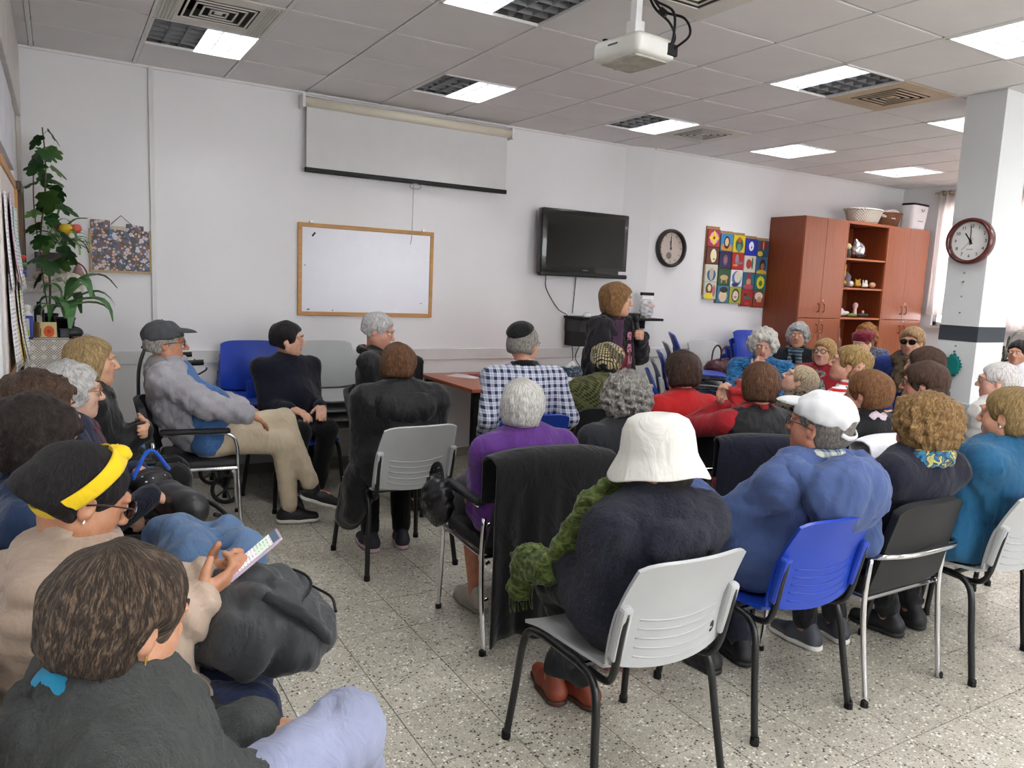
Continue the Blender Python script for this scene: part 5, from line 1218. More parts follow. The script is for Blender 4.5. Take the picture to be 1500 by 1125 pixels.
def bucket_hat(m):
    def f(c):
        prof = [(.03, .166), (.064, .16), (.09, .145), (.105, .113), (.11, .078), (.114, .045), (.12, .03), (.132, .01), (.145, -.012), (.153, -.026)]
        n = 48
        def fn(u, v_):
            k = v_*(len(prof)-1); i = min(int(k), len(prof)-2); q = k-i; r_ = prof[i][0]*(1-q)+prof[i+1][0]*q; z = prof[i][1]*(1-q)+prof[i+1][1]*q
            a = 6.2832*u; w_ = max(0, v_-.6)
            return (r_*math.cos(a)*.95, r_*math.sin(a)*1.06-.008, z+w_*.03*math.sin(2*a+.6)+.004*math.sin(5*a)*v_)
        o = MB().grid(fn, n, 27, .004); vs = [o.bm.verts.new((.036*.95*math.cos(6.2832*k/24), .036*1.06*math.sin(6.2832*k/24)-.008, .1665)) for k in range(24)]; o.bm.faces.new(vs)
        c['hobj'](o.build('bucket_hat', m, c['root'], True), c['hs'])
    return f
def kippah(m):
    def f(c):
        sd = Sdf().ell((0, -.034, .054), (.094, .098, .088), k=.01).plane((0, -.055, .083), (0, .5, -.87), .004)
        V_, F_ = sd.mesh(.0065); c['hobj'](np_mesh('kippah', V_, F_, m, c['root']), c['hs'])
    return f
def soft_hat(m, kind='beret'):
    def f(c):
        sd = Sdf()
        if kind == 'beret': sd.ell((0, -.02, .075), (.1, .115, .055), k=.02).ell((0, -.015, .045), (.088, .108, .05), k=.02).plane((0, 0, .02), (0, .1, -1), .01)
        else: sd.ell((0, -.02, .06), (.112, .128, .09), k=.02).ell((0, -.04, .02), (.095, .105, .07), k=.03).ell((0, .1, .02), (.07, .05, .02), k=.02).plane((0, 0, -.04), (0, .35, -1), .012)
        V_, F_ = sd.mesh(.008, disp=sines(12, 28, .005, ridge=True)); c['hobj'](np_mesh('beret' if kind == 'beret' else 'flat_cap', V_, F_, m, c['root']), c['hs'])
    return f
def headband(m):
    def f(c):
        c0 = V3(0, -.018, .034); rad = V3(.089, .109, .093); e2 = unit((0, .52, .85)); nn = unit(np.cross((1, 0, 0), e2))
        def fn(u, v_):
            a = 6.2832*u; d = V3(math.sin(a), 0, 0)+e2*math.cos(a); p = d/np.linalg.norm(d/rad)+nn*(v_-.5)*(.034+.01*max(0, math.cos(a))**3)
            q = p/np.linalg.norm(p/rad); return tuple(c0+q*(1.05+.02*math.sin(v_*3.14)+.012*math.sin(a*9+v_*4)*max(0, math.cos(a))))
        c['hobj'](MB().grid(fn, 48, 6, .004).build('headband', m, c['root'], True), c['hs'])
        c['hobj'](np_mesh('headband_knot', *Sdf().ell((.006, .037, .117), (.03, .022, .018)).mesh(.006, disp=sines(3, 110, .004, ridge=True)), m, c['root']), c['hs'])
    return f
def ring_part(name, m, R=.078, r_=.034, dz=.01, amp=.006, dy=.012, drop=0):
    """scarf, cowl or collar: a rolled ring round the neck"""
    def f(c):
        sd = Sdf(); P0 = c['NB']+V3(0, dy, dz); n = 14
        for k in range(n):
            a, b_ = 6.2832*k/n, 6.2832*(k+1)/n
            sd.cone(P0+V3(R*math.sin(a), R*.92*math.cos(a), -.02*math.cos(a)), P0+V3(R*math.sin(b_), R*.92*math.cos(b_), -.02*math.cos(b_)), r_, k=.015)
        if drop:
            sd.cone(P0+V3(.03, R, -.02), P0+V3(.06, R+.075, -drop), r_*1.1, r_*1.2, k=.03); sd.cone(P0+V3(-.03, R, -.02), P0+V3(-.04, R+.08, -drop*.8), r_*1.1, r_*1.2, k=.03)
        V_, F_ = sd.mesh(min(.012, c['cres']), disp=sines(31, 55, amp, ridge=True)); np_mesh(name, V_, F_, m, c['root'])
    return f
def hood_part(m, w_=.13, h_=.13, d_=.075, name='hood'):
    def f(c):
        sd = Sdf(); P0 = c['NB']; n = 12
        for k in range(n):
            a0, a1 = [math.radians(-130+260*(k+q)/n) for q in (0, 1)]
            p = lambda a: P0+V3(w_*.95*math.sin(a), -.03-.075*math.cos(a), .005-.045*(math.cos(a) > 0)*math.cos(a))
            sd.cone(p(a0), p(a1), .036, k=.03)
        sd.ell(P0+V3(0, -.09-d_*.35, -.075), (w_, d_, h_), k=.05)
        V_, F_ = sd.mesh(c['cres'], disp=sines(17, 26, .007, ridge=True)); np_mesh(name, V_, F_, m, c['root'])
    return f
def shirt_collar(m, R=.066, h_=.045, name='collar'):
    def f(c):
        P0 = c['NB']+V3(0, .008, .005)
        def fn(u, v_): a = math.radians(20+320*u)+math.pi/2*0; return tuple(P0+V3((R+.012*(1-v_))*math.sin(a), (R+.012*(1-v_))*.95*math.cos(a), -.012+h_*v_+.012*(-math.cos(a))))
        MB().grid(fn, 28, 4, .006).build(name, m, c['root'], True)
    return f
def earring(m=None, s_=1, dz=-.045):
    def f(c): c['hobj'](MB().tube([(s_*.08, -.004, -.034), (s_*.082, -.004, dz)], .002, 5).lathe([(.001, -.004), (.0045, 0), (.001, .005)], 8, R=Matrix.Translation((s_*.082, -.004, dz))).build('earring', m or mat((214, 178, 90), .2, .9), c['root']), c['hs'])
    return f
# ================================================================== furniture positions
def LW(c, p):
    """a person's local point in the room"""
    b = math.radians(c['bearing']); x, y, z = p; l = c['loc']
    return Vector((l[0]+x*math.cos(b)+y*math.sin(b), l[1]-x*math.sin(b)+y*math.cos(b), z))
def P(label, head, body, hb, ch=None, chl=None, cb=None, chd=.085, **k):
    c = person(label, head, body, hb, **k); c['bearing'] = body
    if ch:
        q = c['loc']+c['fwd']*chd; chair(ch, q[0], q[1], body if cb is None else cb, chl)
    return c
# table against the back wall
r0 = empty('table', (3.45, 5.57, 0), 0, 'long red-brown table with black legs below the whiteboard', 'table')
o = MB().rbox((-.76, -.5, .752), (.76, .5, .78), .004).build('table_top', wood((156, 82, 50), (172, 96, 60), 0, .35), r0)
for sx in (-.7, .7):
    for sy in (-.44, .44): MB().rbox((sx-.025, sy-.025, 0), (sx+.025, sy+.025, .752), .004).build('leg', BTUBE, r0)
for sy in (-.44, .44): MB().box((-.68, sy-.012, .69), (.68, sy+.012, .752)).build('apron', BTUBE, r0)
r0 = empty('tissue_box', (3.98, 5.62, .78), .25, 'dark blue tissue box on the red-brown table', 'tissue box')
bm_, nt, b = nmat('tissue_print'); nt.links.new(ramp(nt, noise(nt, tc(nt), 30, 4, .6, 1.5), [(.4, lin((24, 42, 66))), (.52, lin((56, 88, 112))), (.62, lin((150, 176, 178)))]), b.inputs['Base Color'])
MB().rbox((-.12, -.06, 0), (.12, .06, .085), .003, 1).build('carton', bm_, r0)
V_, F_ = Sdf().cone((-.04, 0, .08), (.03, .0, .105), .018, .025).mesh(.008, disp=sines(2, 80, .006, ridge=True)); np_mesh('tissue', V_, F_, mat((240, 240, 240), .8), r0)
for nm, x, y, w_, h_, col, a, lab in (('paper', 3.15, 5.35, .105, .15, (232, 232, 238), .3, 'white paper sheet lying near the table edge'), ('paper', 3.78, 5.45, .1, .14, (206, 220, 232), -.4, 'pale blue paper beside the tissue box'), ('folder', 3.2, 5.72, .12, .16, (130, 24, 42), .1, 'dark red folder on the table'), ('paper', 3.0, 5.78, .1, .14, (226, 214, 216), .6, 'pinkish paper sheet next to the red folder')):
    o = MB().box((-w_, -h_, 0), (w_, h_, .003 if nm == 'paper' else .008)).build(nm, mat(col, .6)); o.location = (x, y, .781); o.rotation_euler = (0, 0, a); tag(o, lab, nm)
# stacked chairs by the walls
def stack(cols, x, y, b, where, dz=.08):
    n = len(cols); pos = {0: 'topmost', 1: 'second from the top', 2: 'third from the top'}
    for k, c_ in enumerate(cols):
        w_ = 'lowest' if k == 0 else pos.get(n-1-k, 'second from the floor')
        fx, fy = x+math.sin(math.radians(b))*.05*k, y+math.cos(math.radians(b))*.05*k
        chair(c_, fx, fy, b, '%s plastic chair, %s in the %s' % ({'blue': 'blue', 'grey': 'light grey'}[c_], w_, where), z=k*dz, group='chairs of the '+where)
stack(['blue']*4, 1.24, 5.77, 180, 'blue stack left of the whiteboard')
stack(['grey']*4, 1.82, 5.77, 180, 'grey stack below the whiteboard')
stack(['blue', 'grey', 'blue', 'grey', 'blue'], 5.12, 5.36, 128, 'mixed stack beside the speaker', .09)
stack(['grey']*4, 5.84, 5.69, 180, 'grey stack under the painted canvases')
stack(['blue']*5, 6.44, 5.69, 180, 'blue stack beside the cabinet', .09)
def cloth_drape(name, label, x, y, bearing, w_, zt, zb, m, amp=.02, dep=.06, front=.16, cat='coat'):
    """garment hung over a chair back: front flap, fold over the top, long back drop with folds"""
    r0 = empty(name, (x, y, zb), -math.radians(bearing), label, cat); Hh = zt-zb
    def fn(u, v_):
        xx = (u-.5)*w_; f_ = amp*math.sin(u*19+v_*1.5)+amp*.6*math.sin(u*41+2)
        if v_ < .25: t = v_/.25; return (xx*.92, dep, Hh-front*(1-t))
        if v_ < .4: a = math.pi*(v_-.25)/.15; return (xx*.95, dep*math.cos(a), Hh+dep*.6*math.sin(a)-.03*abs(2*u-1)**3)
        t = (v_-.4)/.6; return (xx*(.97+.12*t), -dep-(.02+f_)*t-.03*t, Hh*(1-t)+.02*math.sin(u*9)*t-.03*abs(2*u-1)**3*(1-t))
    MB().grid(fn, 60, 30, .008).build('garment', m, r0, True); return r0
# ================================================================== left row, backs to the left wall
SK1, SK2, SK3 = (214, 170, 144), (200, 150, 120), (222, 182, 160)
BLACKF = fabric((24, 24, 27)); NAVY = fabric((24, 28, 48)); DKT = fabric((26, 27, 32)); 
c1 = P('woman in a dark grey fleece coat and turquoise scarf, short brown hair', (.075, 1.34, 1.02), 82, 60, 'arm', 'black padded armchair under the woman in grey fleece', cb=90, hp=-14, lean=4, res='near', skin=SK2,
  hair=dict(col=(58, 46, 38), streak=(150, 128, 104), style='short', v=.016, fringe=.0, low=-.085, amp=.004, freq=80, zs=.35), top=fabric((70, 74, 72), 'fleece'), top_name='fleece_coat', off=.036, fold=.012, build=1.12, coat=.4, arms=(((.22, .2, .60), (-.2, .8, -.5), (0, -.3, -1), .4), 'lap'),
  legs=fabric((150, 156, 182)), leg_pose='crossR', shoes=((70, 70, 76), (40, 40, 42)),
  extra={'fuzz': .0035, 'parts': [ring_part('scarf', fabric((34, 140, 180)), R=.074, r_=.03, dz=.05, amp=.005), ring_part('fleece_collar', fabric((70, 74, 72), 'fleece'), R=.112, r_=.045, dz=-.005, amp=.007), earring(None, 1, -.062)]})
c2 = P('woman with a yellow headband and dark glasses, beige padded jacket', (.03, 1.91, 1.08), 97, 74, 'arm', 'black padded armchair under the woman with the yellow headband', cb=90, hp=-24, lean=2, res='near', skin=(190, 138, 106),
  hair=dict(col=(20, 18, 20), streak=(60, 56, 60), style='tied', v=.008, amp=.0015, freq=60, zs=.5, low=-.06, bun=True), top=fabric((176, 156, 138), 'nylon'), top_name='padded_jacket', off=.042, fold=.012, quilt=.02, build=1.05, coat=.5,
  arms=(((.07, .25, .83), (-.35, .85, .3), (-.8, .1, .5), .75), ((.06, .27, .83), (-.25, .85, .3), (-.75, 0, .6), .8)), legs=fabric((34, 44, 74), 'denim'), shoes=((60, 44, 40), (40, 34, 30)), glasses=((50, 32, 28), (36, 24, 22), .023),
  hat=headband(fabric((236, 200, 30), 'weave', var=.12)), extra={'parts': [hood_part(fabric((176, 156, 138), 'nylon'), .14, .09, .06), ring_part('jacket_collar', fabric((176, 156, 138), 'nylon'), R=.098, r_=.038, dz=-.008, amp=.005), earring(mat((230, 230, 232), .15, .8), 1, -.04)]})
c3 = P('woman with thick dark brown hair and thin glasses, navy jacket', (-0.067, 2.48, 1.088), 86, 80, 'arm', 'black padded armchair between the yellow headband woman and the brown-haired woman', cb=90, hp=-8, lean=6, skin=SK1,
  hair=dict(col=(36, 27, 24), streak=(74, 58, 48), style='curly', v=.03, amp=.006, freq=60), top=fabric((24, 50, 86), 'nylon'), top_name='jacket', off=.02, arms=('lap', 'clasp'), legs=DKT, glasses=((60, 60, 70),))
c4 = P('woman with wavy brown hair in a navy cardigan, hand on a black handbag', (-0.063, 3.05, 1.088), 88, 84, 'arm', 'black padded armchair of the woman in the navy cardigan', cb=90, lean=6, skin=SK1,
  hair=dict(col=(70, 52, 40), streak=(120, 92, 70), style='curly', v=.028, amp=.007, freq=70), top=fabric((24, 27, 46), 'knit'), top_name='cardigan', off=.018, arms=(((.10, .33, .78), (-.1, .8, -.5), (0, -.4, -1), .5), 'clasp'), legs=BLACKF)
c5 = P('white-haired woman with amber glasses, burgundy knit and dark blue jacket', (0.042, 3.62, 1.069), 90, 90, 'arm', 'black padded armchair of the white-haired woman with amber glasses', cb=90, lean=6, skin=SK3,
  hair=dict(col=(206, 204, 200), streak=(238, 236, 232), style='curly', v=.016, amp=.005, freq=80, brow=(150, 140, 130)), top=fabric((34, 40, 66)), top_name='jacket', off=.018, arms=('clasp', 'clasp'), legs=DKT, glasses=((156, 96, 40),),
  extra={'parts': [ring_part('scarf', fabric((88, 30, 44), 'knit'), R=.075, r_=.026, drop=.26)]})
c6 = P('blonde woman in a black coat with folded arms', (.135, 4.18, 1.13), 92, 96, 'bluearm', 'chair with bright blue tube arms under the woman in the black coat', cb=90, lean=3, skin=(220, 172, 142),
  hair=dict(col=(176, 146, 98), streak=(214, 190, 146), style='bob', v=.01, amp=.003, freq=60, zs=.3, low=-.1), top=fabric((26, 27, 30), 'nylon'), top_name='coat', off=.03, coat=.5, fold=.012, arms=('fold', 'fold'), legs=BLACKF,
  extra={'parts': [ring_part('coat_collar', fabric((26, 27, 30), 'nylon'), R=.09, r_=.03, dz=.0)]})
c7 = P('man in a grey cap, light grey jacket and beige trousers, legs crossed', (.545, 4.95, 1.15), 98, 94, 'arm', 'black padded armchair with chrome legs under the man in the grey cap', chd=-.08, lean=34, res='near', skin=(204, 146, 114), hs=1.03,
  hair=dict(col=(170, 166, 160), streak=(214, 212, 208), style='short', v=.006, low=-.07), top=fabric((70, 110, 164), 'knit'), top_name='blue_sweater', off=.012, belly=.05, build=1.06, arms=(((.27, .32, .70), (-.35, .8, -.5), (0, -.3, -1), .3), ((.16, .28, .68), (-.4, .8, -.2), (0, -.2, -1), .4)), legs=fabric((202, 186, 160)), leg_pose='crossL',
  shoes=((24, 25, 30), (226, 222, 214)), glasses=((60, 50, 44),), jaw=1.08, nose=1.06, hat=cap_hat(mat((72, 74, 78), .75, var=.15, bmp=.2)),
  extra={'parts': [shirt_collar(fabric((222, 200, 196), 'plaid', (190, 150, 150)))]})
# his open jacket: back and sleeves over the sweater
def open_jacket(c, m, off=.03, name='open_jacket'):
    sd = Sdf(); up_, SH = c['up'], c['SH']
    sd.ell(up_(.64)+V3(0, -.02, 0), (.18+off*.5, .125+off, .23), k=.05); sd.ell(up_(.25)+V3(0, -.02, 0), (.17+off*.5, .135+off, .2), k=.05); sd.cone(SH[-1], SH[1], .06+off, k=.05); sd.cone(c['NB']-c['t']*.04, c['NB']+V3(0, -.005, .0), .075, .068, k=.04)
    n_ = np.array((0, 1, .0)); sd.plane(up_(.5)+V3(0, .02, 0), unit((0, 1, .1)), .02)
    for s in (1, -1):
        E, W = c['POSE'][s][:2]; u = unit(W-E); sd.cone(SH[s], E, .058+off*.8, .05+off*.8, k=.03); sd.cone(E, W-u*.03, .05+off*.8, .04+off*.6, k=.02)
    V_, F_ = sd.mesh(c['cres'], disp=sines(41, 24, .010, ridge=True), pad=.05); np_mesh(name, V_, F_, m, c['root'])
open_jacket(c7, fabric((164, 162, 168), 'nylon'))
for s in (1,): 
    E, W = c7['POSE'][s][:2]; u = unit(W-E); MB().tube([W-u*.05, W-u*.015], .043, 12).build('cuff', fabric((60, 66, 78), 'knit'), c7['root'], True)
# ================================================================== by the back wall
c8 = P('woman with short black hair in a navy sweater, hands on her lap', (1.39, 5.41, 1.132), 168, 112, 'blue', 'blue plastic chair under the woman in the navy sweater', lean=6, skin=(224, 176, 150), res='mid', build=1.12, belly=.04,
  hair=dict(col=(18, 15, 17), streak=(48, 42, 44), style='short', v=.016, fringe=-.012, low=-.07, amp=.004), top=fabric((22, 26, 46), 'knit'), off=.014, arms=('lap', 'lap'), legs=BLACKF,
  extra={'parts': [ring_part('blouse_neck', fabric((50, 62, 72), 'blotch', (16, 20, 30)), R=.062, r_=.02, dz=-.018, dy=.03)]})
c9 = P('white-haired man in a black zip jacket over a red shirt', (1.9, 4.985, 1.228), 122, 128, 'armblk', 'black armchair under the white-haired man in the zip jacket', hp=-14, lean=8, skin=(214, 160, 138), hs=1.03, build=1.12, belly=.05, jaw=1.1,
  hair=dict(col=(206, 204, 202), streak=(238, 236, 234), style='short', v=.009, low=-.06, brow=(180, 176, 170)), top=fabric((30, 31, 34), 'nylon'), top_name='zip_jacket', off=.018, arms=('fold', 'fold'), legs=DKT,
  extra={'parts': [ring_part('red_collar', fabric((206, 54, 34)), R=.06, r_=.022, dz=-.004, dy=.016), ring_part('jacket_collar', fabric((30, 31, 34), 'nylon'), R=.085, r_=.022, dz=.0, dy=-.012)]})
cloth_drape('black_coat', 'black coat heaped over a chair beside the table', 2.36, 5.86, 180, .5, .92, .45, fabric((24, 24, 27), 'nylon'), .02, .1, .3)
chair('armblk', 2.36, 5.62, 180, 'black armchair carrying the heaped black coat and bags')
r0 = empty('shoulder_bag', (2.36, 5.52, .48), .3, 'dark bag with a beige strap on the armchair beside the table', 'bag')
V_, F_ = Sdf().ell((0, 0, .09), (.14, .1, .09)).mesh(.014, disp=sines(6, 30, .01, ridge=True)); np_mesh('bag_body', V_, F_, fabric((44, 40, 36)), r0); MB().tube(smoothpath([(-.1, -.08, .12), (-.04, -.12, .2), (.05, -.12, .16), (.1, -.09, .05), (.03, -.11, .02)]), .012, 6, flat=2).build('strap', fabric((176, 152, 120)), r0, True)
# speaker, standing
c12 = P('woman speaking into a microphone, long dark coat over a burgundy top, auburn bob', (3.64, 4.57, 1.50), 162, 138, lean=2, stand=True, leg_pose='stand', res='near', skin=(216, 168, 140),
  hair=dict(col=(138, 98, 58), streak=(190, 148, 96), style='bob', v=.024, amp=.006, freq=48, zs=.5, low=-.135, curl=.3), top=fabric((110, 26, 42), 'knit'), top_name='burgundy_top', off=.008, fold=.004, arms=(((.26, .06, .80), (0, .1, -1), (-1, 0, 0), .4), ((.165, .125, 1.235), (-.7, .7, .15), (-.7, -.7, 0), 1.2, (-.8, -.2, -.9))), legs=DKT, shoes=((34, 30, 32), (30, 28, 28)), hipz=.84)
def long_coat(c, m, m2):
    sd = Sdf(); up_, SH = c['up'], c['SH']
    sd.ell(up_(.62)+V3(0, -.025, 0), (.2, .15, .24), k=.05); sd.cone(SH[-1], SH[1], .082, k=.05)
    for s in (1, -1):
        sd.cone(up_(.3)+V3(s*.09, -.02, 0), V3(s*.13, -.02, .45), .135, .155, k=.08)
        E, W = c['POSE'][s][:2]; u = unit(W-E); sd.cone(SH[s], E, .078, .068, k=.03); sd.cone(E, W-u*.03, .068, .058, k=.02)
    sd.cone(V3(0, .3, 1.42), V3(0, .22, .3), .11, .075, k=.03, op='-'); sd.plane((0, 0, .40), (0, 0, -1), .01)
    V_, F_ = sd.mesh(.0125, disp=sines(21, 22, .012, (1, 1, .5), ridge=True), pad=.05); np_mesh('long_coat', V_, F_, m, c['root'])
    for s in (1, -1):   # plum lapels turned outward
        def fn(u, v_, s=s): z = 1.36-.98*v_; w_ = (.045+.035*math.sin(min(1, v_*2.4)*3.1)*(v_ < .42)); return (s*(.055+.045*min(1, v_*2.5)+w_*u), .118+.015*math.sin(v_*3)-.045*u+.03*(v_ > .3)*min(1, (v_-.3)*2), z)
        MB().grid(fn, 4, 20, .008).build('lapel', m2, c['root'], True)
    W, d = c['POSE'][-1][1], unit(c['POSE'][-1][2]); E = c['POSE'][-1][0]; u = unit(W-E)
    MB().tube([W-u*.075, W-u*.03], .062, 14).build('turned_cuff', m2, c['root'], True)
long_coat(c12, fabric((42, 40, 46), 'weave'), fabric((74, 48, 72), 'weave'))
for k_, z in enumerate((1.24, 1.15, 1.06)):
    MB().box((-.028, 0, -.03), (.028, .004, .03), Matrix.Translation((-.012, .128+.008*k_, z))).build('print_square', fabric((176, 120, 140), 'blotch', (110, 26, 42)), c12['root'])
W = c12['POSE'][-1][1]; hp_ = W+unit(V3(.7, .7, .15))*.072+unit(V3(.7, -.7, 0))*.026; d = unit(V3(-.045, .13, 1.42)+V3(0, .02, -.02)-hp_)
r0 = empty('microphone', (0, 0, 0), 0, 'black handheld microphone at the speaker\'s mouth', 'microphone')
a, b_ = LW(c12, hp_-d*.075), LW(c12, hp_+d*.105); e = LW(c12, hp_+d*.13)
MB().tube([a, (a+b_)/2, b_], [.0125, .0145, .018], 14).build('handle', mat((26, 26, 28), .35), r0, True)
V_, F_ = Sdf().ell(tuple(e), (.026, .026, .028)).mesh(.007); np_mesh('grille', V_, F_, mat((40, 40, 42), .5, .6, bmp=.6, bscale=600), r0)
# ================================================================== audience, front rows
c10 = P('brown-haired woman in a long black hooded padded coat, seen from behind', (1.62, 3.93, 1.11), 6, 36, None, hp=-4, lean=-6, res='mid', skin=SK1,
  hair=dict(col=(92, 58, 34), streak=(150, 104, 66), style='short', v=.018, low=-.08, amp=.005, freq=60), top=fabric((22, 22, 26), 'nylon'), top_name='padded_coat', off=.05, fold=.01, quilt=.006, coat=.35, build=1.12, arms=('lap', 'lap'), legs=BLACKF, shoes=((40, 42, 56), (206, 170, 180)),
  extra={'parts': [hood_part(fabric((22, 22, 26), 'nylon'), .17, .1, .07)]})
chair('grey', 1.62, 3.95, -2, 'light grey plastic chair with black legs under the black padded coat')
# skirt of her coat hanging over the chair's left side
r0 = c10['root']; V_, F_ = Sdf().cone((-.2, .05, .5), (-.26, .1, .26), .1, .075).cone((-.2, -.02, .55), (-.26, -.02, .32), .09, .06, k=.06).mesh(.016, disp=sines(9, 20, .005)); np_mesh('coat_skirt', V_, F_, fabric((22, 22, 26), 'nylon'), r0)
c11 = P('man with a black kippah and navy checked shirt, seen from behind', (2.49, 4.03, 1.22), 14, 58, 'blue', 'blue plastic chair under the man in the checked shirt', lean=-4, res='mid', skin=(206, 150, 122), hs=1.05, build=1.2,
  hair=dict(col=(140, 134, 126), streak=(196, 192, 186), style='short', v=.008, low=-.065), top=fabric((206, 210, 222), 'plaid', (34, 42, 84)), top_name='checked_shirt', off=.02, arms=('down', 'down'), legs=DKT, glasses=((120, 110, 100),),
  hat=kippah(fabric((18, 18, 20))), extra={'parts': [ring_part('black_collar', fabric((16, 16, 18), 'knit'), R=.07, r_=.026, dz=.012, amp=.002)]})
c13 = P('person in a patchwork tweed cap and olive woven shawl, seen from behind', (3.218, 4.11, 1.069), 30, 48, 'armblk', 'black armchair under the person in the olive shawl', hp=-10, lean=-14, res='mid', skin=SK2,
  hair=dict(col=(40, 38, 40), style='short', v=.004, low=-.07), top=fabric((92, 94, 56), 'check', (44, 48, 26)), top_name='shawl', off=.045, fold=.014, build=1.1, coat=.5, arms=('lap', 'lap'), legs=DKT,
  hat=soft_hat(fabric((200, 186, 140), 'tweed', (34, 36, 40)), 'flat'), extra={'parts': [ring_part('neck_scarf', fabric((50, 96, 120), 'marble', (14, 18, 26)), R=.07, r_=.024, dz=.02)]})
c14 = P('white-haired woman in a purple sweater with a pale collar, seen from behind', (1.80, 2.89, 1.04), 4, 44, 'arm', 'chrome-legged armchair of the woman in purple, draped with a black coat', hp=0, lean=2, res='near', skin=(196, 132, 104), build=1.12,
  hair=dict(col=(214, 210, 202), streak=(248, 246, 242), style='short', v=.02, low=-.095, amp=.004, freq=70, zs=.35, fringe=.0), top=fabric((84, 44, 116), 'weave'), off=.022, fold=.008, arms=('lap', 'lap'), legs=fabric((62, 62, 66)), legs_name='skirt', leg_pose='tuck', shoes=((176, 170, 158), (150, 144, 132)),
  extra={'parts': [shirt_collar(mat((206, 212, 214), .7), R=.07, h_=.035)]})
q = c14['loc']+c14['fwd']*(.085-.285)
cloth_drape('draped_coat', 'long black coat with snaps hung over the chair of the woman in purple', q[0]+.02, q[1]-.02, 4, .62, .86, .13, fabric((15, 15, 18)), .02, .085, .2)
for z in (.62, .46, .3): tag(MB().lathe([(.011, 0), (.011, .004), (.005, .005)], 12, R=Matrix.Translation((q[0]-.305, q[1]-.07, z)) @ Matrix.Rotation(1.9, 4, 'X')).build('coat_snap', CHROME), 'round metal snap on the edge of the black draped coat', 'snap', 'snaps of the draped coat')
r0 = empty('handbag', (1.465, 3.06, .50), 0, 'black quilted handbag hanging at the arm of the purple woman\'s chair', 'handbag')
V_, F_ = Sdf().ell((0, 0, .1), (.06, .1, .11)).mesh(.012, disp=sines(14, 45, .009, ridge=True)); np_mesh('bag_body', V_, F_, mat((26, 26, 30), .3), r0); MB().tube(smoothpath([(0, -.06, .18), (.0, -.02, .27), (0, .06, .24), (0, .09, .14)]), .008, 6).build('handle', BLK, r0, True)
c15 = P('woman with grey curly hair in a charcoal ribbed cardigan', (2.396, 2.904, 1.049), 14, 6, None, hp=-4, lean=-2, res='near', skin=SK2,
  hair=dict(col=(132, 128, 122), streak=(206, 202, 196), style='curly', v=.026, amp=.010, freq=75, zs=.8), top=fabric((48, 50, 54), 'knit'), top_name='cardigan', off=.018, arms=('lap', 'lap'), legs=BLACKF)
q = c15['loc']+c15['fwd']*.085; chair('bar', q[0], q[1], 14, 'black padded chair with chrome back bar under the grey curly-haired woman')
c16 = P('woman with short dark brown hair in a red sweater, seen from behind', (3.09, 3.25, 1.12), 12, 18, 'bar', 'black padded chair with chrome back bar under the woman in the red sweater', lean=0, res='mid', skin=SK1,
  hair=dict(col=(52, 34, 26), streak=(104, 72, 52), style='short', v=.022, low=-.08, amp=.006, freq=60), top=fabric((178, 28, 30), 'knit'), off=.018, arms=('lap', 'lap'), legs=DKT)
c17 = P('brown-haired woman in a black vest over red sleeves, hand at her cheek', (3.11, 2.688, 1.12), 32, 44, 'bar', 'black padded chair draped with a navy jacket under the woman in the black vest', lean=2, res='mid', skin=SK1,
  hair=dict(col=(84, 52, 32), streak=(140, 98, 64), style='short', v=.018, low=-.085, amp=.004), top=fabric((150, 26, 34)), top_name='red_jumper', off=.014, arms=('lap', ((.15, .13, 1.0), (.35, -.1, 1), (-.7, -.6, 0), .9, (-1, .1, -.8))), legs=DKT)
def vest(c, m, off=.026, name='vest'):
    sd = Sdf(); up_, SH = c['up'], c['SH']
    sd.ell(up_(.66), (.17+off*.4, .125+off, .2), k=.05); sd.ell(up_(.3), (.155+off, .122+off, .19), k=.05); sd.cone(SH[-1]*.86+SH[1]*.14, SH[1]*.86+SH[-1]*.14, .062+off*.5, k=.05)
    V_, F_ = sd.mesh(c['cres'], disp=sines(61, 24, .008, ridge=True)); np_mesh(name, V_, F_, m, c['root'])
vest(c17, fabric((22, 23, 27), 'nylon'))
q = c17['loc']+c17['fwd']*(.085-.29); cloth_drape('navy_drape', 'navy jacket hung over the chair of the woman in the black vest', q[0], q[1], 32, .54, .87, .4, fabric((18, 22, 44)), .014, .075, .2)
# red coat heaped on a chair
chair('blue', 3.74, 3.36, 10, 'blue plastic chair buried under the heaped red coat')
r0 = empty('red_coat', (3.73, 3.29, .40), 0, 'heaped red coat with hood on a chair behind the black vest', 'coat')
V_, F_ = Sdf().ell((0, 0, .28), (.27, .17, .24)).ell((-.03, 0, .53), (.15, .11, .11), k=.05).cone((-.2, 0, .4), (-.28, .02, .1), .1, .09, k=.06).mesh(.017, disp=sines(77, 20, .02, ridge=True), pad=.06); np_mesh('garment', V_, F_, fabric((150, 30, 32)), r0)
V_, F_ = Sdf().ell((.05, .06, .63), (.12, .07, .035)).mesh(.014, disp=sines(7, 30, .008)); np_mesh('orange_lining', V_, F_, fabric((196, 70, 32)), r0)
c18 = P('woman in a white bucket hat and navy wool coat with a green scarf', (1.62, 1.79, 1.045), 4, -40, None, hp=-4, lean=4, res='near', skin=(196, 136, 100),
  hair=dict(col=(34, 26, 24), style='short', v=.006, low=-.09), top=fabric((18, 24, 54), 'fleece'), top_name='wool_coat', off=.034, fold=.012, build=1.05, coat=.35, arms=('lap', ((.16, .24, .66), (.3, .9, -.2), (0, -.2, -1), .5)), legs=fabric((24, 30, 36)), leg_pose='ankles', shoes=((128, 56, 36), (70, 40, 30)),
  hat=bucket_hat(fabric((214, 212, 204), 'weave', var=.03)), extra={'fuzz': .003, 'parts': [hood_part(fabric((18, 24, 54), 'fleece'), .13, .06, .05)]})
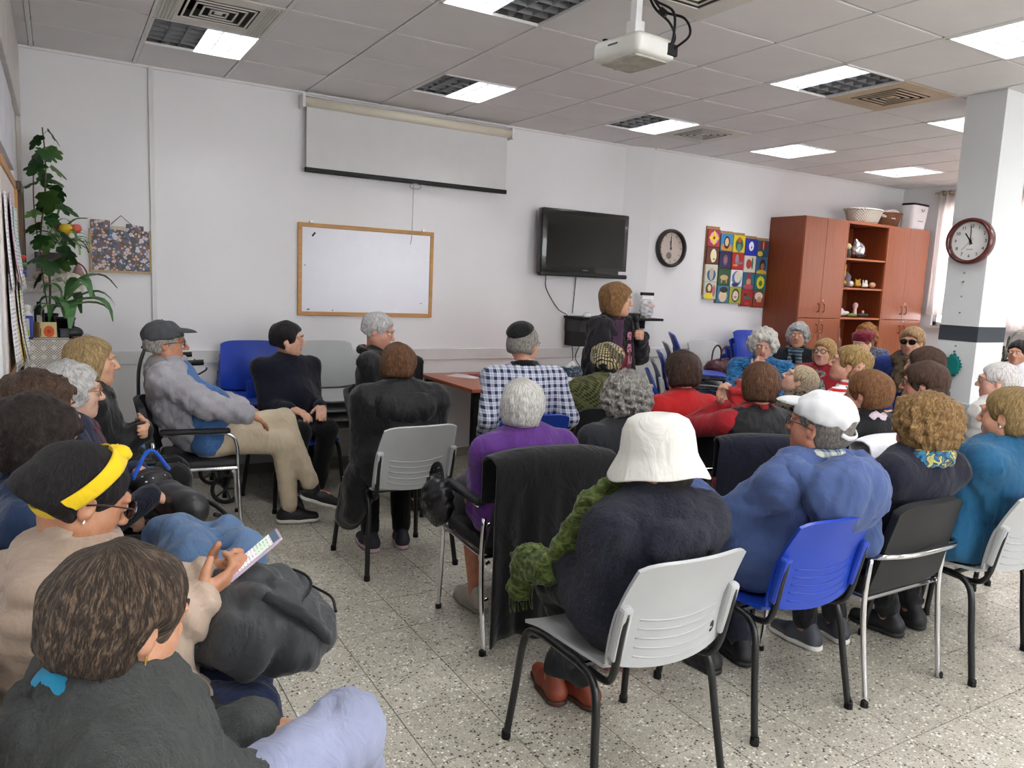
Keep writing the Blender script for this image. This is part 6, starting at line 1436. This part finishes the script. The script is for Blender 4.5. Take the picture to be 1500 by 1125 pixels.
chair('grey', 1.585, 1.88, 0, 'light grey plastic chair with black legs under the bucket hat woman')
GS = fabric((70, 84, 30), 'marble', (34, 44, 14))
o = c18['root']; SHl = c18['SH'][-1]
V_, F_ = Sdf().cone((-.03, .10, 1.0), (-.13, .17, .88), .034, .04).cone((-.13, .17, .88), (-.2, .245, .7), .04, .034, k=.03).cone((.06, -.02, 1.0), (-.05, .10, .99), .032, .035).mesh(.010, disp=sines(3, 60, .006, ridge=True)); np_mesh('green_scarf', V_, F_, GS, o)
V_, F_ = Sdf().cone((-.2, .30, .62), (-.19, .46, .585), .05, .06).cone((-.19, .46, .585), (-.21, .5, .47), .05, .035, k=.03).mesh(.011, disp=sines(5, 55, .010, ridge=True)); np_mesh('scarf_end', V_, F_, GS, o)
for k_ in range(9): MB().tube(smoothpath([(-.235+.012*k_, .52, .46), (-.235+.012*k_, .525, .41), (-.23+.012*k_+.006*math.sin(k_*2), .52, .37)], 3), .0025, 4).build('fringe', GS, o)
c19 = P('man in a white baseball cap and blue hooded sweatshirt', (2.47, 1.84, 1.11), 4, -14, None, hp=6, lean=17, side=10, res='near', skin=(190, 132, 108), hs=1.04, build=1.12,
  hair=dict(col=(120, 112, 104), streak=(176, 170, 164), style='short', v=.005, low=-.08, amp=.0012), top=fabric((66, 84, 128)), top_name='hooded_sweatshirt', off=.026, fold=.015, arms=('down', ((.22, .30, .80), (.4, .9, 0), (0, -.2, -1), .4)), legs=fabric((36, 40, 56), 'denim'), glasses=((60, 50, 44),), jaw=1.05,
  hat=cap_hat(mat((212, 213, 214), .7, var=.04), True), extra={'parts': [hood_part(fabric((66, 84, 128)), .19, .14, .1), ring_part('plaid_collar', fabric((60, 90, 130), 'plaid', (206, 206, 190)), R=.068, r_=.022, dz=.036, amp=.002)]})
chair('blue', 2.36, 1.96, 0, 'blue plastic chair with black legs under the man in the blue sweatshirt')
r0 = empty('red_bag', (1.98, 2.36, 0), 0, 'dark red bag on the floor between the grey and blue chairs', 'bag'); V_, F_ = Sdf().ell((0, 0, .08), (.1, .07, .08)).plane((0, 0, .002), (0, 0, -1)).mesh(.016, disp=sines(4, 30, .008)); np_mesh('bag_body', V_, F_, fabric((120, 28, 40)), r0); MB().tube(smoothpath([(-.06, 0, .13), (0, 0, .2), (.06, 0, .13)]), .008, 6).build('handle', BLK, r0, True)
c31 = P('woman with short golden-brown wavy hair, navy jacket and flowered scarf', (3.03, 1.77, 1.09), 4, -8, None, lean=21, side=7, res='near', skin=(206, 152, 124), hs=1.0,
  hair=dict(col=(132, 98, 58), streak=(196, 162, 104), style='curly', v=.03, amp=.007, freq=52, zs=.5, low=-.095), top=fabric((22, 24, 48)), top_name='jacket', off=.03, arms=('lap', 'lap'), legs=DKT, shoes=((70, 72, 80), (220, 218, 214)), glasses=((190, 160, 110),),
  extra={'parts': [ring_part('flowered_scarf', fabric((60, 130, 170), 'flower', (28, 34, 52)), R=.078, r_=.034, dz=.02, amp=.008), earring(mat((235, 235, 235), .2, .4), -1, -.04)]})
chair('bar', 2.95, 1.95, 0, 'black padded chair with chrome legs under the woman in the flowered scarf')
c33 = P('woman in a teal blue jacket, fair hair held by a dark pin', (3.53, 1.69, 1.12), 0, -6, None, lean=20, side=5, res='near', skin=(210, 158, 130), hs=1.04, build=1.12,
  hair=dict(col=(150, 122, 76), streak=(190, 164, 112), style='tied', v=.012, amp=.002, freq=50, zs=.4, low=-.085), top=fabric((26, 84, 120)), top_name='jacket', off=.032, coat=.4, fold=.016, arms=('lap', 'lap'), legs=DKT,
  extra={'parts': [shirt_collar(fabric((26, 84, 120)), R=.085, h_=.03), earring(mat((235, 235, 235), .2, .4), -1, -.04), lambda c: c['hobj'](MB().tube([(-.082, -.035, .01), (-.072, -.07, .05)], .003, 6).build('hair_pin', BLK, c['root']), c['hs'])]})
chair('grey', 3.53, 1.83, 0, 'light grey plastic chair with black legs under the woman in teal')
chair('grey', 4.10, 1.90, 0, 'light grey plastic chair at the row end beyond the woman in teal')
c25 = P('auburn-haired woman in a black jacket with a pale pink scarf', (3.73, 2.505, 1.087), 10, -12, 'grey', 'light grey plastic chair draped with white cloth behind the teal jacket', lean=2, res='mid', skin=(214, 164, 140),
  hair=dict(col=(122, 78, 44), streak=(166, 118, 72), style='short', v=.022, low=-.085, amp=.0025, freq=45, zs=.4), top=fabric((20, 21, 24)), top_name='jacket', off=.022, arms=('lap', 'lap'), legs=DKT, extra={'parts': [ring_part('pink_scarf', fabric((206, 186, 196)), R=.07, r_=.028, dz=.014)]})
q = c25['loc']+c25['fwd']*(.085-.29); cloth_drape('white_drape', 'white cloth hung over the chair of the auburn-haired woman', q[0], q[1], 10, .5, .87, .5, fabric((226, 226, 232), 'weave', var=.05), .012, .075, .2, 'cloth')
c30 = P('woman with dark brown hair and glasses raising a hand to her face', (4.25, 2.51, 1.125), -6, -30, 'bar', 'black padded chair under the woman raising her hand', lean=2, res='mid', skin=(206, 150, 128),
  hair=dict(col=(62, 40, 28), streak=(110, 76, 52), style='short', v=.022, low=-.085, amp=.004), top=fabric((22, 22, 26)), top_name='jacket', off=.022, arms=('lap', ((.2, .30, 1.06), (.1, .15, 1), (-.8, -.3, .1), .5, (-.6, .2, -1))), legs=DKT, glasses=((40, 30, 30),), extra={'parts': [ring_part('red_collar', fabric((140, 26, 40)), R=.068, r_=.022, dz=.0)]})
c29 = P('dark-haired person hidden behind the woman raising her hand', (5.05, 2.99, 1.161), -8, -20, 'grey', 'light grey plastic chair of the hidden dark-haired person', lean=2, res='far', skin=SK1,
  hair=dict(col=(66, 42, 30), streak=(110, 78, 54), style='short', v=.02, low=-.085), top=fabric((30, 30, 36)), top_name='jacket', off=.02, legs=DKT)
c32 = P('white-haired woman with glasses in a white padded jacket', (4.78, 2.375, 1.143), -4, -30, 'grey', 'light grey plastic chair under the white padded jacket', lean=2, res='mid', skin=(220, 172, 152), hs=.93,
  hair=dict(col=(222, 216, 212), streak=(248, 244, 242), style='short', v=.012, low=-.075, amp=.0025, brow=(170, 160, 150)), top=fabric((204, 200, 194), 'nylon'), top_name='padded_jacket', off=.05, quilt=.010, fold=.006, coat=.3, arms=('lap', 'lap'), legs=DKT, glasses=((150, 120, 96),))
c24 = P('woman with fair highlighted hair in a red and white striped top', (4.3, 3.03, 1.176), -10, -36, 'blue', 'blue plastic chair under the woman in stripes', hp=14, lean=4, res='mid', skin=(222, 172, 148),
  hair=dict(col=(150, 116, 66), streak=(214, 186, 128), style='short', v=.018, low=-.09, amp=.004, freq=50, zs=.4), top=fabric((200, 36, 40), 'stripes', (236, 232, 230)), top_name='striped_top', off=.016, arms=('lap', 'lap'), legs=DKT)
c23 = P('fair-haired woman with her head tipped back, leopard scarf', (4.52, 3.57, 0.985), -4, -40, 'blue', 'blue plastic chair under the woman with the leopard scarf', hp=34, lean=10, res='mid', skin=(228, 184, 160),
  hair=dict(col=(196, 176, 140), streak=(232, 218, 190), style='short', v=.012, low=-.09, amp=.003, freq=45, zs=.3), top=fabric((96, 84, 70), 'blotch', (28, 24, 22)), top_name='leopard_top', off=.02, arms=('lap', 'lap'), legs=DKT, extra={'parts': [ring_part('leopard_scarf', fabric((150, 132, 108), 'blotch', (34, 28, 26)), R=.075, r_=.034)]})
q = c23['loc']-c23['fwd']*.2; cloth_drape('blue_jacket', 'royal blue jacket hung on the chair of the woman with the leopard scarf', q[0], q[1], -4, .46, .9, .6, fabric((38, 50, 150)), .01, .06, .12)
# ---- facing row by the cabinets
c20 = P('white-haired woman in a blue patterned top with a hand over her mouth', (5.01, 4.34, 1.18), 226, 228, 'blue', 'blue plastic chair under the woman with a hand over her mouth', hp=-12, lean=2, res='mid', skin=(224, 176, 154),
  hair=dict(col=(222, 218, 208), streak=(246, 244, 238), style='curly', v=.03, amp=.007, freq=60, brow=(170, 160, 150)), top=fabric((30, 100, 150), 'marble', (12, 24, 44)), top_name='patterned_top', off=.022, build=1.15, arms=(((.06, .2, .98), (-.45, .0, 1), (-.2, -1, .1), 1.0, (.7, .3, -1)), 'clasp'), legs=DKT)
c21 = P('grey-haired woman in a black jacket with a striped blue scarf', (6.18, 4.94, 1.21), 236, 238, 'grey', 'light grey plastic chair under the grey-haired woman by the cabinet', lean=4, res='mid', skin=(210, 160, 134),
  hair=dict(col=(168, 168, 168), streak=(214, 214, 214), style='curly', v=.018, amp=.006, freq=70, brow=(110, 104, 100)), top=fabric((24, 26, 32)), top_name='jacket', off=.022, build=1.1, arms=('lap', 'lap'), legs=DKT, extra={'parts': [ring_part('scarf', fabric((110, 130, 140), 'stripes', (40, 60, 76)), R=.072, r_=.028, drop=.24)]})
c22 = P('fair-haired woman with glasses and necklace, red cardigan and grey scarf', (5.77, 4.32, 1.11), 246, 256, 'grey', 'light grey plastic chair under the woman in the red cardigan', hp=6, lean=4, res='mid', skin=(220, 168, 146),
  hair=dict(col=(166, 128, 76), streak=(216, 186, 130), style='bob', v=.014, amp=.003, low=-.09), top=fabric((146, 30, 42)), top_name='red_cardigan', off=.02, build=1.1, arms=('lap', 'lap'), legs=DKT, glasses=((54, 50, 56),),
  extra={'parts': [ring_part('grey_scarf', fabric((110, 116, 112), 'marble', (60, 70, 70)), R=.085, r_=.024, dz=-.014, drop=.26), lambda c: MB().tube([tuple(c['NB']+V3(.06*math.sin(a), .03+.066*math.cos(a), -.012-.022*math.cos(a))) for a in [6.283*k/24 for k in range(24)]], .004, 5, True).build('necklace', mat((206, 160, 70), .3, .8), c['root'])]})
c26 = P('person in a burgundy beret and grey coat', (6.70, 4.60, 1.16), 250, 262, 'grey', 'light grey plastic chair under the person in the burgundy beret', hp=-6, lean=0, res='far', skin=SK1,
  hair=dict(col=(120, 92, 60), style='short', v=.008), top=fabric((74, 84, 104)), top_name='coat', off=.03, legs=DKT, hat=soft_hat(fabric((118, 26, 44), 'knit')))
c27 = P('person with curly copper hair in a dark patterned jacket', (7.437, 5.068, 1.198), 250, 240, 'grey', 'light grey plastic chair under the person with copper hair', lean=2, res='far', skin=SK1,
  hair=dict(col=(150, 96, 44), streak=(196, 142, 80), style='curly', v=.024, amp=.008, freq=70), top=fabric((44, 52, 74), 'marble', (150, 150, 164)), top_name='jacket', off=.024, legs=DKT)
tag(cloth_drape('purple_coat', 'dark purple coat over a chair back by the cabinets', 7.52, 4.47, 250, .5, .98, .5, fabric((60, 34, 66)), .02, .08), None)
chair('grey', 7.30, 4.38, 250, 'light grey plastic chair carrying the dark purple coat')
c28 = P('woman in dark sunglasses with a fur-collared blue coat', (6.17, 3.78, 1.25), 244, 254, 'grey', 'light grey plastic chair under the woman in sunglasses', lean=2, res='mid', skin=(214, 166, 140),
  hair=dict(col=(156, 118, 78), streak=(216, 190, 150), style='short', v=.018, low=-.085, amp=.004), top=fabric((30, 48, 112)), top_name='blue_coat', off=.032, build=1.15, coat=.4, legs=DKT, glasses=((20, 18, 18), (14, 12, 12), .025),
  extra={'parts': [ring_part('fur_collar', fabric((92, 72, 46), 'fleece'), R=.1, r_=.046, dz=-.01, amp=.012, drop=.2)]})
c34 = P('dark-haired person in a white shirt sitting by the far window', (8.12, 3.88, 1.13), 250, 262, 'grey', 'light grey plastic chair by the far window', lean=4, res='far', skin=(206, 156, 130),
  hair=dict(col=(24, 20, 22), style='short', v=.014), top=fabric((224, 224, 232)), top_name='white_shirt', off=.018, legs=DKT)
open_jacket(c34, fabric((26, 28, 40)), .03)
r0 = empty('red_bundle', (7.36, 3.58, .475), 0, 'red knitted bundle on a chair back by the far window', 'bundle'); V_, F_ = Sdf().ell((0, 0, .12), (.13, .1, .12)).mesh(.018, disp=sines(4, 30, .01)); np_mesh('bundle', V_, F_, fabric((150, 26, 44), 'knit'), r0)
chair('grey', 7.42, 3.60, 250, 'light grey plastic chair holding the red bundle')
# handbag on the stacks
r0 = empty('handbag', (5.80, 5.55, .725), .2, 'burgundy handbag with looped handles on the stacked grey chairs', 'handbag')
V_, F_ = Sdf().cone((-.12, 0, .1), (.12, 0, .1), .09, .09).mesh(.015, disp=sines(15, 30, .007, ridge=True)); np_mesh('bag_body', V_, F_, mat((70, 26, 38), .45), r0)
for y in (-.05, .05): MB().tube(smoothpath([(-.09, y, .15), (-.07, y, .28), (.0, y, .33), (.07, y, .28), (.09, y, .15)]), .009, 6).build('handle', mat((60, 22, 32), .45), r0, True)
# ================================================================== things on laps and floor, left row
r0 = empty('smartphone', LW(c2, (-.012, .475, .925)), 0, 'smartphone with a lit chat screen held by the yellow headband woman', 'phone')
ph_R = Matrix.Rotation(-math.radians(86+8), 4, 'Z') @ Matrix.Rotation(math.radians(38), 4, 'X')
r0.matrix_local = Matrix.Translation(LW(c2, (.0, .39, .905))) @ ph_R
MB().rbox((-.038, -.079, -.005), (.038, .079, .004), .004, 2).build('case', mat((196, 178, 196), .4), r0)
sm, nt, b = nmat('chat_screen'); x, y, z = sep(nt, tc(nt)); n_ = noise(nt, tc(nt, (30, 6, 1)), 3, 2)
rowc = ramp(nt, mathn(nt, 'MULTIPLY_ADD', y, 6.6, .5), [(0, lin((205, 190, 215))), (.2, lin((222, 222, 228))), (.55, lin((206, 222, 206))), (.82, lin((225, 225, 228))), (.86, lin((70, 90, 110)))], 'CONSTANT')
lines = mathn(nt, 'MULTIPLY', mathn(nt, 'GREATER_THAN', mathn(nt, 'FRACT', mathn(nt, 'MULTIPLY', y, 110)), .6), mathn(nt, 'GREATER_THAN', n_, .5))
cc = mixc(nt, mathn(nt, 'MULTIPLY', lines, .45), rowc, lin((90, 96, 110)))
nt.links.new(cc, b.inputs['Base Color']); nt.links.new(cc, b.inputs['Emission Color']); b.inputs['Emission Strength'].default_value = .55; b.inputs['Roughness'].default_value = .1
MB().box((-.034, -.074, .004), (.034, .074, .005)).build('screen', sm, r0)
r0 = empty('backpack', LW(c2, (.0, .36, .655)), -math.radians(85), 'dark grey backpack with zip pockets on the lap of the headband woman', 'backpack')
BP = fabric((58, 60, 62), 'nylon')
V_, F_ = Sdf().ell((0, .02, .09), (.17, .15, .12), k=.05).cone((-.1, .1, .06), (.1, .1, .05), .07, .07, k=.05).mesh(.011, disp=sines(51, 22, .012, ridge=True), pad=.05); np_mesh('bag_body', V_, F_, BP, r0)
V_, F_ = Sdf().cone((-.07, .17, .06), (.07, .17, .05), .05, .05, k=.04).mesh(.011, disp=sines(52, 26, .008, ridge=True)); np_mesh('front_pocket', V_, F_, BP, r0)
for pts in (((-.14, .08, .15), (-.05, .15, .17), (.05, .16, .165), (.13, .09, .14)), ((-.08, .215, .1), (0, .235, .095), (.08, .215, .09))): MB().tube(smoothpath(pts), .004, 5).build('zip', mat((30, 30, 32), .4, .4), r0)
MB().tube(smoothpath([(.12, .02, .19), (.17, .1, .14), (.17, .16, .07)]), .012, 6, flat=2).build('strap', fabric((44, 46, 48)), r0, True); MB().tube([(.16+.014*math.cos(t), .12, .12+.014*math.sin(t)) for t in [6.283*k/10 for k in range(10)]], .004, 5, True).build('buckle', STEEL, r0)
r0 = empty('handbag', LW(c4, (.1, .41, .685)), -math.radians(80), 'black leather handbag on the lap of the woman in the navy cardigan', 'handbag')
V_, F_ = Sdf().cone((-.1, 0, .05), (.1, .02, .05), .065, .06).mesh(.012, disp=sines(71, 26, .005, ridge=True)); np_mesh('bag_body', V_, F_, mat((36, 36, 38), .35, bmp=.15), r0); MB().tube(smoothpath([(-.12, .06, .06), (-.02, .14, .02), (.1, .15, .0), (.17, .08, .04)]), .008, 6).build('strap', BLK, r0, True); MB().tube(smoothpath([(-.1, .055, .085), (0, .075, .085), (.1, .07, .08)]), .003, 5).build('zip', STEEL, r0)
r0 = empty('cloth_bag', LW(c3, (.05, .38, .70)), -math.radians(86), 'slate blue cloth bag lying over the knees of the dark-haired woman', 'bag')
V_, F_ = Sdf().cone((-.13, -.02, .04), (.14, .0, .04), .07, .07).cone((-.1, .14, .02), (.12, .15, .02), .06, .06, k=.06).mesh(.013, disp=sines(72, 18, .012, ridge=True), pad=.05); np_mesh('bag_body', V_, F_, fabric((82, 108, 142)), r0)
r0 = empty('dotted_bag', LW(c4, (-.16, .36, .69)), -.3, 'black bag with white dots on the knee of the woman in the navy cardigan', 'bag')
dm, nt, b = nmat('dotted_cloth'); vo = nt.nodes.new('ShaderNodeTexVoronoi'); vo.inputs['Scale'].default_value = 38; nt.links.new(tc(nt), vo.inputs['Vector']); nt.links.new(mixc(nt, mathn(nt, 'LESS_THAN', vo.outputs['Distance'], .17), lin((18, 18, 22)), lin((222, 222, 226))), b.inputs['Base Color'])
V_, F_ = Sdf().ell((0, 0, .06), (.07, .09, .055)).mesh(.013, disp=sines(73, 24, .007, ridge=True)); np_mesh('bag_body', V_, F_, dm, r0); MB().tube(smoothpath([(-.05, -.08, .1), (0, -.02, .2), (.05, .08, .1)]), .008, 6).build('handle', fabric((30, 90, 200)), r0, True)
# rollator behind the man in the cap
r0 = empty('rollator', (.66, 5.62, 0), -math.radians(90), 'black wheeled walker behind the man in the grey cap', 'walker')
for s in (-1, 1):
    x = s*.26
    MB().tube(smoothpath([(x, .28, .12), (x, .2, .5), (x, .05, .85), (x, -.02, .95), (x, .1, .985)], 5), .0125, 8).build('front_post', BTUBE, r0, True)
    MB().tube([(x, -.25, .12), (x, .12, .62)], .0125, 8).build('rear_post', BTUBE, r0)
    MB().tube([(x, .0, .978), (x, .16, .985)], .019, 10).build('grip', BLK, r0); MB().tube(smoothpath([(x, .02, .94), (x, .1, .9), (x, .17, .93), (x, .18, .95)]), .006, 6).build('brake_lever', BLK, r0, True)
    MB().tube(smoothpath([(x, .02, .93), (x*.9, -.06, .8), (x, .0, .6)]), .004, 5).build('brake_cable', BLK, r0, True)
    for y in (.3, -.27):
        wv_ = MB().tube([(x, y+.092*math.cos(t), .105+.092*math.sin(t)) for t in [6.283*k/24 for k in range(24)]], .0135, 8, True).build('wheel', mat((34, 34, 36), .7), r0, True)
        for k in range(5): a = 6.283*k/5; MB().tube([(x, y, .105), (x, y+.085*math.cos(a), .105+.085*math.sin(a))], .007, 6).build('spoke', mat((70, 70, 72), .5), wv_)
MB().rbox((-.22, -.08, .54), (.22, .16, .58), .015, 2).build('seat', BLKP, r0); MB().tube([(-.26, .12, .56), (.26, .12, .56)], .011, 8).build('cross_bar', BTUBE, r0)
# crutch leaning behind the man in the cap
r0 = empty('walking_crutch', (.42, 5.22, 0), 0, 'grey tube crutch with black grip leaning behind the man in the cap', 'crutch')
MB().tube(smoothpath([(.02, .12, .02), (0, .02, .6), (.0, .0, .95), (.05, .0, 1.13)]), .011, 8).build('shaft', mat((120, 120, 122), .3, .7), r0, True); MB().tube(smoothpath([(.03, 0, 1.09), (.06, 0, 1.15), (.11, 0, 1.18)]), .018, 8).build('grip', BLK, r0, True)
MB().lathe([(.016, 0), (.016, .04), (.012, .05)], 10, R=Matrix.Translation((.02, .12, 0))).build('rubber_tip', BLK, r0)
